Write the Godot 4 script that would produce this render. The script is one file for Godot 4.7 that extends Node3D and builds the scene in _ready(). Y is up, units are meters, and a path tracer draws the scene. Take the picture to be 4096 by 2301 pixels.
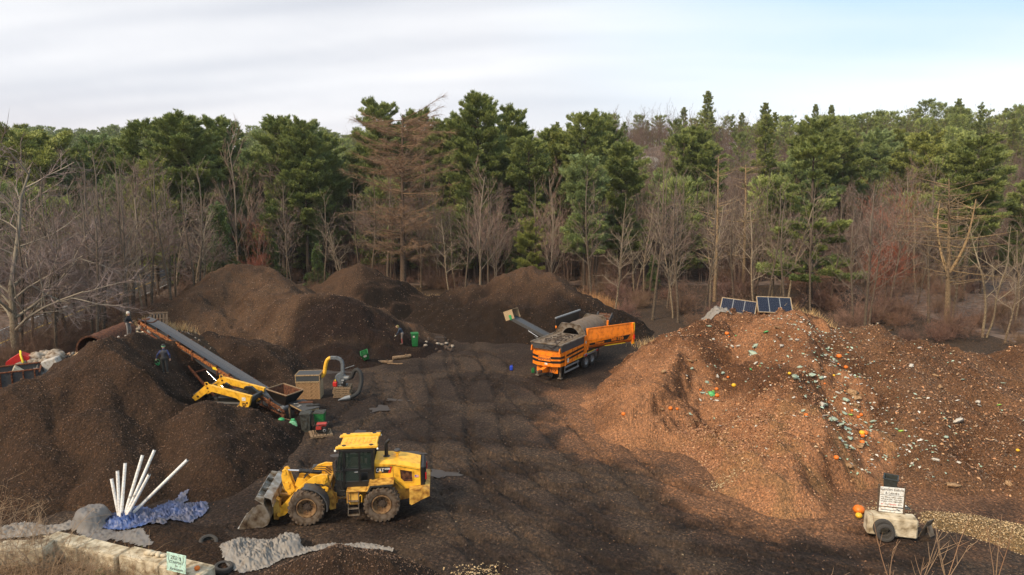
extends Node3D
# A compost yard in a clearing, seen from a drone about 13.6 m above the yard floor. Metres, y up, looking towards -z.

class MB:
	# collects triangles with their own normals and colours, and commits them as one ArrayMesh
	var v := PackedVector3Array()
	var n := PackedVector3Array()
	var c := PackedColorArray()
	var idx := PackedInt32Array()
	var col := Color(1, 1, 1)
	var xf := Transform3D()
	func tri(a: Vector3, b: Vector3, d: Vector3) -> void:
		a = xf * a; b = xf * b; d = xf * d
		var m := (b - a).cross(d - a).normalized()
		var s := v.size()
		v.append(a); v.append(d); v.append(b)
		n.append(m); n.append(m); n.append(m)
		c.append(col); c.append(col); c.append(col)
		idx.append(s); idx.append(s + 1); idx.append(s + 2)
	func quad(a: Vector3, b: Vector3, d: Vector3, e: Vector3) -> void:
		tri(a, b, d); tri(a, d, e)
	func raw(p: Vector3, m: Vector3) -> int:
		v.append(xf * p); n.append((xf.basis * m).normalized()); c.append(col)
		return v.size() - 1
	func face(i: int, j: int, k: int) -> void:
		idx.append(i); idx.append(k); idx.append(j)
	func box(p: Vector3, s: Vector3, bev := 0.012, turn := Basis()) -> void:
		var h := s * 0.5
		var e := minf(bev, minf(h.x, minf(h.y, h.z)) * 0.45)
		var old := xf
		xf = xf * Transform3D(turn, p)
		for ax in 3:
			for sg in [-1.0, 1.0]:
				var u := (ax + 1) % 3
				var w := (ax + 2) % 3
				var q := []
				for k in [[-1, -1], [1, -1], [1, 1], [-1, 1]]:
					var t := Vector3()
					t[ax] = sg * h[ax]; t[u] = k[0] * (h[u] - e); t[w] = k[1] * (h[w] - e)
					q.append(t)
				if sg > 0: quad(q[0], q[1], q[2], q[3])
				else: quad(q[3], q[2], q[1], q[0])
		if e > 0.0:
			for ax in 3:
				var u := (ax + 1) % 3
				var w := (ax + 2) % 3
				for su in [-1.0, 1.0]:
					for sw in [-1.0, 1.0]:
						var q := []
						for k in [[-1, 0], [1, 0], [1, 1], [-1, 1]]:
							var t := Vector3()
							t[ax] = k[0] * (h[ax] - e)
							t[u] = su * (h[u] - (e if k[1] == 1 else 0.0)); t[w] = sw * (h[w] - (0.0 if k[1] == 1 else e))
							q.append(t)
						if su * sw > 0: quad(q[0], q[1], q[2], q[3])
						else: quad(q[3], q[2], q[1], q[0])
			for sx in [-1.0, 1.0]:
				for sy in [-1.0, 1.0]:
					for sz in [-1.0, 1.0]:
						var a := Vector3(sx * h.x, sy * (h.y - e), sz * (h.z - e))
						var b := Vector3(sx * (h.x - e), sy * h.y, sz * (h.z - e))
						var d := Vector3(sx * (h.x - e), sy * (h.y - e), sz * h.z)
						if sx * sy * sz > 0: tri(a, b, d)
						else: tri(a, d, b)
		xf = old
	func bar(a: Vector3, b: Vector3, w: float, h: float, bev := 0.008, up := Vector3.UP) -> void:
		# a rectangular bar from a to b, w wide across and h high along up
		var d := (b - a)
		var x := d.normalized()
		if absf(x.dot(up)) > 0.98: up = Vector3(1, 0, 0) if absf(x.x) < 0.9 else Vector3(0, 0, 1)
		var z := x.cross(up).normalized()
		var y := z.cross(x).normalized()
		box((a + b) * 0.5, Vector3(d.length(), h, w), bev, Basis(x, y, z))
	func path(pts: Array, rad, sides := 8, caps := true) -> void:
		# a round tube through pts; rad is a number or one radius per point
		var side := Vector3()
		var prev := -1
		for i in pts.size():
			var d: Vector3 = (pts[mini(i + 1, pts.size() - 1)] - pts[maxi(i - 1, 0)])
			d = d.normalized()
			if side == Vector3(): side = d.cross(Vector3.UP if absf(d.y) < 0.9 else Vector3.RIGHT)
			side = (side - d * side.dot(d)).normalized()
			var up := side.cross(d).normalized()
			var r: float = rad[i] if rad is Array else rad
			var s := v.size()
			for k in sides:
				var a := TAU * k / sides
				var m := side * cos(a) + up * sin(a)
				raw(pts[i] + m * r, m)
			if prev >= 0:
				for k in sides:
					var k2 := (k + 1) % sides
					face(prev + k, s + k, s + k2); face(prev + k, s + k2, prev + k2)
			if caps and (i == 0 or i == pts.size() - 1):
				var cm := -d if i == 0 else d
				var q := []
				for k in sides:
					var a := TAU * k / sides
					q.append(raw(pts[i] + (side * cos(a) + up * sin(a)) * r, cm))
				for k in range(1, sides - 1):
					if i == 0: face(q[0], q[k], q[k + 1])
					else: face(q[0], q[k + 1], q[k])
			prev = s
	func tube(a: Vector3, b: Vector3, r: float, r2 := -1.0, sides := 10) -> void:
		path([a, b], [r, r if r2 < 0.0 else r2], sides)
	func prism(poly: PackedVector2Array, z0: float, z1: float) -> void:
		# a polygon in x, y, thick from z0 to z1
		if Geometry2D.is_polygon_clockwise(poly): poly.reverse()
		var t := Geometry2D.triangulate_polygon(poly)
		for i in range(0, t.size(), 3):
			var a := poly[t[i]]
			var b := poly[t[i + 1]]
			var d := poly[t[i + 2]]
			if (b - a).cross(d - a) < 0.0:
				var o := b
				b = d; d = o
			tri(Vector3(a.x, a.y, z1), Vector3(b.x, b.y, z1), Vector3(d.x, d.y, z1))
			tri(Vector3(a.x, a.y, z0), Vector3(d.x, d.y, z0), Vector3(b.x, b.y, z0))
		for i in poly.size():
			var a := poly[i]
			var b := poly[(i + 1) % poly.size()]
			quad(Vector3(a.x, a.y, z0), Vector3(b.x, b.y, z0), Vector3(b.x, b.y, z1), Vector3(a.x, a.y, z1))
	func lathe(prof: Array, sides := 24, smooth := true) -> void:
		# turns (radius, height) pairs about the y axis
		for i in prof.size() - 1:
			var a: Vector2 = prof[i]
			var b: Vector2 = prof[i + 1]
			var e := Vector2(b.y - a.y, a.x - b.x).normalized()
			var s := v.size()
			for k in sides + 1:
				var g := TAU * k / sides
				var m := Vector3(cos(g) * e.x, e.y, sin(g) * e.x)
				raw(Vector3(cos(g) * a.x, a.y, sin(g) * a.x), m)
				raw(Vector3(cos(g) * b.x, b.y, sin(g) * b.x), m)
			for k in sides:
				var p := s + k * 2
				face(p, p + 1, p + 3); face(p, p + 3, p + 2)
	func ball(p: Vector3, r: Vector3, seg := 10, rough := 0.0, sd := 1, ribs := 0) -> void:
		var f := FastNoiseLite.new()
		f.seed = sd; f.frequency = 1.1
		var rows := maxi(4, seg * 2 / 3)
		var s := v.size()
		for j in rows + 1:
			var ph := PI * j / rows
			for i in seg + 1:
				var th := TAU * i / seg
				var m := Vector3(sin(ph) * cos(th), cos(ph), sin(ph) * sin(th))
				var k := 1.0 + rough * f.get_noise_3dv(m * 1.6)
				if ribs: k *= 1.0 - 0.09 * absf(sin(th * ribs * 0.5 + PI / 2)) * sin(ph)
				raw(p + m * r * k, m / r)
		for j in rows:
			for i in seg:
				var a := s + j * (seg + 1) + i
				face(a, a + 1, a + seg + 2); face(a, a + seg + 2, a + seg + 1)
	func smooth() -> void:
		# new normals from the faces, shared by corners that lie at one place
		var sum := {}
		for i in range(0, idx.size(), 3):
			var a := v[idx[i]]
			var m := (v[idx[i + 2]] - a).cross(v[idx[i + 1]] - a)
			for k in 3:
				var q := Vector3i((v[idx[i + k]] * 500.0).round())
				sum[q] = sum.get(q, Vector3()) + m
		for i in v.size():
			n[i] = (sum.get(Vector3i((v[i] * 500.0).round()), n[i]) as Vector3).normalized()
	func done() -> ArrayMesh:
		var a := []
		a.resize(Mesh.ARRAY_MAX)
		a[Mesh.ARRAY_VERTEX] = v; a[Mesh.ARRAY_NORMAL] = n; a[Mesh.ARRAY_COLOR] = c; a[Mesh.ARRAY_INDEX] = idx
		var m := ArrayMesh.new()
		m.add_surface_from_arrays(Mesh.PRIMITIVE_TRIANGLES, a)
		return m

var M := {}
var taken := {}
var rng := RandomNumberGenerator.new()
var nz := FastNoiseLite.new()
var nz2 := FastNoiseLite.new()
var heaps := []

func rr(a: float, b: float) -> float:
	return rng.randf_range(a, b)

func numbered(s: String) -> String:
	taken[s] = taken.get(s, 0) + 1
	return s if taken[s] == 1 else "%s_%03d" % [s, taken[s] - 1]

func tag(o: Node, label := "", category := "", group := "", kind := "") -> Node:
	if label: o.set_meta("label", label)
	if category: o.set_meta("category", category)
	if group: o.set_meta("group", group)
	if kind: o.set_meta("kind", kind)
	return o

func thing(called: String, label: String, category: String, at: Vector3, turn := 0.0, group := "") -> Node3D:
	var o := Node3D.new()
	o.name = numbered(called)
	add_child(o)
	o.position = at
	o.rotation.y = turn
	tag(o, label, category, group)
	return o

func part(b: MB, called: String, m: Material, parent: Node) -> MeshInstance3D:
	var o := MeshInstance3D.new()
	o.name = called
	o.mesh = b.done()
	o.material_override = m
	parent.add_child(o, true)
	return o

func single(b: MB, called: String, m: Material, label := "", category := "", at := Vector3(), turn := 0.0, group := "", kind := "") -> MeshInstance3D:
	var o := MeshInstance3D.new()
	o.name = numbered(called)
	o.mesh = b.done()
	o.material_override = m
	add_child(o)
	o.position = at
	o.rotation.y = turn
	tag(o, label, category, group, kind)
	return o

func scatter(called: String, mesh: Mesh, m: Material, at: Array, cols: Array, parent: Node = self) -> MultiMeshInstance3D:
	var mm := MultiMesh.new()
	mm.transform_format = MultiMesh.TRANSFORM_3D
	mm.use_colors = true
	mm.mesh = mesh
	mm.instance_count = at.size()
	for i in at.size():
		mm.set_instance_transform(i, at[i])
		mm.set_instance_color(i, cols[i])
	var o := MultiMeshInstance3D.new()
	o.name = numbered(called) if parent == self else called
	o.multimesh = mm
	o.material_override = m
	parent.add_child(o, true)
	o.set_meta("kind", "stuff")
	return o

func copy(o: Node3D, label := "", group := "") -> Node3D:
	var base: String = o.name
	var re := RegEx.create_from_string("_\\d{3}$")
	base = re.sub(base, "")
	var r: Node3D = o.duplicate()
	r.name = numbered(base)
	add_child(r)
	if label: r.set_meta("label", label)
	if group: r.set_meta("group", group)
	return r

# ---------------------------------------------------------------- materials
func noise_tex(size: int, freq: float, oct: int, cols: Array, offs: Array, type := FastNoiseLite.TYPE_SIMPLEX_SMOOTH, sd := 3) -> NoiseTexture2D:
	var f := FastNoiseLite.new()
	f.noise_type = type; f.frequency = freq; f.fractal_octaves = oct; f.seed = sd
	if type == FastNoiseLite.TYPE_CELLULAR: f.fractal_type = FastNoiseLite.FRACTAL_NONE
	var t := NoiseTexture2D.new()
	t.width = size; t.height = size; t.seamless = true; t.noise = f
	if cols.size():
		var g := Gradient.new()
		g.offsets = PackedFloat32Array(offs); g.colors = PackedColorArray(cols)
		t.color_ramp = g
	return t

func gray(x: float) -> Color:
	return Color(x, x, x)

func mat(key: String, col: Color, rough := 0.8, metal := 0.0, tex: Texture2D = null, scale := Vector3.ONE, vertex := false) -> StandardMaterial3D:
	# col is the linear, real-world base colour
	var m := StandardMaterial3D.new()
	m.resource_name = key
	m.albedo_color = col.linear_to_srgb()
	m.roughness = rough; m.metallic = metal
	m.cull_mode = BaseMaterial3D.CULL_DISABLED
	m.vertex_color_use_as_albedo = vertex
	if tex:
		m.albedo_texture = tex
		m.uv1_triplanar = true
		m.uv1_scale = scale
	M[key] = m
	return m

func soil_image(size: int, sd: int, chip: float) -> ImageTexture:
	# crumbly soil: fine and coarse crumbs, dark gaps, and paler bits of chip and leaf
	var f := FastNoiseLite.new()
	f.seed = sd; f.frequency = 0.02; f.fractal_octaves = 6; f.fractal_gain = 0.62
	var a := f.get_seamless_image(size, size).get_data()
	f.noise_type = FastNoiseLite.TYPE_CELLULAR; f.frequency = 0.055; f.fractal_type = FastNoiseLite.FRACTAL_NONE
	f.cellular_return_type = FastNoiseLite.RETURN_CELL_VALUE; f.cellular_jitter = 1.2
	f.domain_warp_enabled = true; f.domain_warp_amplitude = 14.0; f.domain_warp_frequency = 0.03
	var b := f.get_seamless_image(size, size).get_data()
	f.frequency = 0.11; f.seed = sd + 5
	var d := f.get_seamless_image(size, size).get_data()
	var out := PackedByteArray()
	out.resize(size * size * 3)
	for i in size * size:
		var g := 0.28 + a[i] / 255.0 * 0.5
		g *= 0.72 + 0.3 * d[i] / 255.0
		var p := maxf(0.0, (b[i] / 255.0 - (1.0 - chip)) / chip) if b[i] > 255.0 * (1.0 - chip) else 0.0
		var q := 1.0 if d[i] > 247 else 0.0
		var w := clampf(0.45 * p + 0.5 * q * chip, 0.0, 1.0)
		out[i * 3] = int(255.0 * minf(1.0, g + w * 0.62))
		out[i * 3 + 1] = int(255.0 * minf(1.0, g + w * 0.52))
		out[i * 3 + 2] = int(255.0 * minf(1.0, g + w * 0.38))
	return ImageTexture.create_from_image(Image.create_from_data(size, size, false, Image.FORMAT_RGB8, out))

func make_materials() -> void:
	var grain := noise_tex(512, 0.03, 5, [gray(0.62), gray(1.0)], [0.2, 0.8])
	var blotch := noise_tex(512, 0.008, 6, [Color(0.5, 0.4, 0.32), Color(0.82, 0.77, 0.7), Color(1, 1, 1)], [0.1, 0.42, 0.7], FastNoiseLite.TYPE_SIMPLEX_SMOOTH, 11)
	var lightdirt := noise_tex(512, 0.012, 6, [Color(0.8, 0.74, 0.68), Color(0.96, 0.95, 0.94), Color(1, 1, 1)], [0.1, 0.4, 0.65], FastNoiseLite.TYPE_SIMPLEX_SMOOTH, 12)
	var stain := noise_tex(512, 0.01, 6, [Color(0.62, 0.58, 0.52), Color(0.85, 0.83, 0.8), Color(1, 1, 1)], [0.15, 0.4, 0.75], FastNoiseLite.TYPE_SIMPLEX_SMOOTH, 17)
	var rusty := noise_tex(512, 0.015, 6, [Color(0.35, 0.24, 0.18), Color(0.8, 0.6, 0.45), Color(1, 0.9, 0.75)], [0.2, 0.5, 0.8], FastNoiseLite.TYPE_SIMPLEX_SMOOTH, 13)
	var fibre := noise_tex(512, 0.02, 5, [Color(0.5, 0.44, 0.38), Color(0.9, 0.87, 0.82), Color(1, 1, 1)], [0.2, 0.5, 0.8], FastNoiseLite.TYPE_SIMPLEX_SMOOTH, 14)
	var relief := noise_tex(512, 0.025, 6, [], [], FastNoiseLite.TYPE_SIMPLEX_SMOOTH, 15)
	for s in [["soil", 0.22, 21, 0.36], ["mulch", 0.55, 31, 0.4], ["yard", 0.18, 41, 0.27]]:
		var m := mat(s[0], Color(1, 1, 1), 0.95, 0.0, soil_image(1024, s[2], s[1]), Vector3.ONE * s[3], true)
		m.uv1_world_triplanar = true
		m.heightmap_enabled = true; m.heightmap_texture = relief; m.heightmap_scale = 7.0
		m.metallic_specular = 0.25
	M.yard.roughness = 0.78
	M.yard.heightmap_scale = 4.0
	mat("forest_floor", Color(1, 1, 1), 1.0, 0.0, grain, Vector3.ONE * 0.05, true).uv1_world_triplanar = true
	mat("asphalt", Color(0.085, 0.085, 0.088), 0.9, 0.0, grain, Vector3.ONE * 0.4)
	mat("road_yellow", Color(0.45, 0.3, 0.05), 0.8)
	mat("road_white", Color(0.7, 0.7, 0.7), 0.8)
	mat("water", Color(0.04, 0.031, 0.025), 0.38)
	mat("chip", Color(1, 1, 1), 0.9, 0.0, null, Vector3.ONE, true)
	mat("leaf", Color(1, 1, 1), 0.85, 0.0, null, Vector3.ONE, true)
	mat("needle", Color(1, 1, 1), 0.6, 0.0, null, Vector3.ONE, true).backlight = Color(0.12, 0.12, 0.05)
	M.needle.backlight_enabled = true
	mat("bark", Color(1, 1, 1), 0.95, 0.0, fibre, Vector3(1.5, 0.35, 1.5), true)
	mat("twig", Color(1, 1, 1), 0.9, 0.0, null, Vector3.ONE, true)
	mat("yellow", Color(0.82, 0.44, 0.035), 0.4, 0.0, lightdirt, Vector3.ONE * 0.45)
	mat("yellow_dirty", Color(0.6, 0.34, 0.06), 0.6, 0.0, blotch, Vector3.ONE * 0.55)
	mat("orange", Color(0.85, 0.22, 0.008), 0.45, 0.0, lightdirt, Vector3.ONE * 0.4)
	mat("black_paint", Color(0.018, 0.018, 0.018), 0.4, 0.0, grain, Vector3.ONE)
	mat("black_rubber", Color(0.03, 0.029, 0.028), 0.75, 0.0, grain, Vector3.ONE * 2.0)
	mat("tyre", Color(0.115, 0.085, 0.062), 0.95, 0.0, blotch, Vector3.ONE * 0.9)
	mat("old_tyre", Color(0.07, 0.062, 0.055), 0.9, 0.0, grain, Vector3.ONE * 2.0)
	mat("rim", Color(0.22, 0.13, 0.06), 0.8, 0.0, blotch, Vector3.ONE * 1.2)
	mat("mud", Color(0.085, 0.056, 0.04), 1.0, 0.0, grain, Vector3.ONE)
	mat("steel", Color(0.42, 0.41, 0.39), 0.45, 0.6, blotch, Vector3.ONE * 0.6)
	mat("worn_steel", Color(0.2, 0.17, 0.14), 0.6, 0.35, blotch, Vector3.ONE * 0.5)
	mat("chrome", Color(0.75, 0.75, 0.76), 0.18, 0.9)
	mat("galvanised", Color(0.45, 0.46, 0.47), 0.5, 0.5, grain, Vector3.ONE)
	mat("gray_paint", Color(0.12, 0.135, 0.15), 0.5, 0.0, lightdirt, Vector3.ONE)
	mat("dark_gray", Color(0.05, 0.05, 0.052), 0.6, 0.0, lightdirt, Vector3.ONE)
	mat("rust", Color(0.21, 0.105, 0.06), 0.9, 0.1, rusty, Vector3.ONE * 0.8)
	mat("rust_dark", Color(0.14, 0.075, 0.045), 0.9, 0.1, rusty, Vector3.ONE * 0.6)
	mat("rust_yellow", Color(0.36, 0.195, 0.075), 0.8, 0.0, rusty, Vector3.ONE * 0.7)
	mat("belt", Color(0.085, 0.09, 0.105), 0.7, 0.0, grain, Vector3(0.5, 2, 2))
	mat("plywood", Color(0.36, 0.22, 0.11), 0.85, 0.0, fibre, Vector3(0.5, 4.0, 4.0))
	mat("plywood_pale", Color(0.5, 0.38, 0.24), 0.85, 0.0, fibre, Vector3(0.6, 4.0, 4.0))
	mat("timber", Color(0.42, 0.3, 0.17), 0.9, 0.0, fibre, Vector3(0.6, 5.0, 5.0))
	mat("old_timber", Color(0.13, 0.095, 0.068), 0.95, 0.0, fibre, Vector3(0.6, 5.0, 5.0))
	mat("pallet_wood", Color(0.3, 0.215, 0.14), 0.95, 0.0, fibre, Vector3(0.8, 5.0, 5.0))
	mat("screen_mesh", Color(0.1, 0.105, 0.11), 0.55, 0.3, grain, Vector3.ONE * 5.0)
	mat("concrete", Color(0.56, 0.48, 0.35), 0.95, 0.0, stain, Vector3.ONE * 0.35)
	M.concrete.heightmap_enabled = true; M.concrete.heightmap_texture = relief; M.concrete.heightmap_scale = 2.0
	mat("drum_skin", Color(0.15, 0.11, 0.08), 0.85, 0.1, lightdirt, Vector3.ONE * 0.6)
	mat("concrete_gray", Color(0.42, 0.4, 0.37), 0.95, 0.0, lightdirt, Vector3.ONE * 0.6)
	mat("stone", Color(0.34, 0.3, 0.26), 0.95, 0.0, blotch, Vector3.ONE * 0.6)
	mat("glass", Color(0.03, 0.05, 0.04, 0.34), 0.05).transparency = BaseMaterial3D.TRANSPARENCY_ALPHA
	mat("pvc", Color(0.78, 0.77, 0.75), 0.4, 0.0, lightdirt, Vector3.ONE * 1.4)
	mat("tarp_blue", Color(1, 1, 1), 0.5, 0.0, lightdirt, Vector3.ONE * 0.7, true)
	mat("tarp_gray", Color(0.23, 0.21, 0.19), 0.7, 0.0, lightdirt, Vector3.ONE * 0.6)
	mat("tarp_dark", Color(0.15, 0.14, 0.135), 0.65, 0.0, lightdirt, Vector3.ONE * 0.6)
	mat("bin_green", Color(0.012, 0.15, 0.035), 0.5, 0.0, lightdirt, Vector3.ONE)
	mat("bin_dark", Color(0.05, 0.055, 0.05), 0.7, 0.0, blotch, Vector3.ONE)
	mat("bin_black", Color(0.03, 0.035, 0.033), 0.5, 0.0, lightdirt, Vector3.ONE)
	mat("green_paint", Color(0.03, 0.3, 0.1), 0.45, 0.0, lightdirt, Vector3.ONE * 1.5)
	mat("mint_paint", Color(0.2, 0.5, 0.3), 0.5, 0.0, lightdirt, Vector3.ONE * 1.5)
	mat("red_plastic", Color(0.5, 0.02, 0.015), 0.4, 0.0, lightdirt, Vector3.ONE * 2.0)
	mat("red_paint", Color(0.4, 0.04, 0.03), 0.45, 0.0, lightdirt, Vector3.ONE)
	mat("yellow_hose", Color(0.78, 0.42, 0.03), 0.55, 0.0, lightdirt, Vector3.ONE * 2.0)
	mat("blue_plastic", Color(0.02, 0.06, 0.45), 0.4)
	mat("white_paint", Color(0.75, 0.75, 0.72), 0.5, 0.0, lightdirt, Vector3.ONE * 1.3)
	mat("ink", Color(0.03, 0.03, 0.035), 0.7)
	mat("ink_red", Color(0.55, 0.06, 0.05), 0.7)
	mat("mint_board", Color(0.5, 0.72, 0.62), 0.6, 0.0, lightdirt, Vector3.ONE * 1.2)
	mat("cell", Color(0.012, 0.015, 0.032), 0.2, 0.2)
	mat("pumpkin", Color(0.72, 0.17, 0.01), 0.5, 0.0, lightdirt, Vector3.ONE * 2.0)
	mat("squash", Color(0.75, 0.45, 0.02), 0.5, 0.0, lightdirt, Vector3.ONE * 2.0)
	mat("stem", Color(0.16, 0.13, 0.05), 0.9)
	mat("bag_mint", Color(0.3, 0.37, 0.29), 0.55)
	mat("bag_green", Color(0.09, 0.4, 0.13), 0.5)
	mat("bag_lime", Color(0.3, 0.55, 0.1), 0.55)
	mat("bag_white", Color(0.48, 0.44, 0.38), 0.6)
	mat("bag_paper", Color(0.42, 0.27, 0.15), 0.9, 0.0, fibre, Vector3.ONE)
	mat("cardboard", Color(0.42, 0.27, 0.15), 0.9)
	mat("skin", Color(0.5, 0.29, 0.2), 0.6)
	mat("person", Color(1, 1, 1), 0.85, 0.0, null, Vector3.ONE, true)
	mat("lamp_red", Color(0.4, 0.02, 0.02), 0.25)
	mat("lamp_clear", Color(0.8, 0.78, 0.7), 0.2)
	mat("tape_yellow", Color(0.75, 0.55, 0.02), 0.5)
	mat("straw", Color(1, 1, 1), 0.9, 0.0, null, Vector3.ONE, true)

func _ready() -> void:
	rng.seed = 7
	nz.seed = 5; nz.frequency = 0.06; nz.fractal_octaves = 3
	nz2.seed = 9; nz2.frequency = 0.1; nz2.noise_type = FastNoiseLite.TYPE_SIMPLEX_SMOOTH; nz2.fractal_octaves = 4; nz2.fractal_type = FastNoiseLite.FRACTAL_RIDGED
	var cam := Camera3D.new()
	cam.name = "camera"
	cam.position = Vector3(0, 13.6, 0)
	cam.rotation_degrees = Vector3(-8.5, 0, 0)
	cam.fov = 45.734
	cam.far = 4000.0
	add_child(cam)
	var we := WorldEnvironment.new()
	we.name = "environment"
	var e := Environment.new()
	e.background_mode = Environment.BG_SKY
	e.tonemap_mode = Environment.TONE_MAPPER_LINEAR
	e.tonemap_exposure = 1.5
	e.sdfgi_enabled = true; e.ssao_enabled = true; e.ssil_enabled = true
	e.fog_enabled = true
	e.fog_light_color = Color(0.86, 0.88, 0.92)
	e.fog_density = 0.00012
	var sky := Sky.new()
	sky.sky_material = make_sky()
	e.sky = sky
	we.environment = e
	add_child(we)
	var sun := DirectionalLight3D.new()
	sun.name = "sun"
	sun.light_color = Color(1.0, 0.92, 0.8)
	sun.light_energy = 1.0
	sun.light_angular_distance = 11.0
	sun.shadow_enabled = true
	sun.rotation_degrees = Vector3(-40, -46, 0)
	add_child(sun)
	make_materials()
	build_heaps()
	build_ground()
	build_road()
	build_trees()
	build_loader()
	build_screener()
	build_plant()
	build_people()
	build_corners()
	build_litter()
	tell_apart()

func make_sky() -> PanoramaSkyMaterial:
	# thin high cloud in long streaks, thinner and bluer towards the right and the zenith
	var w := 1024
	var h := 512
	var f := FastNoiseLite.new()
	f.seed = 4; f.frequency = 1.0; f.fractal_octaves = 5; f.fractal_gain = 0.5
	var im := Image.create(w, h, false, Image.FORMAT_RGBF)
	for j in h:
		var up := (0.5 - (j + 0.5) / h) * PI
		for i in w:
			var az := (i + 0.5) / w * TAU
			var d := Vector3(sin(az) * cos(up), sin(up), -cos(az) * cos(up))
			var y := maxf(d.y, 0.0)
			var p := Vector2(d.x, d.z) / (y + 0.16)
			var k := f.get_noise_3d(p.x * 0.16 + p.y * 0.1, p.y * 0.85 - p.x * 0.1, 3.0) * 0.6 + f.get_noise_3d(p.x * 0.5 + p.y * 0.3, p.y * 3.0 - p.x * 0.3, 9.0) * 0.22
			var east := smoothstep(0.0, 0.55, d.x)
			var cover := clampf(1.0 + (k * 0.9 - 0.9) * smoothstep(-0.08, 0.5, d.x) * smoothstep(0.05, 0.2, y), 0.0, 1.0)
			var blue := Color(0.42, 0.62, 0.78)
			var cl := Color(0.78, 0.785, 0.805).lerp(Color(0.55, 0.575, 0.63), clampf(0.42 - k * 2.2, 0.0, 1.0) * (1.0 - 0.7 * east))
			cl = cl.lerp(Color(0.74, 0.66, 0.64), smoothstep(0.14, 0.0, y) * smoothstep(0.2, -0.45, d.x) * 0.6)
			cl = cl.lerp(Color(0.96, 0.98, 0.99), east * 0.8 * (1.0 - 0.6 * smoothstep(0.1, 0.3, y)))
			var c := blue.lerp(cl, cover)
			im.set_pixel(i, j, Color(c.r, c.g, c.b) * 0.88)
	var m := PanoramaSkyMaterial.new()
	m.panorama = ImageTexture.create_from_image(im)
	return m

# ---------------------------------------------------------------- ground and heaps
func sm(a: float, b: float, x: float) -> float:
	return smoothstep(a, b, x)

func base_h(x: float, z: float) -> float:
	# the lie of the land: a level yard, woods behind it that climb to a ridge
	var d := -z
	var th := x / maxf(d, 20.0)
	var right := sm(-0.02, 0.16, th)
	var k := 27.0 * sm(96.0, 262.0, d) * right + 36.0 * sm(110.0, 470.0, d) * (1.0 - right)
	k += 9.0 * sm(300.0, 900.0, d)
	if d > 92.0: k += nz.get_noise_2d(x * 0.25, z * 0.25) * 5.0 * sm(95.0, 200.0, d)
	k += nz.get_noise_2d(x * 1.4, z * 1.4) * 0.13 + nz.get_noise_2d(x * 5.0, z * 5.0) * 0.012
	if x < -33.0: k -= 0.5 * sm(-33.0, -39.0, x)
	return k

class Heap:
	var lines := []
	var slope := 0.62
	var round_top := 0.8
	var rough := 0.22
	var warp := 0.9
	var sd := 0
	var dug := false
	func h(x: float, z: float, f: FastNoiseLite, f2: FastNoiseLite) -> float:
		var best := -9.0
		var o := sd * 37.0
		var px := x + f.get_noise_2d(x * 2.2 + o, z * 2.2) * warp + f.get_noise_2d(x * 7.0, z * 7.0 + o) * warp * 0.3
		var pz := z + f.get_noise_2d(x * 2.2 - o, z * 2.2 + 90.0) * warp
		var p := Vector2(px, pz)
		for ln in lines:
			for i in maxi(1, ln.size() - 1):
				var a: Vector3 = ln[i]
				var b: Vector3 = ln[mini(i + 1, ln.size() - 1)]
				var e := Vector2(b.x - a.x, b.y - a.y)
				var t := 0.0
				if e.length_squared() > 0.0: t = clampf((p - Vector2(a.x, a.y)).dot(e) / e.length_squared(), 0.0, 1.0)
				var dist := (p - Vector2(a.x, a.y) - e * t).length()
				var q := lerpf(a.z, b.z, t) - slope * (sqrt(dist * dist + round_top * round_top) - round_top)
				best = maxf(best, q)
		if dug:
			# the face that a bucket has cut into the heap
			var face := 0.35 + 1.12 * maxf(0.0, -18.5 - px) + 1.5 * maxf(0.0, pz + 36.4)
			best = minf(best, face + maxf(0.0, best - face) * 0.08)
		if best < -1.2: return best
		var g := f.get_noise_2d(x * 6.0 + o, z * 6.0) * 0.6 + f2.get_noise_2d(x * 3.0 + o, z * 3.0) * 0.7 + f2.get_noise_2d(x * 11.0, z * 11.0 + o) * 0.3
		best += g * rough * sm_(-0.2, 0.8, best)
		return best
	func sm_(a: float, b: float, x: float) -> float:
		return smoothstep(a, b, x)

func heap_h(hp: Heap, x: float, z: float) -> float:
	var q := hp.h(x, z, nz, nz2)
	return q * 0.8 + 0.12 if q < 0.3 else q  - 0.0

func surf(x: float, z: float) -> float:
	var y := base_h(x, z)
	for hp in heaps:
		y = maxf(y, heap_h(hp, x, z))
	return y

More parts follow.
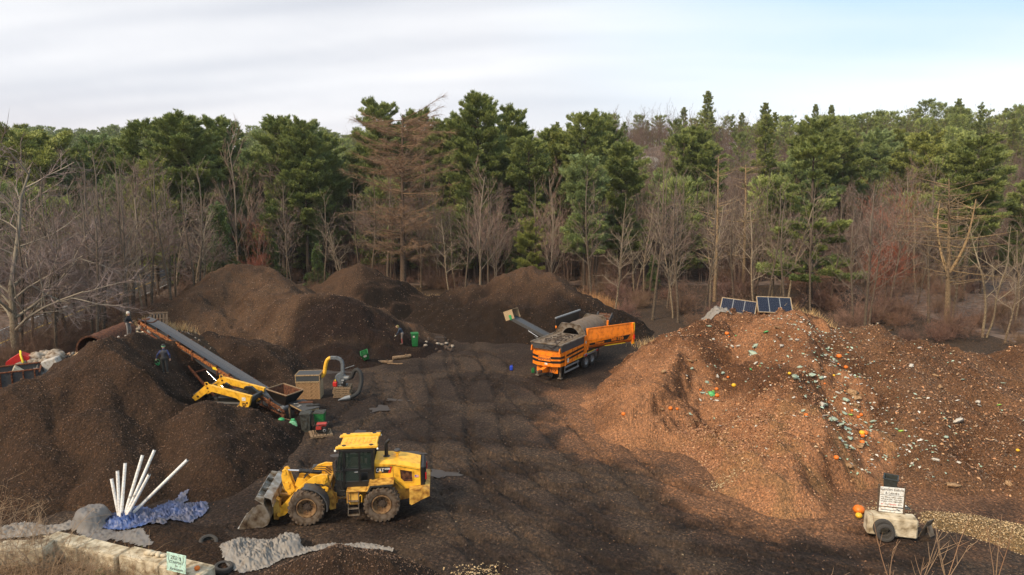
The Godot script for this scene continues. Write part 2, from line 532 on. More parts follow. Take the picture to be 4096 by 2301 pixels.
func grid_mesh(x0: float, x1: float, z0: float, z1: float, st: float, hf: Callable, cf: Callable, floor_h := -99.0) -> ArrayMesh:
	var nx := int((x1 - x0) / st) + 1
	var nzz := int((z1 - z0) / st) + 1
	var v := PackedVector3Array()
	var n := PackedVector3Array()
	var c := PackedColorArray()
	var id := PackedInt32Array()
	var hs := PackedFloat32Array()
	hs.resize(nx * nzz)
	for j in nzz:
		for i in nx:
			hs[j * nx + i] = hf.call(x0 + i * st, z0 + j * st)
	var at := PackedInt32Array()
	at.resize(nx * nzz)
	at.fill(-1)
	for j in nzz:
		for i in nx:
			var y := hs[j * nx + i]
			if y < floor_h: continue
			var dx := (hs[j * nx + mini(i + 1, nx - 1)] - hs[j * nx + maxi(i - 1, 0)]) / (2.0 * st)
			var dz := (hs[mini(j + 1, nzz - 1) * nx + i] - hs[maxi(j - 1, 0) * nx + i]) / (2.0 * st)
			var m := Vector3(-dx, 1.0, -dz).normalized()
			at[j * nx + i] = v.size()
			var p := Vector3(x0 + i * st, y, z0 + j * st)
			v.append(p)
			n.append(m)
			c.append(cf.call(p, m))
	for j in nzz - 1:
		for i in nx - 1:
			var a := at[j * nx + i]
			var b := at[j * nx + i + 1]
			var d := at[(j + 1) * nx + i + 1]
			var e := at[(j + 1) * nx + i]
			if a < 0 or b < 0 or d < 0 or e < 0: continue
			id.append(a); id.append(b); id.append(d)
			id.append(a); id.append(d); id.append(e)
	var arr := []
	arr.resize(Mesh.ARRAY_MAX)
	arr[Mesh.ARRAY_VERTEX] = v; arr[Mesh.ARRAY_NORMAL] = n; arr[Mesh.ARRAY_COLOR] = c; arr[Mesh.ARRAY_INDEX] = id
	var m := ArrayMesh.new()
	m.add_surface_from_arrays(Mesh.PRIMITIVE_TRIANGLES, arr)
	return m

func mesh_node(m: Mesh, called: String, material: Material, label := "", category := "", group := "", kind := "") -> MeshInstance3D:
	var o := MeshInstance3D.new()
	o.name = numbered(called)
	o.mesh = m
	o.material_override = material
	add_child(o)
	tag(o, label, category, group, kind)
	return o

func heap(key: String, lines: Array, slope: float, rough: float, round_top := 0.8, warp := 0.9) -> Heap:
	var hp := Heap.new()
	hp.lines = []
	for ln in lines:
		var q := []
		for p in ln: q.append(Vector3(p[0], p[1], p[2]))
		hp.lines.append(q)
	hp.slope = slope; hp.rough = rough; hp.round_top = round_top; hp.warp = warp; hp.sd = heaps.size() + 1
	heaps.append(hp)
	H[key] = hp
	return hp

var H := {}

func mixc(a: Color, b: Color, t: float) -> Color:
	return a.lerp(b, clampf(t, 0.0, 1.0))

const DARK := Color(0.075, 0.048, 0.035)
const BROWN := Color(0.27, 0.16, 0.1)
const CRUST := Color(0.38, 0.235, 0.155)
const LEAFY := Color(0.86, 0.44, 0.24)
const LEAFDARK := Color(0.38, 0.19, 0.105)
const MUCK := Color(0.112, 0.076, 0.058)

func heap_mesh(key: String, called: String, label: String, material: Material, st: float, cf: Callable) -> void:
	var hp: Heap = H[key]
	var x0 := 1e9; var x1 := -1e9; var z0 := 1e9; var z1 := -1e9
	for ln in hp.lines:
		for p in ln:
			var r: float = (p.z + 0.9) / hp.slope + 1.5
			x0 = minf(x0, p.x - r); x1 = maxf(x1, p.x + r); z0 = minf(z0, p.y - r); z1 = maxf(z1, p.y + r)
	z1 = minf(z1, -13.0)
	var o := mesh_node(grid_mesh(x0, x1, z0, z1, st, func(x, z): return heap_h(hp, x, z), cf, -0.55), called, material, label, "compost heap")
	o.set_meta("category", "heap")

func build_heaps() -> void:
	heap("A", [[[-27.5, -30.5, 1.9], [-24.86, -32.5, 3.2], [-23.55, -34.5, 4.1], [-22.3, -37.5, 5.25], [-22.2, -40.5, 4.7], [-24.0, -42.5, 3.9]], [[-22.2, -35.5, 4.3], [-20.5, -32.6, 2.7], [-17.6, -29.2, 1.3]], [[-15.6, -34.0, 2.5], [-14.3, -31.4, 1.6]], [[-24.2, -33.0, 3.8], [-21.5, -29.5, 1.9]], [[-22.2, -40.5, 4.3], [-20.2, -41.5, 3.4]]], 0.66, 0.26, 0.6, 1.0)
	H.A.dug = true
	heap("C", [[[-23.0, -51.0, 2.3], [-18.57, -48.5, 2.25], [-16.0, -46.3, 1.0]]], 0.7, 0.3, 0.4, 0.9)
	heap("D", [[[-33.5, -61.0, 2.6], [-29.3, -63, 3.8], [-27.6, -68, 5.75], [-24.8, -67, 5.2], [-20.8, -61, 3.9], [-17.5, -58.5, 4.1], [-14.8, -57.5, 4.3], [-12.6, -57.6, 3.2], [-11.4, -59.0, 1.5]], [[-29.3, -63, 3.6], [-26.0, -58.0, 2.3]], [[-18.0, -58.5, 4.0], [-19.0, -54.8, 2.0]]], 0.64, 0.38, 1.0, 1.3)
	heap("E", [[[-18.4, -75, 4.0], [-16.85, -75, 4.9], [-12.72, -75.5, 2.9], [-10.4, -76, 1.4]]], 0.62, 0.3, 0.7, 1.0)
	heap("F", [[[-7.2, -70, 2.3], [-4.5, -69.5, 3.3], [-2.2, -68, 3.5], [0.4, -67.2, 5.3], [1.8, -66.8, 5.5], [4.3, -64.2, 4.4], [7.0, -63.0, 3.1], [10.5, -62.5, 1.5]]], 0.66, 0.42, 0.6, 1.3)
	heap("G", [[[17.0, -51.5, 4.0], [15.6, -49.0, 4.25], [13.3, -46.0, 4.0], [10.4, -42, 2.9], [8.4, -38.2, 2.1]], [[20.5, -49.5, 4.3], [18.2, -44.0, 5.0], [16.7, -38, 3.85], [14.0, -32.7, 2.3], [11.9, -28.9, 1.0]], [[16.2, -50.5, 4.1], [17.5, -50.5, 4.25], [21.0, -50.2, 4.2]], [[15.2, -48.0, 4.2], [18.0, -46.8, 4.3]], [[14.6, -33.0, 2.0], [11.6, -34.4, 1.2]], [[12.0, -30.5, 0.9], [9.6, -34.6, 0.7]]], 0.66, 0.5, 0.7, 1.3)
	heap("H", [[[21.2, -44, 3.2], [22.6, -42, 4.75], [24.9, -40.4, 4.0], [28.5, -40.5, 3.2]], [[23.8, -41, 4.2], [22.4, -35, 2.5], [20.6, -30.6, 1.0]], [[25, -40, 3.8], [26, -34, 2.4], [24.0, -29.0, 1.0]]], 0.54, 0.5, 0.7, 1.2)
	heap("I", [[[33.5, -42, 3.4], [31.5, -37, 2.7], [29.5, -32, 1.7], [27.0, -27.5, 0.8]]], 0.5, 0.36, 0.7, 1.2)
	heap("M", [[[-35.0, -40.5, 1.8], [-31.0, -41.2, 2.1], [-29.3, -42.3, 2.5], [-27.8, -44.3, 2.7], [-26.1, -45.2, 3.35], [-25.4, -47.5, 3.2], [-27.4, -50.5, 3.1]], [[-31.0, -46.0, 1.9], [-29.0, -50.5, 2.2]]], 0.55, 0.3, 1.2, 0.8)
	heap("J", [[[-7.4, -21.7, 0.85], [-5.83, -21.4, 1.5], [-4.6, -21.2, 1.15]]], 0.66, 0.22, 0.25, 0.5)
	heap("K", [[[-13.9, -24.3, 0.55], [-12.5, -23.9, 0.5], [-11.6, -23.3, 0.4]]], 0.5, 0.2, 0.4, 0.6)
	heap("L", [[[17.4, -26.4, 0.03], [18.6, -25.8, 0.1], [21.0, -24.3, 0.12]]], 0.3, 0.1, 0.4, 0.5)
	var dry := func(amount: float, x: float, z: float) -> float:
		return amount + nz2.get_noise_2d(x * 1.3, z * 1.3) * 0.55 + nz.get_noise_2d(x * 6.0, z * 6.0) * 0.4
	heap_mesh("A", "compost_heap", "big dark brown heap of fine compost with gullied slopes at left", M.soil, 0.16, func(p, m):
		var k: float = dry.call(0.75, p.x, p.z) - 1.1 * clampf(m.x * 1.2 - m.z * 0.2 - 0.18, 0.0, 0.8) * sm(-22.5, -18.0, p.x) * (1.0 - sm(-36.0, -33.0, p.z)) - 0.35 * sm(-17.0, -12.0, p.x)  # right-facing cut slope darkened: fresh compost, with its shade put into the colour
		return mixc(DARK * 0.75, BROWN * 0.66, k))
	heap_mesh("M", "rubble_bank", "low bank of earth and rubble carrying the rusty drum and the stones at left", M.soil, 0.2, func(p, m):
		return mixc(DARK, Color(0.17, 0.115, 0.075), dry.call(0.5, p.x, p.z)))
	heap_mesh("C", "compost_heap", "low black heap of fresh compost behind the long conveyor", M.soil, 0.18, func(p, m):
		return mixc(DARK * 0.8, BROWN, dry.call(0.12, p.x, p.z)))
	heap_mesh("D", "compost_heap", "broad brown mulch heap with pale flecks and two humps behind the conveyor", M.mulch, 0.2, func(p, m):
		var face: float = sm(-19.5, -16.0, p.x) * sm(-59.5, -56.5, p.z) * 1.1
		return mixc(DARK * 0.8, CRUST * 0.72, dry.call(0.8, p.x, p.z) - face))
	heap_mesh("E", "compost_heap", "pointed dark heap with a fresh cut face against the trees", M.soil, 0.22, func(p, m):
		return mixc(DARK * 0.75, BROWN, dry.call(0.85, p.x, p.z) - 1.1 * sm(-0.1, 0.5, m.z + 0.4 * m.x) * sm(-17.5, -14.5, p.x) * (1.0 - sm(-11.5, -8.5, p.x))))
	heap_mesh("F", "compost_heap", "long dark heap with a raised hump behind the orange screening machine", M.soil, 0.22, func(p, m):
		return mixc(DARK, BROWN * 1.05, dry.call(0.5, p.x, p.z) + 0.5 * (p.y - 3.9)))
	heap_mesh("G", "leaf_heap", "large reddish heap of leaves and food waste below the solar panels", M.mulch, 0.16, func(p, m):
		var k: float = dry.call(0.62, p.x, p.z) - 0.7 * sm(0.0, 0.6, m.x) - 1.0 * (1.0 - sm(0.3, 2.5, absf(p.x - 13.5 - (p.z + 42.0) * 0.22 + nz.get_noise_2d(p.z * 3.0, 4.0) * 0.8))) * sm(-48.0, -45.0, p.z) * (1.0 - sm(-36.0, -32.0, p.z)) + 0.5 * sm(-34.0, -26.0, p.z) - 0.5 * sm(-44.0, -49.0, p.z)  # hollow and right-facing slopes darker, front apron lighter: shading put into the colour
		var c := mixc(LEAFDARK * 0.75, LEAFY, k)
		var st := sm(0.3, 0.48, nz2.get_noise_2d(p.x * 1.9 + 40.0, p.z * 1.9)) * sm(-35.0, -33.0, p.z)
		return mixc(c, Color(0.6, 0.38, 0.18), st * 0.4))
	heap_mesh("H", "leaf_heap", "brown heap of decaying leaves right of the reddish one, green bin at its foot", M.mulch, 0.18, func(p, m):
		return mixc(LEAFDARK * 0.62, Color(0.44, 0.25, 0.15), dry.call(0.5, p.x, p.z)))
	heap_mesh("I", "leaf_heap", "brown leaf heap cut off by the right edge of the yard", M.mulch, 0.2, func(p, m):
		return mixc(LEAFDARK * 0.6, Color(0.44, 0.25, 0.15), dry.call(0.5, p.x, p.z)))
	heap_mesh("J", "compost_heap", "small dark crumbly heap in front of the gray tarpaulin", M.soil, 0.08, func(p, m):
		return mixc(DARK, BROWN * 0.8, dry.call(0.35, p.x, p.z)))
	heap_mesh("K", "compost_heap", "low dark mound of soil behind the concrete block wall", M.soil, 0.1, func(p, m):
		return mixc(DARK, BROWN * 0.7, dry.call(0.3, p.x, p.z)))
	heap_mesh("L", "wood_chip_heap", "thin pale ridge of fresh wood chips beside the garden debris sign", M.mulch, 0.1, func(p, m):
		return mixc(LEAFY * 0.8, Color(0.5, 0.34, 0.17), dry.call(0.9, p.x, p.z)))

const PUDDLES := [[-8.6, -36.4, 0.8, 0.4], [-6.1, -31.0, 0.7, 0.35], [-4.6, -29.6, 0.5, 0.25], [-5.2, -33.6, 0.7, 0.4], [-8.3, -40.6, 0.8, 0.5], [-7.4, -42.2, 0.6, 0.2], [-15.6, -49.4, 3.2, 0.35], [-12.5, -48.9, 2.2, 0.3], [-6.4, -60.8, 1.4, 0.3], [-7.2, -66.0, 0.8, 0.3], [-9.0, -33.2, 0.7, 0.3], [-3.4, -31.0, 0.8, 0.35]]

func build_ground() -> void:
	# the yard floor: one fine sheet with wheel ruts pressed into it
	var st := 0.15
	var x0 := -44.0
	var z0 := -93.0
	var nx := int(88.0 / st)
	var nr := int(78.0 / st)
	var hs := PackedFloat32Array()
	hs.resize(nx * nr)
	var lug := PackedFloat32Array()
	lug.resize(nx * nr)
	for j in nr:
		for i in nx:
			hs[j * nx + i] = base_h(x0 + i * st, z0 + j * st) + nz2.get_noise_2d((x0 + i * st) * 9.0, (z0 + j * st) * 9.0) * 0.012
	var tracks := [
		[[2, -20], [-1, -26], [-3, -33], [-4, -42], [-6, -52], [-7, -64], [-8.5, -78]], [[6, -21], [2, -27], [-1, -34], [-2, -44], [-4, -56], [-6.5, -70]],
		[[14, -22], [8, -24.5], [2, -28], [-3, -34], [-7, -41], [-8.5, -47]], [[18, -20], [9, -22.5], [1, -25], [-7, -29], [-9.5, -33]],
		[[4, -38], [1.5, -40], [-2, -41], [-6, -39.5], [-9, -36]], [[5, -27], [4.4, -31], [3, -36], [1.5, -41], [0, -46]],
		[[8, -28], [5, -31], [2.5, -33], [-1, -34], [-6, -34.5]], [[0, -19], [-3, -24], [-7, -25.5], [-12, -24.5]],
		[[-2, -45], [-1, -50], [-2.6, -54], [-5.5, -55]], [[3, -44], [0, -47], [-4, -48], [-9, -47]], [[-3, -20], [2, -23], [9, -25], [16, -24]],
		[[7, -30], [2, -30.5], [-4, -30], [-8.5, -31]], [[11, -25.5], [7, -29], [5.5, -33], [4.5, -38]], [[-9, -30], [-9.5, -38], [-8.5, -44], [-9, -49]]]
	for tr in tracks:
		var cv := Curve3D.new()
		for k in tr.size():
			var a: Vector3 = Vector3(tr[maxi(k - 1, 0)][0], 0, tr[maxi(k - 1, 0)][1])
			var b: Vector3 = Vector3(tr[mini(k + 1, tr.size() - 1)][0], 0, tr[mini(k + 1, tr.size() - 1)][1])
			cv.add_point(Vector3(tr[k][0], 0, tr[k][1]), (a - b) * 0.18, (b - a) * 0.18)
		var len := cv.get_baked_length()
		var s := 0.0
		while s < len:
			var p := cv.sample_baked(s)
			var q := cv.sample_baked(minf(s + 0.2, len))
			var dr := (q - p).normalized()
			var sd := Vector3(-dr.z, 0, dr.x)
			for w in [-0.95, 0.95]:
				for k in range(-3, 4):
					var u := k * 0.11
					var at: Vector3 = p + sd * (w + u)
					var i := int((at.x - x0) / st + 0.5)
					var j := int((at.z - z0) / st + 0.5)
					if i < 0 or j < 0 or i >= nx or j >= nr: continue
					var deep := -0.045 if absi(k) < 3 else 0.025
					if absi(k) < 3 and fposmod(s + absf(u) * 0.8, 0.34) < 0.17: deep -= 0.04
					hs[j * nx + i] += deep * (0.75 + 0.5 * nz.get_noise_2d(at.x * 2.0, at.z * 2.0))
					lug[j * nx + i] = minf(1.0, lug[j * nx + i] + 0.3)
			s += 0.11
	for q in PUDDLES:
		for j in range(int((q[1] - 1.6 * q[3] - z0) / st), int((q[1] + 1.6 * q[3] - z0) / st) + 1):
			for i in range(int((q[0] - 1.6 * q[2] - x0) / st), int((q[0] + 1.6 * q[2] - x0) / st) + 1):
				var w := Vector2((x0 + i * st - q[0]) / q[2], (z0 + j * st - q[1]) / q[3]).length()
				hs[j * nx + i] -= 0.07 * (1.0 - smoothstep(0.3, 1.5, w))
	var v := PackedVector3Array()
	var n := PackedVector3Array()
	var c := PackedColorArray()
	var id := PackedInt32Array()
	v.resize(nx * nr); n.resize(nx * nr); c.resize(nx * nr)
	for j in nr:
		for i in nx:
			var q := j * nx + i
			var x := x0 + i * st
			var z := z0 + j * st
			v[q] = Vector3(x, hs[q], z)
			var dx := hs[j * nx + mini(i + 1, nx - 1)] - hs[j * nx + maxi(i - 1, 0)]
			var dz := hs[mini(j + 1, nr - 1) * nx + i] - hs[maxi(j - 1, 0) * nx + i]
			n[q] = Vector3(-dx, 2.0 * st, -dz).normalized()
			c[q] = yard_colour(x, z, lug[q])
	for j in nr - 1:
		for i in nx - 1:
			var a := j * nx + i
			id.append(a); id.append(a + 1); id.append(a + nx + 1)
			id.append(a); id.append(a + nx + 1); id.append(a + nx)
	var arr := []
	arr.resize(Mesh.ARRAY_MAX)
	arr[Mesh.ARRAY_VERTEX] = v; arr[Mesh.ARRAY_NORMAL] = n; arr[Mesh.ARRAY_COLOR] = c; arr[Mesh.ARRAY_INDEX] = id
	var m := ArrayMesh.new()
	m.add_surface_from_arrays(Mesh.PRIMITIVE_TRIANGLES, arr)
	mesh_node(m, "ground", M.yard, "dark trodden compost yard floor with wheel ruts", "ground", "", "structure")
	# the wooded land all round, out to the horizon
	var b := MB.new()
	var xs := []
	var zs := []
	for k in 61: xs.append(signf(k - 30.0) * pow(absf(k - 30.0) / 30.0, 2.2) * 1400.0)
	for k in 70: zs.append(-91.5 - pow(k / 69.0, 2.0) * 1500.0)
	patch(b, xs, zs)
	patch(b, _range(-600.0, -43.2, 40), _range(40.0, -92.0, 34))
	patch(b, _range(43.0, 600.0, 40), _range(40.0, -92.0, 34))
	patch(b, _range(-44.0, 44.0, 30), _range(40.0, -14.8, 14))
	single(b, "hillside", M.forest_floor, "leaf-strewn wooded hillside rising behind the yard", "hillside", Vector3(), 0.0, "", "structure")

func _range(a: float, b: float, k: int) -> Array:
	var r := []
	for i in k + 1: r.append(lerpf(a, b, float(i) / k))
	return r

func land_h(x: float, z: float) -> float:
	return base_h(x, z) - 0.04

func patch(b: MB, xs: Array, zs: Array) -> void:
	var s := b.v.size()
	for z in zs:
		for x in xs:
			var y := land_h(x, z)
			var e := 1.5
			b.v.append(Vector3(x, y, z))
			b.n.append(Vector3(land_h(x - e, z) - land_h(x + e, z), 2.0 * e, land_h(x, z - e) - land_h(x, z + e)).normalized())
			var t := nz.get_noise_2d(x * 0.8, z * 0.8) * 0.5 + 0.5
			b.c.append(mixc(Color(0.15, 0.095, 0.066), Color(0.24, 0.165, 0.13), t))
	for j in zs.size() - 1:
		for i in xs.size() - 1:
			var a: int = s + j * xs.size() + i
			var w: int = a + xs.size()
			b.idx.append(a); b.idx.append(w); b.idx.append(w + 1)
			b.idx.append(a); b.idx.append(w + 1); b.idx.append(a + 1)

func yard_colour(x: float, z: float, lug: float) -> Color:
	var k := nz2.get_noise_2d(x * 1.1, z * 1.1) * 0.6 + nz.get_noise_2d(x * 4.0, z * 4.0) * 0.35 + nz.get_noise_2d(x * 0.6, z * 2.0) * 0.3
	var c := mixc(MUCK * 0.72, MUCK * 1.5, 0.45 + k)
	c = mixc(c, MUCK * 0.5, lug * 0.6)
	# leaves and chips trodden out from the reddish heap
	var g: float = H.G.h(x, z, nz, nz2)
	var w := sm(-2.6, -0.45, g + k * 0.9 - lug * 0.5 + nz.get_noise_2d(x * 9.0, z * 9.0) * 0.9) * sm(-47.0, -42.0, z + 4.0 * sm(6.0, 12.0, x) + k * 3.0)
	w = maxf(w, sm(-1.5, 0.0, H.H.h(x, z, nz, nz2) + k))
	w = maxf(w, 0.55 * sm(0.1, 0.5, k + 0.3 - absf(x - 18.0) * 0.08 - absf(z + 23.0) * 0.1 ))
	c = mixc(c, LEAFY * 0.8, clampf(w * (0.88 + 0.3 * k), 0.0, 1.0))
	var pale := sm(0.05, 0.5, nz2.get_noise_2d(x * 0.9 + 31.0, z * 0.9) - 0.1 + 0.25 * (1.0 - sm(0.0, 6.0, Vector2(x + 4.5, z + 33.0).length())))
	c = mixc(c, Color(0.34, 0.235, 0.165), pale * 0.45 * (1.0 - w))
	# matted grass and litter beyond the heaps
	var edge := sm(76.0, 84.0, -z + 3.0 * k) + sm(31.0, 35.0, -x + k * 2.0) * sm(46.0, 52.0, -z) + sm(9.0, 13.0, x + k * 3.0) * sm(53.0, 58.0, -z + 2.0 * k)
	return mixc(c, Color(0.26, 0.175, 0.12), clampf(edge, 0.0, 1.0))

func build_road() -> void:
	var mid := [Vector2(-44, -52), Vector2(-45, -58), Vector2(-46.5, -66), Vector2(-49, -80), Vector2(-52, -98), Vector2(-57, -125), Vector2(-70, -160)]
	var b := MB.new()
	var y := MB.new()
	var w := MB.new()
	for i in mid.size() - 1:
		for t in 8:
			var p: Vector2 = mid[i].lerp(mid[i + 1], t / 8.0)
			var q: Vector2 = mid[i].lerp(mid[i + 1], (t + 1) / 8.0)
			for o in [[b, -3.2, 3.2, 0.06], [y, -0.1, 0.1, 0.07], [w, 2.9, 3.0, 0.07], [w, -3.0, -2.9, 0.07]]:
				var d: Vector2 = (mid[i + 1] - mid[i]).normalized().orthogonal()
				var k := []
				for e in [[p, o[1]], [q, o[1]], [q, o[2]], [p, o[2]]]:
					var at: Vector2 = e[0] + d * e[1]
					k.append(Vector3(at.x, road_y(e[0]) + o[3], at.y))
				o[0].quad(k[0], k[1], k[2], k[3])
	var r := single(b, "road", M.asphalt, "gray road glimpsed through the trees at left", "road", Vector3(), 0.0, "", "structure")
	part(y, "centre_line", M.road_yellow, r)
	part(w, "edge_line", M.road_white, r)

func road_y(p: Vector2) -> float:
	return maxf(maxf(base_h(p.x, p.y), base_h(p.x + 4, p.y)), base_h(p.x - 4, p.y)) + 0.25

# ---------------------------------------------------------------- trees
func limb(b: MB, p: Vector3, d: Vector3, len: float, r: float, bend: Vector3, wob: float, sides: int, segs := 4, r_end := 0.35) -> Array:
	# a tapering, slightly crooked limb; returns its points
	var pts := [p]
	var rad := [r]
	var dir := d.normalized()
	for i in segs:
		dir = (dir + bend / segs + Vector3(rr(-wob, wob), rr(-wob, wob), rr(-wob, wob))).normalized()
		p += dir * len / segs
		pts.append(p)
		rad.append(lerpf(r, r * r_end, float(i + 1) / segs))
	b.path(pts, rad, sides, false)
	return pts

func twig(b: MB, p: Vector3, d: Vector3, len: float, w: float) -> void:
	# a thin three-sided spike
	var s := d.cross(Vector3(rr(-1, 1), rr(-1, 1), rr(-1, 1))).normalized() * w
	var t := s.cross(d.normalized())
	var e := p + d * len
	b.tri(p + s, p - s * 0.5 + t * 0.87, e)
	b.tri(p - s * 0.5 + t * 0.87, p - s * 0.5 - t * 0.87, e)

func tuft(b: MB, p: Vector3, out: Vector3, k: int, size: float) -> void:
	for i in k:
		var d := (out + Vector3(rr(-1, 1), rr(-0.5, 0.9), rr(-1, 1)) * 0.85).normalized() * size * rr(0.7, 1.25)
		var s := d.cross(Vector3(rr(-1, 1), rr(-1, 1), rr(-1, 1))).normalized() * size * 0.075
		b.tri(p - s * 0.4, p + d * 0.55 + s, p + d)
		if i % 2 == 0: b.tri(p + s * 0.4, p + d * 0.5 - s, p + d * 0.95)

func pine(o: Dictionary) -> Array:
	# white pine: straight trunk, whorls of level branches with plumes of needles; returns [trunk, crown]
	rng.seed = o.seed
	var h: float = o.h
	var tr := MB.new()
	var cr := MB.new()
	var bark: Color = o.get("bark", Color(0.1, 0.075, 0.058))
	tr.col = bark
	var lean := Vector3(rr(-0.03, 0.03), 1, rr(-0.03, 0.03))
	var spine := limb(tr, Vector3(0, -0.6, 0), lean, h + 0.3, o.get("r", 0.3), Vector3(), 0.012, 8, 12, 0.1)
	var g1: Color = o.c1
	var g2: Color = o.c2
	var lo: float = o.base * h
	var y := lo
	var step: float = o.get("step", 0.62)
	while y < h - 0.15:
		var t := (y - lo) / (h - lo)
		var f := y / h * 12.0
		var k := clampi(int(f), 0, 11)
		var c: Vector3 = spine[k].lerp(spine[k + 1], f - k)
		var wide := 1.0
		match o.shape:
			"cone": wide = pow(1.0 - t, 0.75) * (0.75 + 0.25 * sin(t * 9.0)) + 0.08
			"round": wide = sqrt(maxf(0.0, 1.0 - pow(absf(t - 0.42) / 0.6, 2.4))) + 0.05
			"top": wide = sqrt(maxf(0.0, 1.0 - pow(absf(t - 0.62) / 0.42, 2.0))) * 0.9 + 0.22 * (1.0 - t)
			"layer": wide = (pow(1.0 - t, 0.6) * 0.8 + 0.25) * (0.55 + 0.45 * sin(t * 23.0 + 1.0))
			"column": wide = 0.75 + 0.2 * sin(t * 11.0) if t < 0.75 else 0.85 * sqrt(maxf(0.0, 1.0 - (t - 0.75) / 0.26))
		var nb := rng.randi_range(4, 6)
		var a0 := rr(0, TAU)
		for i in nb:
			if rr(0, 1) < o.get("gap", 0.08): continue
			var a := a0 + TAU * i / nb + rr(-0.4, 0.4)
			var len: float = o.w * wide * rr(0.6, 1.12)
			if len < 0.35: len = 0.35
			var d := Vector3(cos(a), lerpf(0.02, o.get("lift", 0.55), t * t) + rr(-0.12, 0.14), sin(a)).normalized()
			tr.col = bark
			var pts := limb(tr, c, d, len, clampf(len * 0.016, 0.02, 0.075), Vector3(0, o.get("curl", 0.25), 0), 0.07, 4, 4, 0.3)
			# plumes of needles along the outer part of the branch and on side twigs
			var m := int(len * o.get("dens", 22.0)) + 3
			var shade := rr(0.0, 1.0)
			for q in m:
				var u := lerpf(o.get("bare", 0.28), 1.03, pow(rr(0, 1), 0.8))
				var ff := minf(u, 0.999) * 4.0
				var pp: Vector3 = pts[int(ff)].lerp(pts[int(ff) + 1], ff - int(ff))
				var side := d.cross(Vector3.UP).normalized() * rr(-1, 1)
				var off: float = len * 0.26 * (1.12 - u * 0.55)
				pp += side * off + Vector3(0, rr(-0.28, 0.34), 0) + d * rr(-0.15, 0.3)
				cr.col = g1.lerp(g2, clampf(shade * 0.6 + rr(-0.1, 0.5) + t * 0.15, 0.0, 1.0)) * rr(0.8, 1.15)
				tuft(cr, pp, (d * 0.8 + side * 0.5 + Vector3(0, 0.55, 0)), o.get("k", 13), o.get("needle", 0.52))
		y += step * rr(0.75, 1.25)
	for q in 26:
		cr.col = g1.lerp(g2, rr(0.3, 1.0))
		tuft(cr, spine[12] + Vector3(rr(-0.25, 0.25), rr(-0.9, 0.1), rr(-0.25, 0.25)), Vector3(rr(-0.5, 0.5), 1, rr(-0.5, 0.5)), 6, o.get("needle", 0.46))
	# dead stubs under the crown
	tr.col = bark * 1.2
	for q in o.get("stubs", 14):
		var yy: float = rr(0.12 * h, lo)
		var ff: float = yy / h * 12.0
		var c: Vector3 = spine[int(ff)].lerp(spine[int(ff) + 1], ff - int(ff))
		var a := rr(0, TAU)
		limb(tr, c, Vector3(cos(a), rr(-0.15, 0.25), sin(a)), rr(0.8, 2.6), 0.03, Vector3(), 0.14, 3, 3, 0.2)
	return [tr, cr]

func branchy(b: MB, tw: MB, p: Vector3, d: Vector3, len: float, r: float, lev: int, o: Dictionary) -> void:
	b.col = (o.bark as Color) * rr(0.85, 1.15) if lev < 3 else (o.tip as Color) * rr(0.85, 1.15)
	var pts := limb(b, p, d, len, r, Vector3(0, o.up, 0), o.wob, 5 if lev < 2 else 3, 4 if lev < 3 else 3, 0.4)
	var n: int = o.kids[lev] if lev < o.kids.size() else 0
	var segs := pts.size() - 1
	if lev >= o.depth:
		for i in o.twigs:
			var u := rr(0.1, 1.0) * (segs - 0.001)
			var q: Vector3 = pts[int(u)].lerp(pts[int(u) + 1], u - int(u))
			var dd: Vector3 = ((pts[segs] - pts[0]).normalized() + Vector3(rr(-1, 1), rr(-0.6, 1), rr(-1, 1)) * o.spread).normalized()
			tw.col = (o.tip as Color) * rr(0.8, 1.25)
			twig(tw, q, dd, rr(0.35, 1.0) * o.tl, 0.0095)
		return
	for i in n:
		var u := lerpf(o.from, 1.0, (i + rr(0, 0.9)) / n) * (segs - 0.001)
		var q: Vector3 = pts[int(u)].lerp(pts[int(u) + 1], u - int(u))
		var ax := (pts[int(u) + 1] - pts[int(u)]).normalized() as Vector3
		var s := ax.cross(Vector3(rr(-1, 1), rr(-1, 1), rr(-1, 1))).normalized()
		var dd: Vector3 = (ax * rr(0.6, 1.0) + s * o.open * rr(0.7, 1.3)).normalized()
		branchy(b, tw, q, dd, len * o.ratio * rr(0.7, 1.2) * (1.25 - 0.5 * u / segs), r * 0.46 * rr(0.75, 1.1), lev + 1, o)

func bare(o: Dictionary) -> Array:
	rng.seed = o.seed
	var tr := MB.new()
	var cr := MB.new()
	tr.col = o.bark
	var segs := 8
	var th: float = o.h * o.get("bole", 0.55)
	for st in o.get("stems", 1):
		tr.col = o.bark
		var d: Vector3 = Vector3(rr(-1, 1), 0, rr(-1, 1)) * o.get("lean", 0.06) + Vector3.UP
		var pts := limb(tr, Vector3(rr(-0.2, 0.2) * st, -0.6, rr(-0.2, 0.2) * st), d, th + 0.5, o.r * (1.0 if st == 0 else 0.75), Vector3(), o.get("crook", 0.04), 7, segs, 0.5)
		for i in o.limbs:
			var u := lerpf(o.get("first", 0.5), 1.0, (i + 0.5) / o.limbs) * (segs - 0.001)
			var q: Vector3 = pts[int(u)].lerp(pts[int(u) + 1], u - int(u))
			var a: float = i * 2.4 + rr(-0.5, 0.5)
			var dd := Vector3(cos(a), o.rise * rr(0.6, 1.4), sin(a)).normalized()
			branchy(tr if o.get("depth", 3) < 2 else cr, cr, q, dd, o.h * o.reach * rr(0.75, 1.15), o.r * 0.34 * rr(0.7, 1.1), 1, o)
		branchy(cr, cr, pts[segs], (pts[segs] - pts[segs - 1]).normalized(), o.h - th, o.r * 0.5, 1, o)
	return [tr, cr]

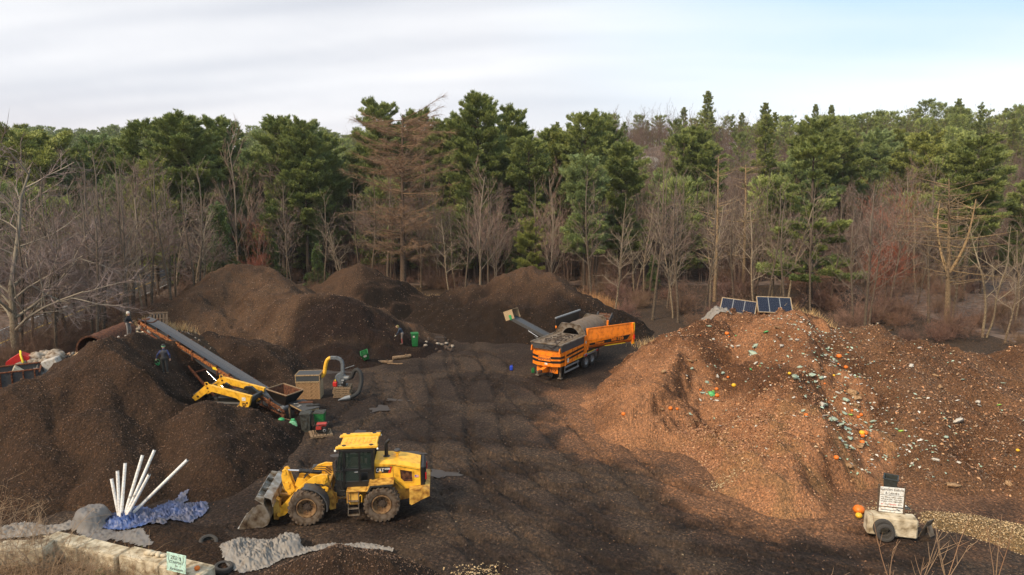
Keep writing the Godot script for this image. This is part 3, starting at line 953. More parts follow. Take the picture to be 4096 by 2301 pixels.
func snag(o: Dictionary) -> Array:
	# a dead conifer: bare pole with broken level branches, some of them still fine-twigged
	rng.seed = o.seed
	var tr := MB.new()
	var cr := MB.new()
	tr.col = o.bark
	var pts := limb(tr, Vector3(0, -0.6, 0), Vector3(rr(-0.04, 0.04), 1, 0), o.h + 0.6, o.r, Vector3(), 0.02, 8, 12, o.get("tip_r", 0.15))
	if o.has("fork"):
		for s in [-1.0, 1.0]:
			tr.col = o.pale
			var q: Array = limb(tr, pts[5], Vector3(s * 0.5, 0.8, 0.1 * s), o.h * 0.5, o.r * 0.5, Vector3(-s * 0.35, 0.5, 0), 0.08, 6, 8, 0.25)
			for i in 16:
				var a := rr(0, TAU)
				tr.col = (o.pale as Color) * rr(0.8, 1.1)
				limb(tr, q[rng.randi_range(1, 7)], Vector3(cos(a), rr(0.0, 0.5), sin(a)), rr(1.0, 4.2), 0.035, Vector3(0, 0.2, 0), 0.12, 4, 4, 0.2)
	for i in o.n:
		var y := lerpf(o.from, 0.98, pow(rr(0, 1), 0.85))
		var f := y * 12.0
		var c: Vector3 = pts[mini(int(f), 11)].lerp(pts[mini(int(f), 11) + 1], f - int(f))
		var a := rr(0, TAU)
		var len: float = o.w * rr(0.35, 1.1) * (1.15 - 0.75 * absf(y - 0.55))
		tr.col = (o.pale as Color).lerp(o.bark, rr(0, 1)) * rr(0.8, 1.1)
		var q := limb(tr, c, Vector3(cos(a), rr(-0.1, 0.3), sin(a)), len, 0.05 * rr(0.6, 1.2), Vector3(0, o.get("curl", 0.2), 0), 0.1, 4, 5, 0.15)
		for k in o.fine:
			var u := rr(0.2, 1.0) * 4.99
			var pp: Vector3 = q[int(u)].lerp(q[int(u) + 1], u - int(u))
			var dd: Vector3 = ((q[5] - q[0]).normalized() + Vector3(rr(-1, 1), rr(-0.8, 0.5), rr(-1, 1)) * 0.8).normalized()
			cr.col = (o.tip as Color) * rr(0.75, 1.25)
			twig(cr, pp, dd, rr(0.4, 1.3), 0.012)
			if k % 3 == 0: twig(cr, pp + dd * 0.4, (dd + Vector3(rr(-1, 1), rr(-1, 0.3), rr(-1, 1))).normalized(), rr(0.4, 0.9), 0.011)
	return [tr, cr]

var kinds := {}

func kind_mesh(key: String, pair: Array) -> void:
	kinds[key] = [(pair[0] as MB).done(), (pair[1] as MB).done() if (pair[1] as MB).v.size() else null]

func tree(key: String, called: String, x: float, z: float, scale: float, turn: float, label: String, group := "", tall := 1.0) -> Node3D:
	var category := "tree"
	var t := thing(called, label, category, Vector3(x, maxf(base_h(x, z), surf(x, z)) - 0.05, z), turn, group)
	t.scale = Vector3(scale, scale * tall, scale)
	var k: Array = kinds[key]
	var names := ["trunk", "crown"]
	for i in 2:
		if k[i] == null: continue
		var o := MeshInstance3D.new()
		o.name = names[i]
		o.mesh = k[i]
		o.material_override = M.bark if i == 0 else (M.needle if key.begins_with("pine") or key.begins_with("hem") else M.twig)
		t.add_child(o, true)
	return t

const G_DEEP := Color(0.1, 0.14, 0.042)
const G_MID := Color(0.28, 0.315, 0.088)
const G_OLIVE := Color(0.26, 0.27, 0.06)
const G_PALE := Color(0.24, 0.31, 0.13)

func make_kinds() -> void:
	kind_mesh("pine_tall", pine({seed = 11, h = 24.0, base = 0.42, w = 4.4, shape = "round", c1 = G_DEEP, c2 = G_MID, r = 0.36}))
	kind_mesh("pine_top", pine({seed = 12, h = 25.0, base = 0.36, w = 4.6, shape = "top", c1 = G_DEEP, c2 = G_MID, r = 0.34, gap = 0.1}))
	kind_mesh("pine_full", pine({seed = 13, h = 22.0, base = 0.28, w = 4.3, shape = "column", c1 = G_DEEP, c2 = G_MID, r = 0.33}))
	kind_mesh("pine_cone", pine({seed = 14, h = 18.0, base = 0.3, w = 4.0, shape = "cone", c1 = G_DEEP * 1.2, c2 = G_OLIVE, r = 0.26, lift = 0.7, step = 0.75, dens = 14.0}))
	kind_mesh("pine_star", pine({seed = 15, h = 16.0, base = 0.42, w = 3.2, shape = "cone", c1 = G_DEEP, c2 = G_MID, r = 0.2, lift = 0.75, step = 0.95, dens = 14.0, gap = 0.2, curl = 0.5}))
	kind_mesh("pine_layer", pine({seed = 16, h = 21.0, base = 0.2, w = 5.6, shape = "layer", c1 = G_DEEP, c2 = G_MID * 1.05, r = 0.36, step = 0.8, bare = 0.42, gap = 0.2, lift = 0.35, dens = 25.0}))
	kind_mesh("pine_olive", pine({seed = 17, h = 17.0, base = 0.25, w = 4.6, shape = "round", c1 = G_MID, c2 = G_OLIVE * 1.15, r = 0.25}))
	kind_mesh("pine_pale", pine({seed = 18, h = 20.0, base = 0.34, w = 3.9, shape = "column", c1 = G_MID * 0.9, c2 = G_PALE, r = 0.28, needle = 0.42}))
	kind_mesh("hemlock", pine({seed = 19, h = 11.0, base = 0.12, w = 2.9, shape = "cone", c1 = G_DEEP * 0.7, c2 = G_DEEP * 1.4, r = 0.14, lift = 0.2, curl = -0.2, step = 0.6, dens = 14.0, stubs = 4}))
	var gray_bark := Color(0.159, 0.126, 0.099)
	var pale_bark := Color(0.281, 0.220, 0.155)
	var tip := Color(0.225, 0.155, 0.126)
	kind_mesh("bare_round", bare({seed = 21, h = 14.5, bole = 0.5, r = 0.22, limbs = 9, first = 0.45, rise = 0.75, reach = 0.36, bark = gray_bark, tip = tip, up = 0.25, wob = 0.14, kids = [0, 7, 6], depth = 3, twigs = 15, spread = 0.9, tl = 1.0, from = 0.2, open = 0.8, ratio = 0.56}))
	kind_mesh("bare_vase", bare({seed = 22, h = 15.0, bole = 0.45, r = 0.17, limbs = 8, first = 0.5, rise = 1.6, reach = 0.36, bark = Color(0.225, 0.178, 0.131), tip = Color(0.272, 0.178, 0.135), up = 0.5, wob = 0.09, kids = [0, 6, 5], depth = 3, twigs = 8, spread = 0.6, tl = 0.9, from = 0.25, open = 0.6, ratio = 0.5}))
	kind_mesh("bare_broad", bare({seed = 23, h = 14.0, bole = 0.42, r = 0.3, limbs = 9, first = 0.4, rise = 1.0, reach = 0.44, bark = Color(0.243, 0.202, 0.150), tip = Color(0.252, 0.187, 0.164), up = 0.12, wob = 0.2, kids = [0, 8, 7], depth = 3, twigs = 18, spread = 1.0, tl = 1.15, from = 0.2, open = 0.9, ratio = 0.52}))
	kind_mesh("bare_pole", bare({seed = 24, h = 15.0, bole = 0.72, r = 0.15, limbs = 10, first = 0.45, rise = 0.9, reach = 0.17, bark = Color(0.140, 0.108, 0.079), tip = tip, up = 0.3, wob = 0.12, kids = [0, 5, 4], depth = 2, twigs = 9, spread = 0.9, tl = 0.9, from = 0.2, open = 0.8, ratio = 0.6, crook = 0.05}))
	kind_mesh("bare_pale_pole", bare({seed = 25, h = 12.0, bole = 0.7, r = 0.12, limbs = 9, first = 0.4, rise = 1.0, reach = 0.2, bark = pale_bark, tip = Color(0.216, 0.159, 0.117), up = 0.3, wob = 0.13, kids = [0, 5, 4], depth = 2, twigs = 8, spread = 0.9, tl = 0.9, from = 0.2, open = 0.8, ratio = 0.6, crook = 0.09, lean = 0.12}))
	kind_mesh("bare_red", bare({seed = 26, h = 12.0, bole = 0.4, r = 0.11, stems = 4, limbs = 7, first = 0.35, rise = 1.3, reach = 0.26, bark = Color(0.187, 0.126, 0.094), tip = Color(0.281, 0.094, 0.056), up = 0.4, wob = 0.14, kids = [0, 6, 5], depth = 3, twigs = 7, spread = 0.9, tl = 0.85, from = 0.2, open = 0.75, ratio = 0.55, lean = 0.25}))
	kind_mesh("bare_fork", bare({seed = 27, h = 12.5, bole = 0.6, r = 0.14, stems = 2, limbs = 5, first = 0.55, rise = 1.0, reach = 0.26, bark = Color(0.281, 0.225, 0.150), tip = Color(0.216, 0.155, 0.112), up = 0.25, wob = 0.16, kids = [0, 4, 4], depth = 2, twigs = 9, spread = 0.9, tl = 1.0, from = 0.2, open = 0.8, ratio = 0.6, lean = 0.26, crook = 0.12}))
	kind_mesh("bare_thicket", bare({seed = 28, h = 6.5, bole = 0.25, r = 0.05, stems = 7, limbs = 6, first = 0.2, rise = 1.0, reach = 0.34, bark = Color(0.131, 0.088, 0.061), tip = Color(0.234, 0.146, 0.099), up = 0.15, wob = 0.22, kids = [0, 6, 5], depth = 2, twigs = 14, spread = 1.2, tl = 0.9, from = 0.1, open = 1.0, ratio = 0.6, lean = 0.5, crook = 0.12}))
	var brown := Color(0.144, 0.101, 0.072)
	kind_mesh("snag_twiggy", snag({seed = 31, h = 20.5, r = 0.4, n = 165, from = 0.2, w = 6.2, fine = 95, bark = brown, pale = Color(0.309, 0.205, 0.112), tip = Color(0.272, 0.169, 0.103), curl = 0.15}))
	kind_mesh("snag_pale", snag({seed = 32, h = 17.0, r = 0.26, n = 46, from = 0.3, w = 3.4, fine = 3, bark = Color(0.319, 0.234, 0.140), pale = Color(0.468, 0.346, 0.205), tip = Color(0.374, 0.281, 0.187), tip_r = 0.3, curl = 0.45}))
	kind_mesh("snag_fork", snag({seed = 33, h = 14.5, r = 0.3, n = 60, from = 0.32, w = 4.6, fine = 12, fork = true, bark = Color(0.243, 0.178, 0.112), pale = Color(0.430, 0.309, 0.169), tip = Color(0.234, 0.159, 0.094), curl = 0.1}))

func build_trees() -> void:
	make_kinds()
	# [kind, name, x, z, scale, turn, height factor, label]
	var L := tree_list()
	for t in L:
		tree(t[0], t[1], t[2], t[3], t[4], t[5], t[7], t[8] if t.size() > 8 else "", t[6])
	forest()

func forest() -> void:
	# trees one can tell apart between and behind the listed ones
	rng.seed = 99
	var placed := []
	var near := [["bare_pole", "bare_tree", 0.3], ["bare_pale_pole", "pale_tree", 0.12], ["bare_round", "bare_tree", 0.14], ["bare_vase", "bare_tree", 0.14], ["hemlock", "hemlock_tree", 0.12], ["pine_full", "white_pine", 0.08], ["pine_tall", "white_pine", 0.14], ["pine_pale", "white_pine", 0.1]]
	var zones := [
		[-44.0, -32.0, -51.0, -74.0, 30, "beside the road at left"], [-66.0, -36.0, -62.0, -118.0, 46, "in the woods beside the road at left"], [-34.0, 6.0, -86.0, -124.0, 62, "in the woods behind the brown heaps"],
		[9.0, 31.0, -66.0, -124.0, 48, "in the woods behind the solar panels"], [28.0, 68.0, -56.0, -120.0, 56, "in the woods behind the right-hand leaf heaps"]]
	for zn in zones:
		var made := 0
		var tries := 0
		while made < zn[4] and tries < 4000:
			tries += 1
			var x := rr(zn[0], zn[1])
			var z := rr(zn[3], zn[2])
			if absf(x) > -z * 0.82: continue
			if x < -30.0 and absf(x - road_x(z)) < 4.2: continue
			var ok := true
			for p in placed:
				if p.distance_squared_to(Vector2(x, z)) < 5.5: ok = false; break
			if not ok: continue
			placed.append(Vector2(x, z))
			var u := rr(0.15, 1.2) if z < -94.0 else (rr(0, 0.7) if z < -88.0 else rr(0, 0.42))
			var k: Array = near[0]
			for c in near:
				if u < c[2]: k = c; break
				u -= c[2]
			var words: String = {"bare_pole": "slender brown-trunked tree", "bare_pale_pole": "slim crooked pale-barked tree", "bare_round": "round-crowned gray tree", "bare_vase": "bare tree with upswept twigs", "hemlock": "small dark evergreen", "pine_full": "full green white pine", "pine_pale": "soft pale green pine", "pine_tall": "high-crowned white pine"}[k[0]]
			var s := rr(0.75, 1.08) if not k[0].begins_with("pine") else rr(0.7, 0.95)
			var where := landmark(x, z)
			var size := "tall " if s > 0.97 else ("short " if s < 0.82 else "")
			if words.begins_with("tall") or words.begins_with("small"): size = ""
			tree(k[0], k[1], x, z, s, rr(0, TAU), size + words + " " + where, words.split(" with")[0] + "s in the woods", rr(0.92, 1.1))
			made += 1
	# pines that stand out along the ridge at right
	rng.seed = 5
	for i in 40:
		var th := -0.03 + 0.83 * (i + rr(0.0, 0.9)) / 40.0
		var d := rr(225.0, 285.0) if i % 3 else rr(150.0, 220.0)
		var star := rr(0, 1) < 0.5
		tree("pine_star" if star else "pine_cone", "ridge_pine", th * d, -d, rr(0.5, 1.1), rr(0, TAU), ("open-topped pine " if star else "dense conical pine ") + ("on the ridge crest " if d > 222.0 else "below the ridge ") + landmark(th * 90.0, -90.0).replace("right ", "").replace("set back ", ""), "pines along the ridge at right")
	# the far woods, which read as one mass
	rng.seed = 6
	var bt := []
	var bc := []
	var pt := []
	var pc := []
	for i in 7600:
		var d := 97.0 + 440.0 * pow(rr(0, 1), 1.5)
		var th := rr(-0.92, 0.92)
		var x := th * d
		var right := th > 0.0
		if x < -30.0 and absf(x - road_x(-d)) < 6.0: continue
		var pinep := 0.06 if right and d < 215.0 else ((0.06 if th < 0.32 else 0.22) if right else 0.12 + 0.6 * sm(250.0, 420.0, d) + 0.25 * sm(-0.2, -0.6, th))
		if right and th > 0.45: pinep += 0.28 * sm(150.0, 190.0, d)
		var tf := Transform3D(Basis(Vector3.UP, rr(0, TAU)).scaled(Vector3.ONE * rr(0.6, 1.0) * Vector3(1, rr(0.9, 1.15), 1)), Vector3(x, base_h(x, -d) - 0.3, -d))
		if rr(0, 1) < pinep:
			pt.append(tf); pc.append(Color.WHITE * rr(0.8, 1.25))
		else:
			bt.append(tf); bc.append(Color(1, 0.96, 0.94) * rr(0.85, 1.2))
	var fb := bare({seed = 41, h = 12.5, bole = 0.5, r = 0.12, limbs = 9, first = 0.4, rise = 0.9, reach = 0.28, bark = Color(0.2, 0.16, 0.14), tip = Color(0.2, 0.145, 0.125), up = 0.3, wob = 0.12, kids = [0, 5, 4], depth = 2, twigs = 14, spread = 1.0, tl = 1.3, from = 0.15, open = 0.85, ratio = 0.55})
	scatter("woods", joined(fb), M.bark, bt, bc).set_meta("label", "mass of bare gray-brown woods covering the hillside")
	var fp := pine({seed = 42, h = 13.0, base = 0.25, w = 3.8, shape = "round", c1 = G_DEEP * 1.1, c2 = G_MID * 1.05, r = 0.16, step = 0.9, dens = 4.0, k = 8, needle = 0.8, lift = 0.7, stubs = 3})
	scatter("woods", joined(fp), M.needle, pt, pc).set_meta("label", "mass of evergreens among the woods on the hillside")
	# thickets at the edge of the clearing
	rng.seed = 8
	var th := []
	var tc := []
	for i in 380:
		var x := rr(-62.0, 62.0)
		var z := rr(-112.0, -46.0)
		if absf(x) > -z * 0.8 or (x > -31.0 and x < 11.0 and z > -83.0) or (x > -34.0 and z > -57.0 and x < 40.0) or (x < -28.0 and absf(x - road_x(z)) < 4.0): continue
		th.append(Transform3D(Basis(Vector3.UP, rr(0, TAU)).scaled(Vector3.ONE * rr(0.3, 0.75)), Vector3(x, base_h(x, z) - 0.15, z)))
		tc.append(Color(1, rr(0.85, 1), rr(0.8, 1)) * rr(0.7, 1.15))
	for i in 60:
		var z := rr(-76.0, -50.0)
		var x := road_x(z) + rr(3.5, 12.0)
		if surf(x, z) > base_h(x, z) + 0.1: continue
		th.append(Transform3D(Basis(Vector3.UP, rr(0, TAU)).scaled(Vector3.ONE * rr(0.35, 0.7)), Vector3(x, base_h(x, z) - 0.15, z)))
		tc.append(Color(1, rr(0.85, 1), rr(0.8, 1)) * rr(0.6, 1.0))
	var k: Array = kinds["bare_thicket"]
	var j := MB.new()
	for m in k:
		var a: Array = m.surface_get_arrays(0)
		var s := j.v.size()
		j.v.append_array(a[Mesh.ARRAY_VERTEX]); j.n.append_array(a[Mesh.ARRAY_NORMAL]); j.c.append_array(a[Mesh.ARRAY_COLOR])
		for q in a[Mesh.ARRAY_INDEX]: j.idx.append(q + s)
	scatter("undergrowth", j.done(), M.twig, th, tc).set_meta("label", "bare brown thicket along the edge of the woods")

func landmark(x: float, z: float) -> String:
	# what one sees in front of it
	var th := x / -z
	var deep := "far back " if z < -106.0 else ("set back " if z < -93.0 else "")
	for q in [[-0.68, "by the left edge"], [-0.56, "above the dump body"], [-0.47, "above the rusty drum"], [-0.4, "left of the broad mulch heap"], [-0.31, "behind the top of the mulch heap"], [-0.25, "behind the saddle of the mulch heap"], [-0.18, "behind the pointed heap"], [-0.1, "behind the gap between the heaps"], [-0.02, "behind the long dark heap's left end"], [0.07, "behind the raised dark hump"], [0.13, "behind the screening machine"], [0.2, "behind the dry orange bush"], [0.3, "behind the gray crest sheet"], [0.4, "behind the solar panels"], [0.5, "right of the solar panels"], [0.6, "behind the brown leaf heap"], [0.7, "behind the brown heap's right end"]]:
		if th < q[0]: return deep + q[1]
	return deep + "by the right edge"

func joined(pair: Array) -> ArrayMesh:
	var a: MB = pair[0]
	var b: MB = pair[1]
	var s := a.v.size()
	a.v.append_array(b.v); a.n.append_array(b.n); a.c.append_array(b.c)
	for q in b.idx: a.idx.append(q + s)
	return a.done()

func road_x(z: float) -> float:
	if z > -58.0: return lerpf(-44.0, -45.0, (-z - 52.0) / 6.0)
	if z > -66.0: return lerpf(-45.0, -46.5, (-z - 58.0) / 8.0)
	if z > -80.0: return lerpf(-46.5, -49.0, (-z - 66.0) / 14.0)
	if z > -98.0: return lerpf(-49.0, -52.0, (-z - 80.0) / 18.0)
	if z > -125.0: return lerpf(-52.0, -57.0, (-z - 98.0) / 27.0)
	return lerpf(-57.0, -70.0, (-z - 125.0) / 35.0)

func tree_list() -> Array:
	return [
		["bare_broad", "bare_tree", -38.78, -52.0, 1.300, 1.49, 0.870, "large pale-barked bare tree with heavy crooked limbs at the left edge"],
		["bare_broad", "bare_tree", -40.86, -60.0, 0.852, 3.42, 1.111, "low spreading bare tree between the left edge and the round-crowned one"],
		["bare_round", "bare_tree", -37.38, -66.0, 1.109, 2.32, 0.909, "round-crowned bare tree behind the rusty steel drum"],
		["bare_broad", "bare_tree", -39.26, -64.0, 0.627, 3.79, 1.250, "small bare tree with a leaning gray trunk beside the rusty drum"],
		["pine_olive", "pine_tree", -75.83, -105.0, 1.512, 3.93, 0.833, "yellow-green pine at the left edge above the bare trees"],
		["pine_olive", "pine_tree", -74.30, -112.0, 1.505, 0.41, 0.833, "broad yellowish pine just right of the left edge pine"],
		["pine_full", "white_pine", -96.95, -130.0, 1.120, 0.08, 1.000, "dark pine rising on the skyline at the left edge"],
		["pine_cone", "pine_tree", -94.72, -135.0, 1.521, 5.26, 0.909, "dark pine with a peaked top on the skyline at far left"],
		["pine_pale", "white_pine", -72.20, -120.0, 1.291, 1.63, 0.870, "hazy pale green pine left of the big two-headed pine"],
		["pine_pale", "white_pine", -70.06, -110.0, 0.874, 1.47, 1.053, "smaller pale pine filling the gap at far left"],
		["pine_tall", "white_pine", -43.99, -92.0, 1.081, 6.25, 0.870, "big dense white pine with a broad rounded crown left of centre"],
		["pine_full", "white_pine", -51.47, -98.0, 1.192, 2.95, 0.870, "white pine that makes the left head of the big double crown"],
		["pine_olive", "cedar_tree", -46.22, -88.0, 0.715, 5.25, 1.333, "rusty olive cedar in front of the big double-headed pine"],
		["hemlock", "hemlock_tree", -36.57, -86.0, 0.980, 2.99, 1.111, "small dark evergreen under the left-hand pines"],
		["bare_vase", "bare_tree", -36.96, -92.0, 1.263, 4.01, 1.053, "tall bare tree between the two groups of pines left of centre"],
		["pine_star", "white_pine", -55.99, -140.0, 1.919, 0.95, 0.833, "star-topped pine behind the tall bare tree left of centre"],
		["pine_full", "white_pine", -32.02, -95.0, 1.082, 3.99, 0.952, "dense white pine with a squared top behind the pointed heap"],
		["pine_tall", "white_pine", -28.36, -94.0, 0.765, 5.45, 1.176, "white pine with a lopped narrow top behind the central heaps"],
		["pine_pale", "white_pine", -25.76, -100.0, 0.783, 3.29, 1.111, "shorter pine in the gap left of the big dead conifer"],
		["pine_full", "white_pine", -24.33, -108.0, 0.731, 4.66, 1.176, "green pine close on the left of the dead conifer"],
		["pine_top", "white_pine", -20.18, -104.0, 0.954, 4.22, 1.053, "tall pine whose round head rises behind the dead conifer"],
		["pine_top", "white_pine", -14.09, -106.0, 0.773, 0.40, 1.250, "tall pine whose head shows right of the dead conifer top"],
		["snag_twiggy", "dead_conifer", -13.91, -86.0, 1.092, 4.76, 1.000, "big brown dead conifer hung with fine twigs and vines"],
		["bare_pale_pole", "pale_tree", -21.14, -84.0, 0.793, 3.71, 1.000, "pale leaning bare tree left of the dead conifer"],
		["bare_pale_pole", "pale_tree", -7.71, -83.0, 0.797, 1.89, 1.000, "curved pale trunk right of the dead conifer by the straw patch"],
		["bare_vase", "bare_tree", -4.10, -84.0, 1.142, 0.19, 0.870, "bare maple with a fan of upright twigs behind the long dark heap"],
		["bare_pole", "bare_tree", -5.79, -82.0, 0.794, 5.44, 1.000, "slim bare tree just left of the fan-shaped maple"],
		["pine_tall", "white_pine", -4.47, -100.0, 1.062, 2.97, 1.000, "tallest white pine with a rounded head right of centre"],
		["pine_top", "white_pine", -0.20, -112.0, 0.851, 4.51, 1.176, "narrow pine close on the right of the tallest pine"],
		["pine_full", "white_pine", -8.77, -108.0, 0.604, 5.52, 1.333, "dark pine low on the left of the tallest pine"],
		["bare_vase", "bare_tree", -1.90, -85.0, 0.632, 4.48, 1.111, "bare tree with pinkish twigs at the left end of the raised dark hump"],
		["bare_vase", "bare_tree", 4.68, -82.0, 0.556, 5.78, 1.333, "small upright bare tree above the raised dark hump"],
		["pine_full", "white_pine", 2.42, -98.0, 1.004, 2.48, 0.909, "broad deep green pine behind the screening machine"],
		["pine_cone", "white_pine", 6.92, -105.0, 1.480, 5.03, 0.800, "pine with drooping tiers right of the broad deep green pine"],
		["pine_pale", "white_pine", 8.99, -84.0, 0.902, 2.79, 0.952, "pale green white pine with soft plumes right of the screening machine"],
		["pine_full", "white_pine", 14.40, -90.0, 0.904, 5.88, 0.952, "dark full white pine right of the pale plumed one"],
		["pine_olive", "cedar_tree", 2.12, -86.0, 0.424, 5.52, 1.250, "olive brown cedar behind the raised dark hump"],
		["bare_pole", "leaning_tree", 9.23, -74.0, 0.144, 0.61, 2.000, "stout gray trunk leaning left behind the end of the long dark heap"],
		["bare_fork", "bare_tree", 14.68, -80.0, 0.700, 0.85, 1.111, "forked pale bare tree behind the dry orange bush"],
		["bare_fork", "bare_tree", 18.44, -78.0, 0.387, 1.36, 1.250, "bare tree with crooked gray stems left of the solar panels"],
		["pine_layer", "vine_covered_pine", 28.20, -115.0, 0.780, 6.06, 1.333, "ragged pine with a dark top behind the pale snags"],
		["snag_pale", "dead_tree", 24.09, -80.0, 0.901, 2.74, 1.111, "pale yellow dead trunk with stripped branches left of the solar panels"],
		["snag_pale", "dead_tree", 28.85, -84.0, 1.002, 3.94, 0.952, "broken-topped pale snag behind the solar panels"],
		["pine_layer", "white_pine", 33.61, -76.0, 1.032, 1.89, 0.870, "big white pine with flat separate tiers of branches above the leaf heap"],
		["bare_red", "red_twigged_tree", 41.22, -74.0, 0.998, 3.19, 0.952, "many-stemmed bare tree with reddish twigs behind the brown leaf heap"],
		["bare_red", "red_twigged_tree", -31.25, -82.0, 0.543, 2.42, 1.250, "reddish twiggy thicket tree behind the broad mulch heap"],
		["snag_fork", "dead_tree", 40.37, -62.0, 1.078, 2.20, 0.909, "pale forked dead tree with long level branches at right"],
		["pine_tall", "white_pine", 53.50, -80.0, 0.856, 3.67, 0.909, "dark spreading white pine behind the forked dead tree at right"],
		["pine_full", "white_pine", 62.84, -84.0, 0.634, 3.67, 1.000, "dark white pine cut off by the right edge"],
		["bare_fork", "bare_tree", 42.42, -60.0, 0.953, 5.68, 0.909, "forked pale bare tree standing near the right edge"],
		["bare_pale_pole", "pale_tree", 42.88, -58.0, 0.797, 4.28, 1.000, "thin pale sapling at the right edge of the woods"],
		["bare_round", "bare_tree", 47.60, -95.0, 0.890, 5.83, 1.000, "bare tree with purplish twigs between the tiered pine and the red-twigged tree"],
		["bare_vase", "bare_tree", 41.29, -100.0, 0.893, 5.38, 1.000, "bare tree behind the tiered pine"],
		["pine_pale", "white_pine", 62.25, -120.0, 1.067, 6.22, 1.000, "mid green pine on the slope right of the tiered pine"],
		["pine_olive", "pine_tree", 73.66, -125.0, 1.274, 4.22, 0.909, "yellowish pine on the slope above the red-twigged tree"],
		["pine_cone", "pine_tree", 74.79, -135.0, 1.401, 1.02, 0.833, "conical pine on the slope above the red-twigged tree"],
		["pine_cone", "white_pine", 54.43, -150.0, 1.282, 5.40, 0.909, "conical pine on the slope above the broken snag"],
		["pine_olive", "pine_tree", 11.24, -118.0, 1.049, 6.06, 1.111, "yellow-green pine behind the drooping tiered pine"],
		["bare_round", "bare_tree", -37.94, -84.0, 0.610, 5.68, 1.250, "bare brown tree left of the broad mulch heap top"],
		["bare_pole", "bare_tree", -27.32, -84.0, 0.586, 3.57, 1.111, "slender bare tree with a straight trunk behind the mulch heap saddle"],
		["hemlock", "hemlock_tree", -25.26, -88.0, 0.576, 4.48, 1.000, "dark little evergreen behind the pointed heap"],
		["hemlock", "hemlock_tree", -31.65, -90.0, 0.610, 1.33, 1.000, "dark young evergreen behind the mulch heap top"],
		["hemlock", "hemlock_tree", 18.22, -88.0, 0.436, 5.22, 1.000, "dark young evergreen behind the dry orange bush"],
	]

# ---------------------------------------------------------------- helpers for machines
func V(x: float, y: float, z: float) -> Vector3:
	return Vector3(x, y, z)

func poly(a: Array) -> PackedVector2Array:
	var r := PackedVector2Array()
	for i in range(0, a.size(), 2): r.append(Vector2(a[i], a[i + 1]))
	return r

func text(called: String, s: String, h: float, m: Material, parent: Node, xf: Transform3D, bold := false, font := "Droid Sans", squeeze := 1.0, italic := false) -> MeshInstance3D:
	# raised print about h metres tall, centred on xf, facing its +z
	var f := SystemFont.new()
	f.font_names = PackedStringArray([font])
	if bold: f.font_weight = 800
	f.font_italic = italic
	var t := TextMesh.new()
	t.text = s; t.font = f; t.font_size = 32; t.pixel_size = h / 29.0; t.depth = 0.006; t.curve_step = 2.0
	t.horizontal_alignment = HORIZONTAL_ALIGNMENT_CENTER
	var o := MeshInstance3D.new()
	o.name = called
	o.mesh = t
	o.material_override = m
	parent.add_child(o, true)
	o.transform = xf * Transform3D(Basis.from_scale(Vector3(squeeze, 1, 1)), Vector3())
	return o

func arc(cx: float, cy: float, r: float, a0: float, a1: float, k: int) -> Array:
	var q := []
	for i in k + 1:
		var a := deg_to_rad(lerpf(a0, a1, float(i) / k))
		q.append(Vector2(cx + cos(a) * r, cy + sin(a) * r))
	return q

func strip(b: MB, inner: Array, outer: Array, z0: float, z1: float) -> void:
	# a bent plate between two arcs
	var p := PackedVector2Array()
	for q in outer: p.append(q)
	for i in range(inner.size() - 1, -1, -1): p.append(inner[i])
	b.prism(p, z0, z1)

func big_wheel(parent: Node, at: Vector3, r: float, w: float, out: float, called := "wheel") -> void:
	# a lugged earthmover wheel on the z axis; out is +1 where its face looks to +z
	var o := Node3D.new()
	o.name = called
	parent.add_child(o, true)
	o.position = at
	var turn := Basis(Vector3.RIGHT, PI / 2 * out)
	var t := MB.new()
	t.xf = Transform3D(turn, Vector3())
	var h := w * 0.5
	t.lathe([Vector2(r * 0.56, -h * 0.7), Vector2(r * 0.62, -h * 0.86), Vector2(r * 0.8, -h), Vector2(r * 0.92, -h * 0.96), Vector2(r * 0.955, -h * 0.8), Vector2(r * 0.965, 0), Vector2(r * 0.955, h * 0.8), Vector2(r * 0.92, h * 0.96), Vector2(r * 0.8, h), Vector2(r * 0.62, h * 0.86), Vector2(r * 0.56, h * 0.7)], 40)
	for i in 24:
		for s in [-1.0, 1.0]:
			var a: float = TAU * (i + (0.25 if s > 0 else -0.25)) / 24.0
			var q := Basis(Vector3.UP, -a)
			t.box(q * V(r * 0.965, s * h * 0.52, 0), V(r * 0.075, h * 0.92, r * 0.125), 0.012, q * Basis(Vector3.RIGHT, s * 0.35))
			t.box(q * V(r * 0.91, s * h * 0.97, 0), V(r * 0.12, h * 0.1, r * 0.1), 0.01, q)
	part(t, "tyre", M.tyre, o)
	var k := MB.new()
	k.xf = Transform3D(turn, Vector3())
	k.lathe([Vector2(r * 0.56, h * 0.7), Vector2(r * 0.545, h * 0.84), Vector2(r * 0.5, h * 0.84), Vector2(r * 0.47, h * 0.6), Vector2(r * 0.44, h * 0.15), Vector2(r * 0.3, h * 0.08), Vector2(0, h * 0.08)], 32)
	k.lathe([Vector2(r * 0.56, -h * 0.7), Vector2(r * 0.5, -h * 0.8), Vector2(r * 0.4, -h * 0.3), Vector2(0, -h * 0.3)], 24)
	part(k, "rim", M.rim, o)
	var g := MB.new()
	g.xf = Transform3D(turn, Vector3())
	g.lathe([Vector2(r * 0.22, h * 0.1), Vector2(r * 0.21, h * 0.3), Vector2(r * 0.1, h * 0.36), Vector2(0, h * 0.36)], 20)
	for i in 12:
		var a := TAU * i / 12.0
		g.box(V(cos(a) * r * 0.27, h * 0.14, sin(a) * r * 0.27), V(0.035, 0.04, 0.035), 0.006)
	part(g, "hub", M.mud, o)

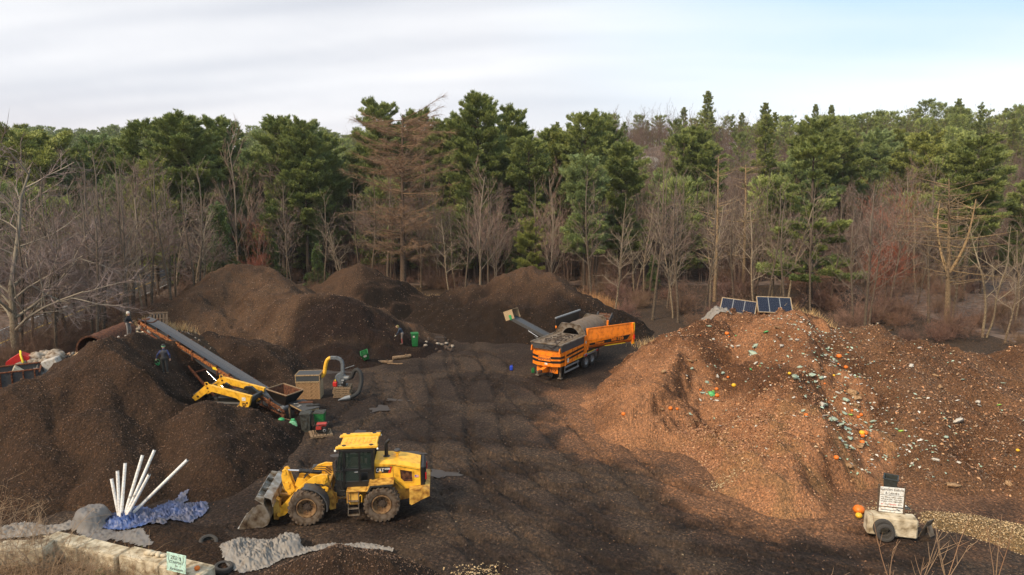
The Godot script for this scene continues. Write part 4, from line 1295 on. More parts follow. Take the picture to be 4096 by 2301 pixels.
func build_loader() -> void:
	var o := thing("wheel_loader", "yellow wheel loader with its bucket lowered, parked in the foreground", "wheel loader", V(-8.43, 0.0, -27.11), 0.1023)
	var R := 0.735
	for s in [1.0, -1.0]:
		big_wheel(o, V(0, R - 0.03, s * 0.99), R, 0.52, s)
		big_wheel(o, V(3.0, R - 0.03, s * 0.99), R, 0.52, s)
	var b := MB.new()
	# frames
	b.box(V(0.35, 0.72, 0), V(1.5, 0.5, 0.8), 0.03)
	b.tube(V(0, R, -0.8), V(0, R, 0.8), 0.17)
	b.tube(V(3.0, R, -0.8), V(3.0, R, 0.8), 0.17)
	for s in [1.0, -1.0]:
		b.prism(poly([0.5, 1.5, 0.56, 1.78, 0.8, 1.8, 0.84, 1.45, 1.06, 0.7, 1.06, 0.32, 0.82, 0.28, 0.72, 0.7, 0.42, 1.15]), s * 0.5 - 0.05, s * 0.5 + 0.05)
	b.box(V(0.72, 1.1, 0), V(0.3, 0.7, 0.9), 0.02)
	part(b, "front_frame", M.yellow_dirty, o)
	b = MB.new()
	b.prism(poly([1.5, 0.5, 1.5, 1.1, 2.3, 1.32, 3.4, 1.5, 4.2, 1.2, 4.2, 0.62, 3.4, 0.5]), -0.48, 0.48)
	b.box(V(1.25, 0.72, 0), V(0.7, 0.3, 0.42), 0.03)
	part(b, "rear_frame", M.yellow_dirty, o)
	b = MB.new()
	b.box(V(1.25, 1.0, 0), V(0.55, 0.5, 0.75), 0.05)
	b.path([V(1.15, 1.25, 0.3), V(1.25, 1.05, 0.42), V(1.45, 1.0, 0.4), V(1.6, 1.15, 0.35)], 0.035, 6)
	b.path([V(1.1, 0.8, 0.25), V(1.3, 0.7, 0.4), V(1.55, 0.8, 0.38)], 0.03, 6)
	part(b, "articulation_joint", M.black_rubber, o)
	# lift arms, one mesh each
	for s in [1.0, -1.0]:
		b = MB.new()
		b.prism(poly([-1.3, 0.12, -1.32, 0.38, -0.95, 0.74, -0.5, 1.2, -0.14, 1.54, 0.2, 1.78, 0.53, 1.88, 0.79, 1.85, 0.79, 1.56, 0.55, 1.4, 0.24, 1.3, -0.14, 1.06, -0.6, 0.58, -0.98, 0.2]), s * 0.62 - 0.06, s * 0.62 + 0.06)
		for p in [V(0.66, 1.7, s * 0.62), V(-1.2, 0.25, s * 0.62), V(0.1, 1.42, s * 0.62)]:
			b.tube(p - V(0, 0, 0.1), p + V(0, 0, 0.1), 0.085, -1, 14)
		b.box(V(0.64, 1.66, s * 0.7), V(0.12, 0.24, 0.03), 0.01)
		part(b, "lift_arm", M.yellow, o)
	b = MB.new()
	b.box(V(-0.42, 1.08, 0), V(0.3, 0.22, 1.2), 0.03, Basis(Vector3.BACK, 0.75))
	b.prism(poly([-0.62, 1.3, -0.5, 1.62, -0.2, 1.55, 0.0, 1.35, -0.25, 1.1]), -0.3, -0.24)
	b.prism(poly([-0.62, 1.3, -0.5, 1.62, -0.2, 1.55, 0.0, 1.35, -0.25, 1.1]), 0.24, 0.3)
	part(b, "cross_tube", M.yellow, o)
	b = MB.new()
	for z in [-0.13, 0.13]:
		b.prism(poly([-0.98, 1.97, -1.1, 1.93, -1.17, 1.7, -1.14, 1.38, -1.04, 1.06, -0.84, 0.8, -0.64, 1.06, -0.78, 1.5, -0.9, 1.92]), z - 0.045, z + 0.045)
	for p in [V(-1.03, 1.86, 0), V(-0.9, 1.3, 0), V(-0.86, 0.92, 0)]:
		b.tube(p - V(0, 0, 0.2), p + V(0, 0, 0.2), 0.07, -1, 12)
	b.box(V(-0.93, 1.27, 0.19), V(0.13, 0.3, 0.03), 0.012, Basis(Vector3.BACK, 0.2))
	b.box(V(-1.04, 1.84, 0.19), V(0.12, 0.22, 0.03), 0.012, Basis(Vector3.BACK, 0.2))
	part(b, "bell_crank", M.yellow, o)
	b = MB.new()
	b.tube(V(-0.45, 1.81, 0), V(0.45, 1.7, 0), 0.085, -1, 14)
	b.tube(V(-0.47, 1.81, 0), V(-0.38, 1.8, 0), 0.1, -1, 14)
	var cyl := part(b, "tilt_cylinder", M.black_paint, o)
	b = MB.new()
	b.tube(V(-1.02, 1.86, 0), V(-0.45, 1.81, 0), 0.042, -1, 12)
	part(b, "rod", M.chrome, cyl)
	for s in [1.0, -1.0]:
		b = MB.new()
		b.tube(V(0.62, 1.0, s * 0.4), V(0.15, 1.3, s * 0.4), 0.08, -1, 12)
		part(b, "lift_cylinder", M.black_paint, o)
		b = MB.new()
		b.tube(V(0.3, 1.5, s * 0.72), V(0.62, 1.46, s * 0.72), 0.03, -1, 8)
		b.ball(V(0.3, 1.5, s * 0.72), V(0.05, 0.05, 0.05), 8)
		b.tube(V(0.34, 1.24, s * 0.66), V(0.34, 1.24, s * 0.78), 0.11, -1, 14)
		part(b, "work_light" , M.black_paint, o)
	b = MB.new()
	for z in [-0.2, 0.0, 0.2]:
		b.path([V(-0.3, 1.5, z), V(-0.1, 1.72, z + 0.05), V(0.2, 1.9, z), V(0.6, 1.86, z), V(0.85, 1.65, z)], 0.018, 5)
	b.path([V(0.62, 1.46, 0.72), V(0.8, 1.4, 0.75), V(0.9, 1.25, 0.7), V(0.95, 1.5, 0.6)], 0.014, 5)
	part(b, "hydraulic_hose", M.black_rubber, o)
	# bucket link and bucket
	b = MB.new()
	b.box(V(-1.08, 0.78, 0), V(0.6, 0.12, 0.16), 0.02, Basis(Vector3.BACK, -0.1))
	for s in [0.5, -0.5]:
		b.prism(poly([-1.42, 0.86, -1.3, 0.95, -1.18, 0.85, -1.16, 0.35, -1.25, 0.02, -1.42, 0.05]), s - 0.05, s + 0.2)
	b.box(V(-1.3, 0.55, 0), V(0.12, 0.16, 1.1), 0.02)
	part(b, "coupler", M.yellow_dirty, o)
	b = MB.new()
	var prof := [Vector2(-2.6, 0.0), Vector2(-2.1, 0.0), Vector2(-1.75, 0.02), Vector2(-1.55, 0.12), Vector2(-1.45, 0.3), Vector2(-1.45, 0.5), Vector2(-1.52, 0.72), Vector2(-1.66, 0.98)]
	for i in prof.size() - 1:
		var p: Vector2 = prof[i]
		var q: Vector2 = prof[i + 1]
		b.bar(V(p.x, p.y + 0.02, 0), V(q.x, q.y + 0.02, 0), 2.5, 0.035, 0.005)
	part(b, "bucket_shell", M.worn_steel, o)
	for s in [1.26, -1.26]:
		b = MB.new()
		b.prism(poly([-2.62, -0.01, -2.5, 0.24, -2.28, 0.58, -2.0, 0.86, -1.86, 0.98, -1.62, 0.98, -1.5, 0.7, -1.43, 0.5, -1.43, 0.28, -1.54, 0.1, -1.75, 0.0]), s - 0.02, s + 0.02)
		b.prism(poly([-2.66, -0.015, -2.54, 0.24, -2.3, 0.62, -2.02, 0.9, -1.98, 0.86, -2.2, 0.58, -2.36, 0.22, -2.38, -0.015]), s - 0.035, s + 0.035)
		part(b, "bucket_side", M.worn_steel, o)
	b = MB.new()
	# spill guard: a bent plate above the back of the bucket with three stiffeners
	b.bar(V(-1.66, 0.98, 0), V(-1.62, 1.3, 0), 2.5, 0.03, 0.004)
	b.bar(V(-1.62, 1.3, 0), V(-1.34, 1.16, 0), 2.5, 0.03, 0.004)
	b.bar(V(-1.34, 1.16, 0), V(-1.3, 0.85, 0), 2.5, 0.03, 0.004)
	b.bar(V(-1.66, 0.98, 0), V(-1.98, 1.22, 0), 2.5, 0.03, 0.004)
	b.bar(V(-1.98, 1.22, 0), V(-1.86, 1.42, 0), 1.5, 0.03, 0.004)
	for z in [-1.23, -0.62, 0.35, 1.23]:
		b.prism(poly([-1.66, 0.98, -1.98, 1.22, -1.9, 1.34, -1.6, 1.28]), z - 0.015, z + 0.015)
	part(b, "spill_guard", M.steel, o)
	b = MB.new()
	b.box(V(-2.55, 0.012, 0), V(0.3, 0.035, 2.56), 0.008)
	part(b, "cutting_edge", M.steel, o)
	# front fenders
	for s in [0.98, -0.98]:
		b = MB.new()
		strip(b, arc(0, R - 0.03, 0.8, 98, -12, 14), arc(0, R - 0.03, 0.85, 98, -12, 14), s - 0.27, s + 0.27)
		part(b, "fender", M.dark_gray, o)
	b = MB.new()
	b.prism(poly([0.2, 1.3, 0.5, 1.35, 0.72, 1.4, 0.82, 1.34, 0.8, 1.2, 0.62, 1.08, 0.58, 1.14, 0.7, 1.24, 0.68, 1.3, 0.5, 1.26]), 0.66, 0.72)
	part(b, "fender_bracket", M.yellow, o)
	# cab
	b = MB.new()
	b.prism(poly([1.16, 1.32, 1.1, 1.6, 1.48, 1.56, 1.48, 1.3]), -0.7, 0.7)
	b.box(V(2.08, 1.44, 0), V(1.24, 0.28, 1.5), 0.02)
	b.box(V(2.55, 1.75, 0), V(0.26, 0.75, 1.48), 0.02)
	for s in [0.74, -0.74]:
		b.bar(V(1.47, 1.5, s), V(1.5, 2.92, s), 0.09, 0.09)
		b.bar(V(2.1, 1.5, s), V(2.1, 2.92, s), 0.07, 0.08)
		b.bar(V(2.64, 1.5, s), V(2.64, 2.92, s), 0.1, 0.12)
		b.bar(V(1.47, 2.88, s), V(2.68, 2.88, s), 0.09, 0.12)
		b.bar(V(1.12, 1.6, s * 0.92), V(1.34, 2.9, s * 0.92), 0.06, 0.06)
		b.bar(V(1.48, 2.08, s * 1.01), V(2.1, 2.08, s * 1.01), 0.05, 0.1)
		b.bar(V(1.12, 2.02, s * 0.93), V(1.47, 2.0, s), 0.05, 0.06)
		b.bar(V(2.1, 2.02, s * 1.01), V(2.64, 2.02, s * 1.01), 0.05, 0.14)
		b.bar(V(1.34, 2.88, s * 0.92), V(1.5, 2.88, s), 0.06, 0.08)
	b.bar(V(1.34, 2.88, -0.68), V(1.34, 2.88, 0.68), 0.06, 0.08)
	b.bar(V(1.12, 1.62, -0.68), V(1.12, 1.62, 0.68), 0.06, 0.06)
	var cab := part(b, "cab", M.black_paint, o)
	for s in [0.745, -0.745]:
		b = MB.new(); b.box(V(1.79, 1.82, s), V(0.56, 0.44, 0.012), 0.002); part(b, "window", M.glass, cab)
		b = MB.new(); b.box(V(1.79, 2.47, s), V(0.56, 0.72, 0.012), 0.002); part(b, "window", M.glass, cab)
		b = MB.new(); b.box(V(2.36, 2.46, s), V(0.44, 0.74, 0.012), 0.002); part(b, "window", M.glass, cab)
		b = MB.new(); b.prism(poly([1.14, 1.64, 1.44, 1.64, 1.44, 1.98, 1.13, 1.98]), s - 0.02, s - 0.01); part(b, "window", M.glass, cab)
		b = MB.new(); b.prism(poly([1.15, 2.06, 1.45, 2.06, 1.46, 2.84, 1.35, 2.84]), s - 0.02, s - 0.01); part(b, "window", M.glass, cab)
	b = MB.new(); b.bar(V(1.13, 1.66, 0), V(1.33, 2.84, 0), 1.26, 0.012, 0.002); part(b, "windshield", M.glass, cab)
	b = MB.new(); b.box(V(2.64, 2.5, 0), V(0.012, 0.7, 1.3), 0.002); part(b, "rear_window", M.glass, cab)
	b = MB.new()
	b.box(V(2.2, 1.85, 0), V(0.5, 0.16, 0.5), 0.05)
	b.box(V(2.42, 2.2, 0), V(0.14, 0.66, 0.48), 0.05)
	b.box(V(2.4, 2.6, 0), V(0.1, 0.18, 0.28), 0.04)
	part(b, "seat", M.dark_gray, cab)
	b = MB.new()
	b.tube(V(1.4, 1.6, 0), V(1.6, 2.05, 0), 0.04)
	b.path([V(1.56, 2.1, 0.18), V(1.52, 2.0, 0.0), V(1.56, 2.1, -0.18), V(1.66, 2.18, 0), V(1.56, 2.1, 0.18)], 0.018, 6)
	b.box(V(1.5, 2.5, 0.4), V(0.06, 0.3, 0.24), 0.02)
	part(b, "steering_wheel", M.black_rubber, cab)
	b = MB.new()
	b.tube(V(1.9, 1.98, 0.79), V(2.04, 1.98, 0.79), 0.015, -1, 6)
	part(b, "door_handle", M.chrome, cab)
	b = MB.new()
	b.box(V(2.06, 2.98, 0), V(1.5, 0.1, 1.3), 0.04)
	for s in [0.66, -0.66]:
		b.box(V(2.06, 3.03, s), V(1.62, 0.13, 0.24), 0.05)
		b.box(V(1.22, 3.0, s), V(0.12, 0.08, 0.2), 0.03)
	for i in 8:
		for z in [-0.22, 0.0, 0.22]:
			b.box(V(1.5 + i * 0.165, 3.035, z), V(0.11, 0.03, 0.15), 0.012)
	var rf := part(b, "roof", M.yellow, o)
	b = MB.new()
	for s in [0.68, -0.68]:
		for x in [1.5, 2.6]:
			b.xf = Transform3D(Basis(), V(x, 3.1, s))
			b.lathe([Vector2(0.085, -0.01), Vector2(0.085, 0.008), Vector2(0, 0.008)], 14)
	part(b, "roof_cap", M.black_rubber, rf)
	b = MB.new()
	for s in [0.78, -0.78]:
		b.ball(V(1.16, 2.92, s), V(0.05, 0.05, 0.05), 8)
		b.ball(V(2.86, 2.95, s), V(0.04, 0.05, 0.05), 8)
	part(b, "lamp", M.lamp_clear, rf)
	for s in [0.95, -0.95]:
		b = MB.new()
		b.path([V(1.4, 2.75, s * 0.8), V(1.25, 2.7, s), V(1.22, 2.3, s)], 0.016, 5)
		b.box(V(1.2, 2.42, s), V(0.05, 0.36, 0.2), 0.02)
		part(b, "mirror", M.black_rubber, o)
	b = MB.new()
	b.path([V(1.36, 1.3, 0.82), V(1.34, 1.9, 0.84), V(1.38, 2.6, 0.82)], 0.018, 6)
	part(b, "grab_rail", M.black_rubber, o)
	# engine hood
	b = MB.new()
	var side := poly([2.7, 1.42, 2.7, 2.24, 3.4, 2.2, 4.0, 2.1, 4.57, 1.95, 4.57, 1.1, 3.75, 1.1, 3.45, 1.5])
	b.prism(side, -0.62, 0.62)
	var crown := [[2.7, 2.24, 2.34], [3.4, 2.2, 2.32], [4.0, 2.1, 2.23], [4.57, 1.95, 2.08]]
	for i in 3:
		var p = crown[i]
		var q = crown[i + 1]
		for s in [1.0, -1.0]:
			var a := V(p[0], p[1], 0.62 * s); var d := V(q[0], q[1], 0.62 * s)
			var a2 := V(p[0], p[2], 0.5 * s); var d2 := V(q[0], q[2], 0.5 * s)
			if s > 0: b.quad(a, d, d2, a2)
			else: b.quad(a2, d2, d, a)
		b.quad(V(p[0], p[2], 0.5), V(q[0], q[2], 0.5), V(q[0], q[2], -0.5), V(p[0], p[2], -0.5))
	b.quad(V(2.7, 2.24, 0.62), V(2.7, 2.34, 0.5), V(2.7, 2.34, -0.5), V(2.7, 2.24, -0.62))
	var hood := part(b, "hood", M.yellow, o)
	for s in [1.0, -1.0]:
		b = MB.new()
		b.prism(poly([3.72, 1.96, 4.24, 1.86, 4.27, 1.38, 3.9, 1.4, 3.75, 1.56]), 0.62 * s - 0.006, 0.62 * s + 0.006)
		var gr := part(b, "side_grille", M.rust_dark, hood)
		b = MB.new()
		for k in [[3.72, 1.96, 4.24, 1.86], [4.24, 1.86, 4.27, 1.38], [4.27, 1.38, 3.9, 1.4], [3.9, 1.4, 3.75, 1.56], [3.75, 1.56, 3.72, 1.96]]:
			b.bar(V(k[0], k[1], 0.63 * s), V(k[2], k[3], 0.63 * s), 0.03, 0.035, 0.004, Vector3.BACK)
		part(b, "grille_frame", M.yellow, gr)
		b = MB.new()
		b.bar(V(3.44, 2.14, 0.622 * s), V(3.46, 1.52, 0.622 * s), 0.012, 0.014, 0.0, Vector3.BACK)
		b.bar(V(3.46, 1.52, 0.622 * s), V(3.9, 1.14, 0.622 * s), 0.012, 0.014, 0.0, Vector3.BACK)
		b.bar(V(2.72, 2.12, 0.622 * s), V(3.44, 2.14, 0.622 * s), 0.012, 0.014, 0.0, Vector3.BACK)
		b.bar(V(3.44, 2.14, 0.622 * s), V(4.5, 1.9, 0.622 * s), 0.012, 0.014, 0.0, Vector3.BACK)
		part(b, "panel_seam", M.black_paint, hood)
	b = MB.new()
	b.prism(poly([2.73, 2.09, 3.42, 2.1, 3.34, 1.82, 2.73, 1.82]), 0.623, 0.629)
	var badge := part(b, "badge", M.black_paint, hood)
	b = MB.new()
	b.prism(poly([3.36, 2.098, 3.42, 2.1, 3.345, 1.822, 3.24, 1.822]), 0.63, 0.633)
	part(b, "stripe", M.red_plastic, badge)
	b = MB.new()
	b.prism(poly([2.84, 1.86, 3.0, 1.86, 2.92, 1.94]), 0.636, 0.642)
	part(b, "logo", M.yellow, badge)
	text("lettering", "CAT", 0.2, M.white_paint, badge, Transform3D(Basis(), V(2.915, 1.955, 0.632)), true, "Droid Sans", 0.8)
	text("lettering", "930M", 0.1, M.white_paint, badge, Transform3D(Basis(), V(3.22, 2.0, 0.632)), true, "Droid Sans", 0.8)
	# little flag sticker
	b = MB.new(); b.box(V(4.42, 1.62, 0.622), V(0.16, 0.11, 0.004), 0.0); var fl := part(b, "sticker", M.white_paint, hood)
	b = MB.new()
	for i in 4: b.box(V(4.42, 1.575 + i * 0.03, 0.626), V(0.16, 0.013, 0.003), 0.0)
	part(b, "stripe", M.ink_red, fl)
	b = MB.new(); b.box(V(4.37, 1.645, 0.63), V(0.065, 0.06, 0.003), 0.0); part(b, "canton", M.blue_plastic, fl)
	b = MB.new(); b.box(V(4.44, 1.52, 0.622), V(0.24, 0.05, 0.004), 0.0); b.box(V(4.44, 1.25, 0.622), V(0.06, 0.05, 0.004), 0.0); part(b, "sticker", M.tape_yellow, hood)
	b = MB.new()
	b.xf = Transform3D(Basis(), V(3.15, 2.32, 0.05))
	b.lathe([Vector2(0.16, 0), Vector2(0.12, 0.03), Vector2(0, 0.03)], 18)
	b.path([V(0, 0, 0), V(0, 0.5, 0), V(0.02, 0.6, 0), V(0.14, 0.72, 0)], [0.085, 0.07, 0.07, 0.07], 14)
	part(b, "exhaust_pipe", M.black_paint, o)
	b = MB.new()
	b.xf = Transform3D(Basis(), V(3.6, 2.28, 0.0))
	b.lathe([Vector2(0.06, 0), Vector2(0.06, 0.14), Vector2(0.12, 0.18), Vector2(0.12, 0.24)], 16)
	var pc := part(b, "air_cleaner", M.yellow, o)
	b = MB.new()
	b.xf = Transform3D(Basis(), V(3.6, 2.52, 0.0))
	b.lathe([Vector2(0.14, 0), Vector2(0.14, 0.05), Vector2(0.1, 0.08), Vector2(0, 0.09)], 16)
	part(b, "cap", M.dark_gray, pc)
	b = MB.new()
	b.box(V(4.66, 1.62, 0), V(0.18, 0.86, 1.3), 0.05)
	b.box(V(4.72, 1.62, 0), V(0.14, 0.7, 1.0), 0.03)
	part(b, "rear_grille", M.black_paint, o)
	b = MB.new()
	for s in [0.55, -0.55]: b.box(V(4.8, 1.6, s), V(0.06, 0.3, 0.12), 0.02)
	part(b, "tail_light", M.lamp_red, o)
	b = MB.new()
	b.prism(poly([4.12, 0.62, 4.12, 1.2, 4.7, 1.24, 4.95, 1.18, 4.95, 0.92, 4.62, 0.78, 4.2, 0.56]), -1.05, 1.05)
	part(b, "counterweight", M.yellow_dirty, o)
	b = MB.new()
	for s in [0.9, -0.9]:
		b = MB.new()
		b.prism(poly([2.36, 1.3, 2.44, 1.34, 2.52, 1.58, 3.5, 1.62, 3.5, 1.56, 2.58, 1.52, 2.5, 1.3]), s - 0.3, s + 0.3)
		b.box(V(3.0, 1.6, s), V(1.0, 0.05, 0.56), 0.015)
		part(b, "platform", M.yellow_dirty, o)
		b = MB.new()
		b.prism(poly([2.42, 1.28, 2.56, 1.54, 3.48, 1.58, 3.44, 1.5, 2.62, 1.48, 2.5, 1.28]), s + signf(s) * 0.3, s + signf(s) * 0.325)
		part(b, "mudguard_edge", M.black_rubber, o)
		b = MB.new()
		b.box(V(1.98, 1.3, s), V(0.78, 0.06, 0.5), 0.015)
		b.box(V(1.9, 0.98, s * 0.98), V(0.42, 0.56, 0.4), 0.03)
		part(b, "step_box", M.yellow_dirty, o)
		b = MB.new()
		for x in [1.66, 2.08]:
			b.path([V(x, 1.28, s * 1.28), V(x, 0.55, s * 1.3), V(x + (0.03 if x > 1.8 else -0.02), 0.3, s * 1.3)], 0.018, 6)
		b.box(V(1.87, 0.9, s * 1.26), V(0.42, 0.025, 0.14), 0.006)
		b.box(V(1.87, 0.58, s * 1.27), V(0.42, 0.025, 0.14), 0.006)
		b.box(V(1.87, 0.3, s * 1.27), V(0.44, 0.025, 0.14), 0.006)
		part(b, "ladder", M.worn_steel, o)
		b = MB.new()
		b.path([V(2.2, 0.85, s * 1.28), V(2.22, 1.12, s * 1.3), V(2.16, 1.16, s * 1.3), V(2.12, 1.1, s * 1.28)], 0.02, 6)
		part(b, "handrail", M.yellow, o)

# ---------------------------------------------------------------- the orange drum screen
func build_screener() -> void:
	var o := thing("drum_screen", "orange trailer-mounted drum screening machine with its side wing swung open", "screening machine", V(2.5, 0.06, -47.0), deg_to_rad(58.0))
	# local x runs along the machine away from its front, z towards its camera-side flank
	var b := MB.new()
	# chassis and drawbar
	for z in [-0.75, 0.75]: b.box(V(4.2, 0.98, z), V(8.4, 0.24, 0.16), 0.02)
	for x in [0.3, 2.4, 4.6, 6.6, 8.2]: b.box(V(x, 0.96, 0), V(0.14, 0.18, 1.6), 0.015)
	part(b, "chassis", M.black_paint, o)
	b = MB.new()
	b.prism(poly([-0.9, 0.62, -0.9, 0.84, 0.1, 0.95, 0.4, 0.95, 0.4, 0.5, 0.1, 0.45]), -0.14, 0.14)
	b.prism(poly([-0.1, 0.95, 0.3, 0.95, 0.3, 0.3, 0.05, 0.4]), 0.5, 0.56)
	b.prism(poly([-0.1, 0.95, 0.3, 0.95, 0.3, 0.3, 0.05, 0.4]), -0.56, -0.5)
	b.box(V(0.02, 0.68, 0), V(0.05, 0.5, 1.7), 0.01)
	part(b, "drawbar", M.orange, o)
	b = MB.new()
	b.box(V(-0.98, 0.72, 0), V(0.3, 0.22, 0.24), 0.03)
	b.path([V(-1.1, 0.72, 0), V(-1.22, 0.72, 0.08), V(-1.3, 0.7, 0), V(-1.22, 0.7, -0.08), V(-1.1, 0.72, 0)], 0.035, 6)
	part(b, "tow_eye", M.rust_dark, o)
	b = MB.new()
	for k in 4:
		var z := -0.1 + k * 0.16
		b.path([V(0.0, 0.85, z), V(-0.3, 0.5 - 0.1 * k, z + 0.1), V(-0.4, 0.25, z + 0.16), V(-0.2, 0.3 + 0.06 * k, z + 0.25), V(0.0, 0.7, z + 0.3)], 0.016, 5)
	part(b, "hose", M.black_rubber, o)
	# engine and feed box: a front cover with chamfered corners
	b = MB.new()
	var plan := poly([-0.38, -0.62, -0.38, 0.62, -0.12, 1.12, 0.4, 1.18, 0.4, -1.18, -0.12, -1.12])
	b.xf = Transform3D(Basis(V(1, 0, 0), V(0, 0, 1), V(0, -1, 0)), V(0, 0, 0))
	b.prism(plan, -1.98, -0.98)
	var front := part(b, "front_cover", M.orange, o)
	# black bands on the front cover
	for y in [1.32, 1.62]:
		b = MB.new()
		b.box(V(-0.384, y, 0), V(0.012, 0.17, 1.24), 0.0)
		for s in [1.0, -1.0]:
			b.bar(V(-0.384, y, s * 0.62), V(-0.124, y, s * 1.126), 0.012, 0.17, 0.0)
			b.bar(V(-0.124, y, s * 1.124), V(0.4, y, s * 1.186), 0.012, 0.17, 0.0)
		part(b, "band", M.black_paint, front)
	b = MB.new()
	b.box(V(-0.394, 1.52, -0.02), V(0.014, 0.34, 0.98), 0.004)
	var plate := part(b, "name_plate", M.orange, front)
	text("lettering", "Doppstadt", 0.215, M.ink, plate, Transform3D(Basis(Vector3.UP, -PI / 2), V(-0.404, 1.53, -0.02)), true, "Droid Serif", 0.9)
	b = MB.new(); b.box(V(-0.39, 1.16, 0.12), V(0.01, 0.12, 0.22), 0.0); part(b, "sticker", M.white_paint, front)
	for s in [1.0, -1.0]:
		b = MB.new()
		b.prism(poly([-0.36, 1.98, -0.3, 2.3, -0.22, 2.34, 0.1, 1.98]), s * 1.12 - 0.03, s * 1.12 + 0.03)
		part(b, "cover_ear", M.orange, o)
	# feed hopper: black tilted walls with a bar grid on top
	b = MB.new()
	b.box(V(1.9, 1.55, 0), V(3.0, 1.1, 2.0), 0.02)
	b.bar(V(-0.15, 2.3, -1.2), V(-0.15, 2.3, 1.2), 0.04, 0.36, 0.006)
	b.bar(V(3.35, 2.4, -1.2), V(3.35, 2.4, 1.2), 0.04, 0.4, 0.006)
	for s in [1.0, -1.0]: b.box(V(1.6, 2.26, s * 1.22), V(3.5, 0.5, 0.04), 0.01)
	part(b, "feed_hopper", M.dark_gray, o)
	b = MB.new()
	for s in [1.0, -1.0]: b.box(V(1.6, 2.55, s * 1.22), V(3.6, 0.1, 0.14), 0.02)
	for x in [-0.18, 3.38]: b.box(V(x, 2.55, 0), V(0.12, 0.1, 2.5), 0.02)
	var grid := part(b, "grid_frame", M.worn_steel, o)
	for i in 22:
		b = MB.new()
		b.box(V(0.0 + i * 0.155, 2.53, 0), V(0.05, 0.07, 2.36), 0.01)
		part(b, "bar", M.worn_steel, grid)
	b = MB.new()
	rng.seed = 55
	for i in 150: b.ball(V(rr(0.2, 3.2), rr(2.53, 2.6), rr(-0.85, 0.85) * (0.6 + 0.4 * rr(0, 1))), V(rr(0.05, 0.14), rr(0.01, 0.04), rr(0.04, 0.12)), 6, 0.5, i)
	part(b, "load", M.mud, o).set_meta("kind", "stuff")
	b = MB.new()
	b.path([V(-0.2, 2.42, 0.0), V(-0.3, 2.3, 0.5), V(-0.2, 2.62, 0.95)], 0.035, 6)
	b.bar(V(-0.28, 2.32, 1.1), V(-0.15, 2.65, 0.8), 0.05, 0.06)
	b.path([V(-0.2, 2.4, -0.1), V(-0.35, 2.1, -0.4), V(-0.3, 2.0, -0.8), V(-0.2, 2.1, -1.0)], 0.018, 5)
	part(b, "grid_ram", M.black_rubber, o)
	# flank: doors with black bands
	for s in [1.0, -1.0]:
		b = MB.new()
		b.box(V(1.95, 1.5, s * 1.19), V(2.9, 0.98, 0.05), 0.012)
		var door := part(b, "side_door", M.orange, o)
		b = MB.new()
		for y in [1.42, 1.7]:
			b.bar(V(0.6, y - 0.05, s * 1.218), V(3.36, y + 0.05, s * 1.218), 0.008, 0.15, 0.0)
		b.box(V(1.5, 1.5, s * 1.219), V(0.02, 0.95, 0.012), 0.0)
		b.box(V(2.3, 1.5, s * 1.219), V(0.02, 0.95, 0.012), 0.0)
		part(b, "band", M.black_paint, door)
		b = MB.new()
		b.box(V(0.44, 1.5, s * 1.2), V(0.12, 1.1, 0.1), 0.02)
		b.box(V(3.62, 1.75, s * 1.2), V(0.42, 1.6, 0.12), 0.03)
		var post := part(b, "post", M.orange, o)
		b = MB.new()
		b.xf = Transform3D(Basis(Vector3.RIGHT, PI / 2 * s), V(3.62, 2.05, s * 1.262))
		b.lathe([Vector2(0.1, 0), Vector2(0.1, 0.006), Vector2(0, 0.006)], 16)
		part(b, "speed_disc", M.white_paint, post)
		if s > 0: text("lettering", "80", 0.09, M.ink, post, Transform3D(Basis(), V(3.62, 2.05, 1.27)), true)
		b = MB.new(); b.box(V(3.62, 1.12, s * 1.262), V(0.4, 0.05, 0.005), 0.0); b.box(V(2.6, 1.06, s * 1.218), V(1.4, 0.04, 0.006), 0.0); part(b, "reflective_strip", M.tape_yellow, post)
	b = MB.new(); b.box(V(0.85, 1.28, 1.222), V(0.22, 0.3, 0.006), 0.0); part(b, "notice", M.white_paint, o)
	# underrun guard and legs
	for s in [1.0, -1.0]:
		b = MB.new()
		for x in [0.55, 2.6]: b.bar(V(x, 0.45, s * 1.12), V(x, 0.95, s * 1.12), 0.05, 0.05)
		b.bar(V(0.5, 0.82, s * 1.14), V(2.7, 0.82, s * 1.14), 0.06, 0.12)
		b.bar(V(0.5, 0.45, s * 1.14), V(2.7, 0.45, s * 1.14), 0.06, 0.12)
		part(b, "side_guard", M.galvanised, o)
		b = MB.new()
		b.box(V(0.25, 0.55, s * 0.9), V(0.16, 0.9, 0.16), 0.02)
		b.box(V(0.25, 0.06, s * 0.9), V(0.3, 0.08, 0.3), 0.02)
		part(b, "landing_leg", M.worn_steel, o)
	for x in [4.15, 5.2]:
		for s in [1.0, -1.0]:
			small_wheel(o, V(x, 0.48, s * 0.95), 0.5, 0.28, s, "wheel")
	# mudguard and light bar
	b = MB.new()
	b.box(V(4.4, 1.12, 1.3), V(2.3, 0.16, 0.1), 0.02)
	var bar_ := part(b, "light_bar", M.galvanised, o)
	b = MB.new()
	for x in [3.45, 5.4]: b.box(V(x, 1.12, 1.36), V(0.3, 0.13, 0.06), 0.01)
	part(b, "tail_light", M.lamp_red, bar_)
	b = MB.new(); b.box(V(4.4, 1.24, 1.34), V(1.2, 0.05, 0.04), 0.0); part(b, "reflective_strip", M.tape_yellow, bar_)
	# drum and its frame
	b = MB.new()
	b.xf = Transform3D(Basis(V(0, -1, 0), V(1, 0, 0), V(0, 0, 1)), V(3.75, 2.3, 0))
	var pr := []
	for i in 17: pr.append(Vector2(1.02 + (0.035 if i % 4 == 0 else 0.0), i * 0.245))
	b.lathe(pr, 44)
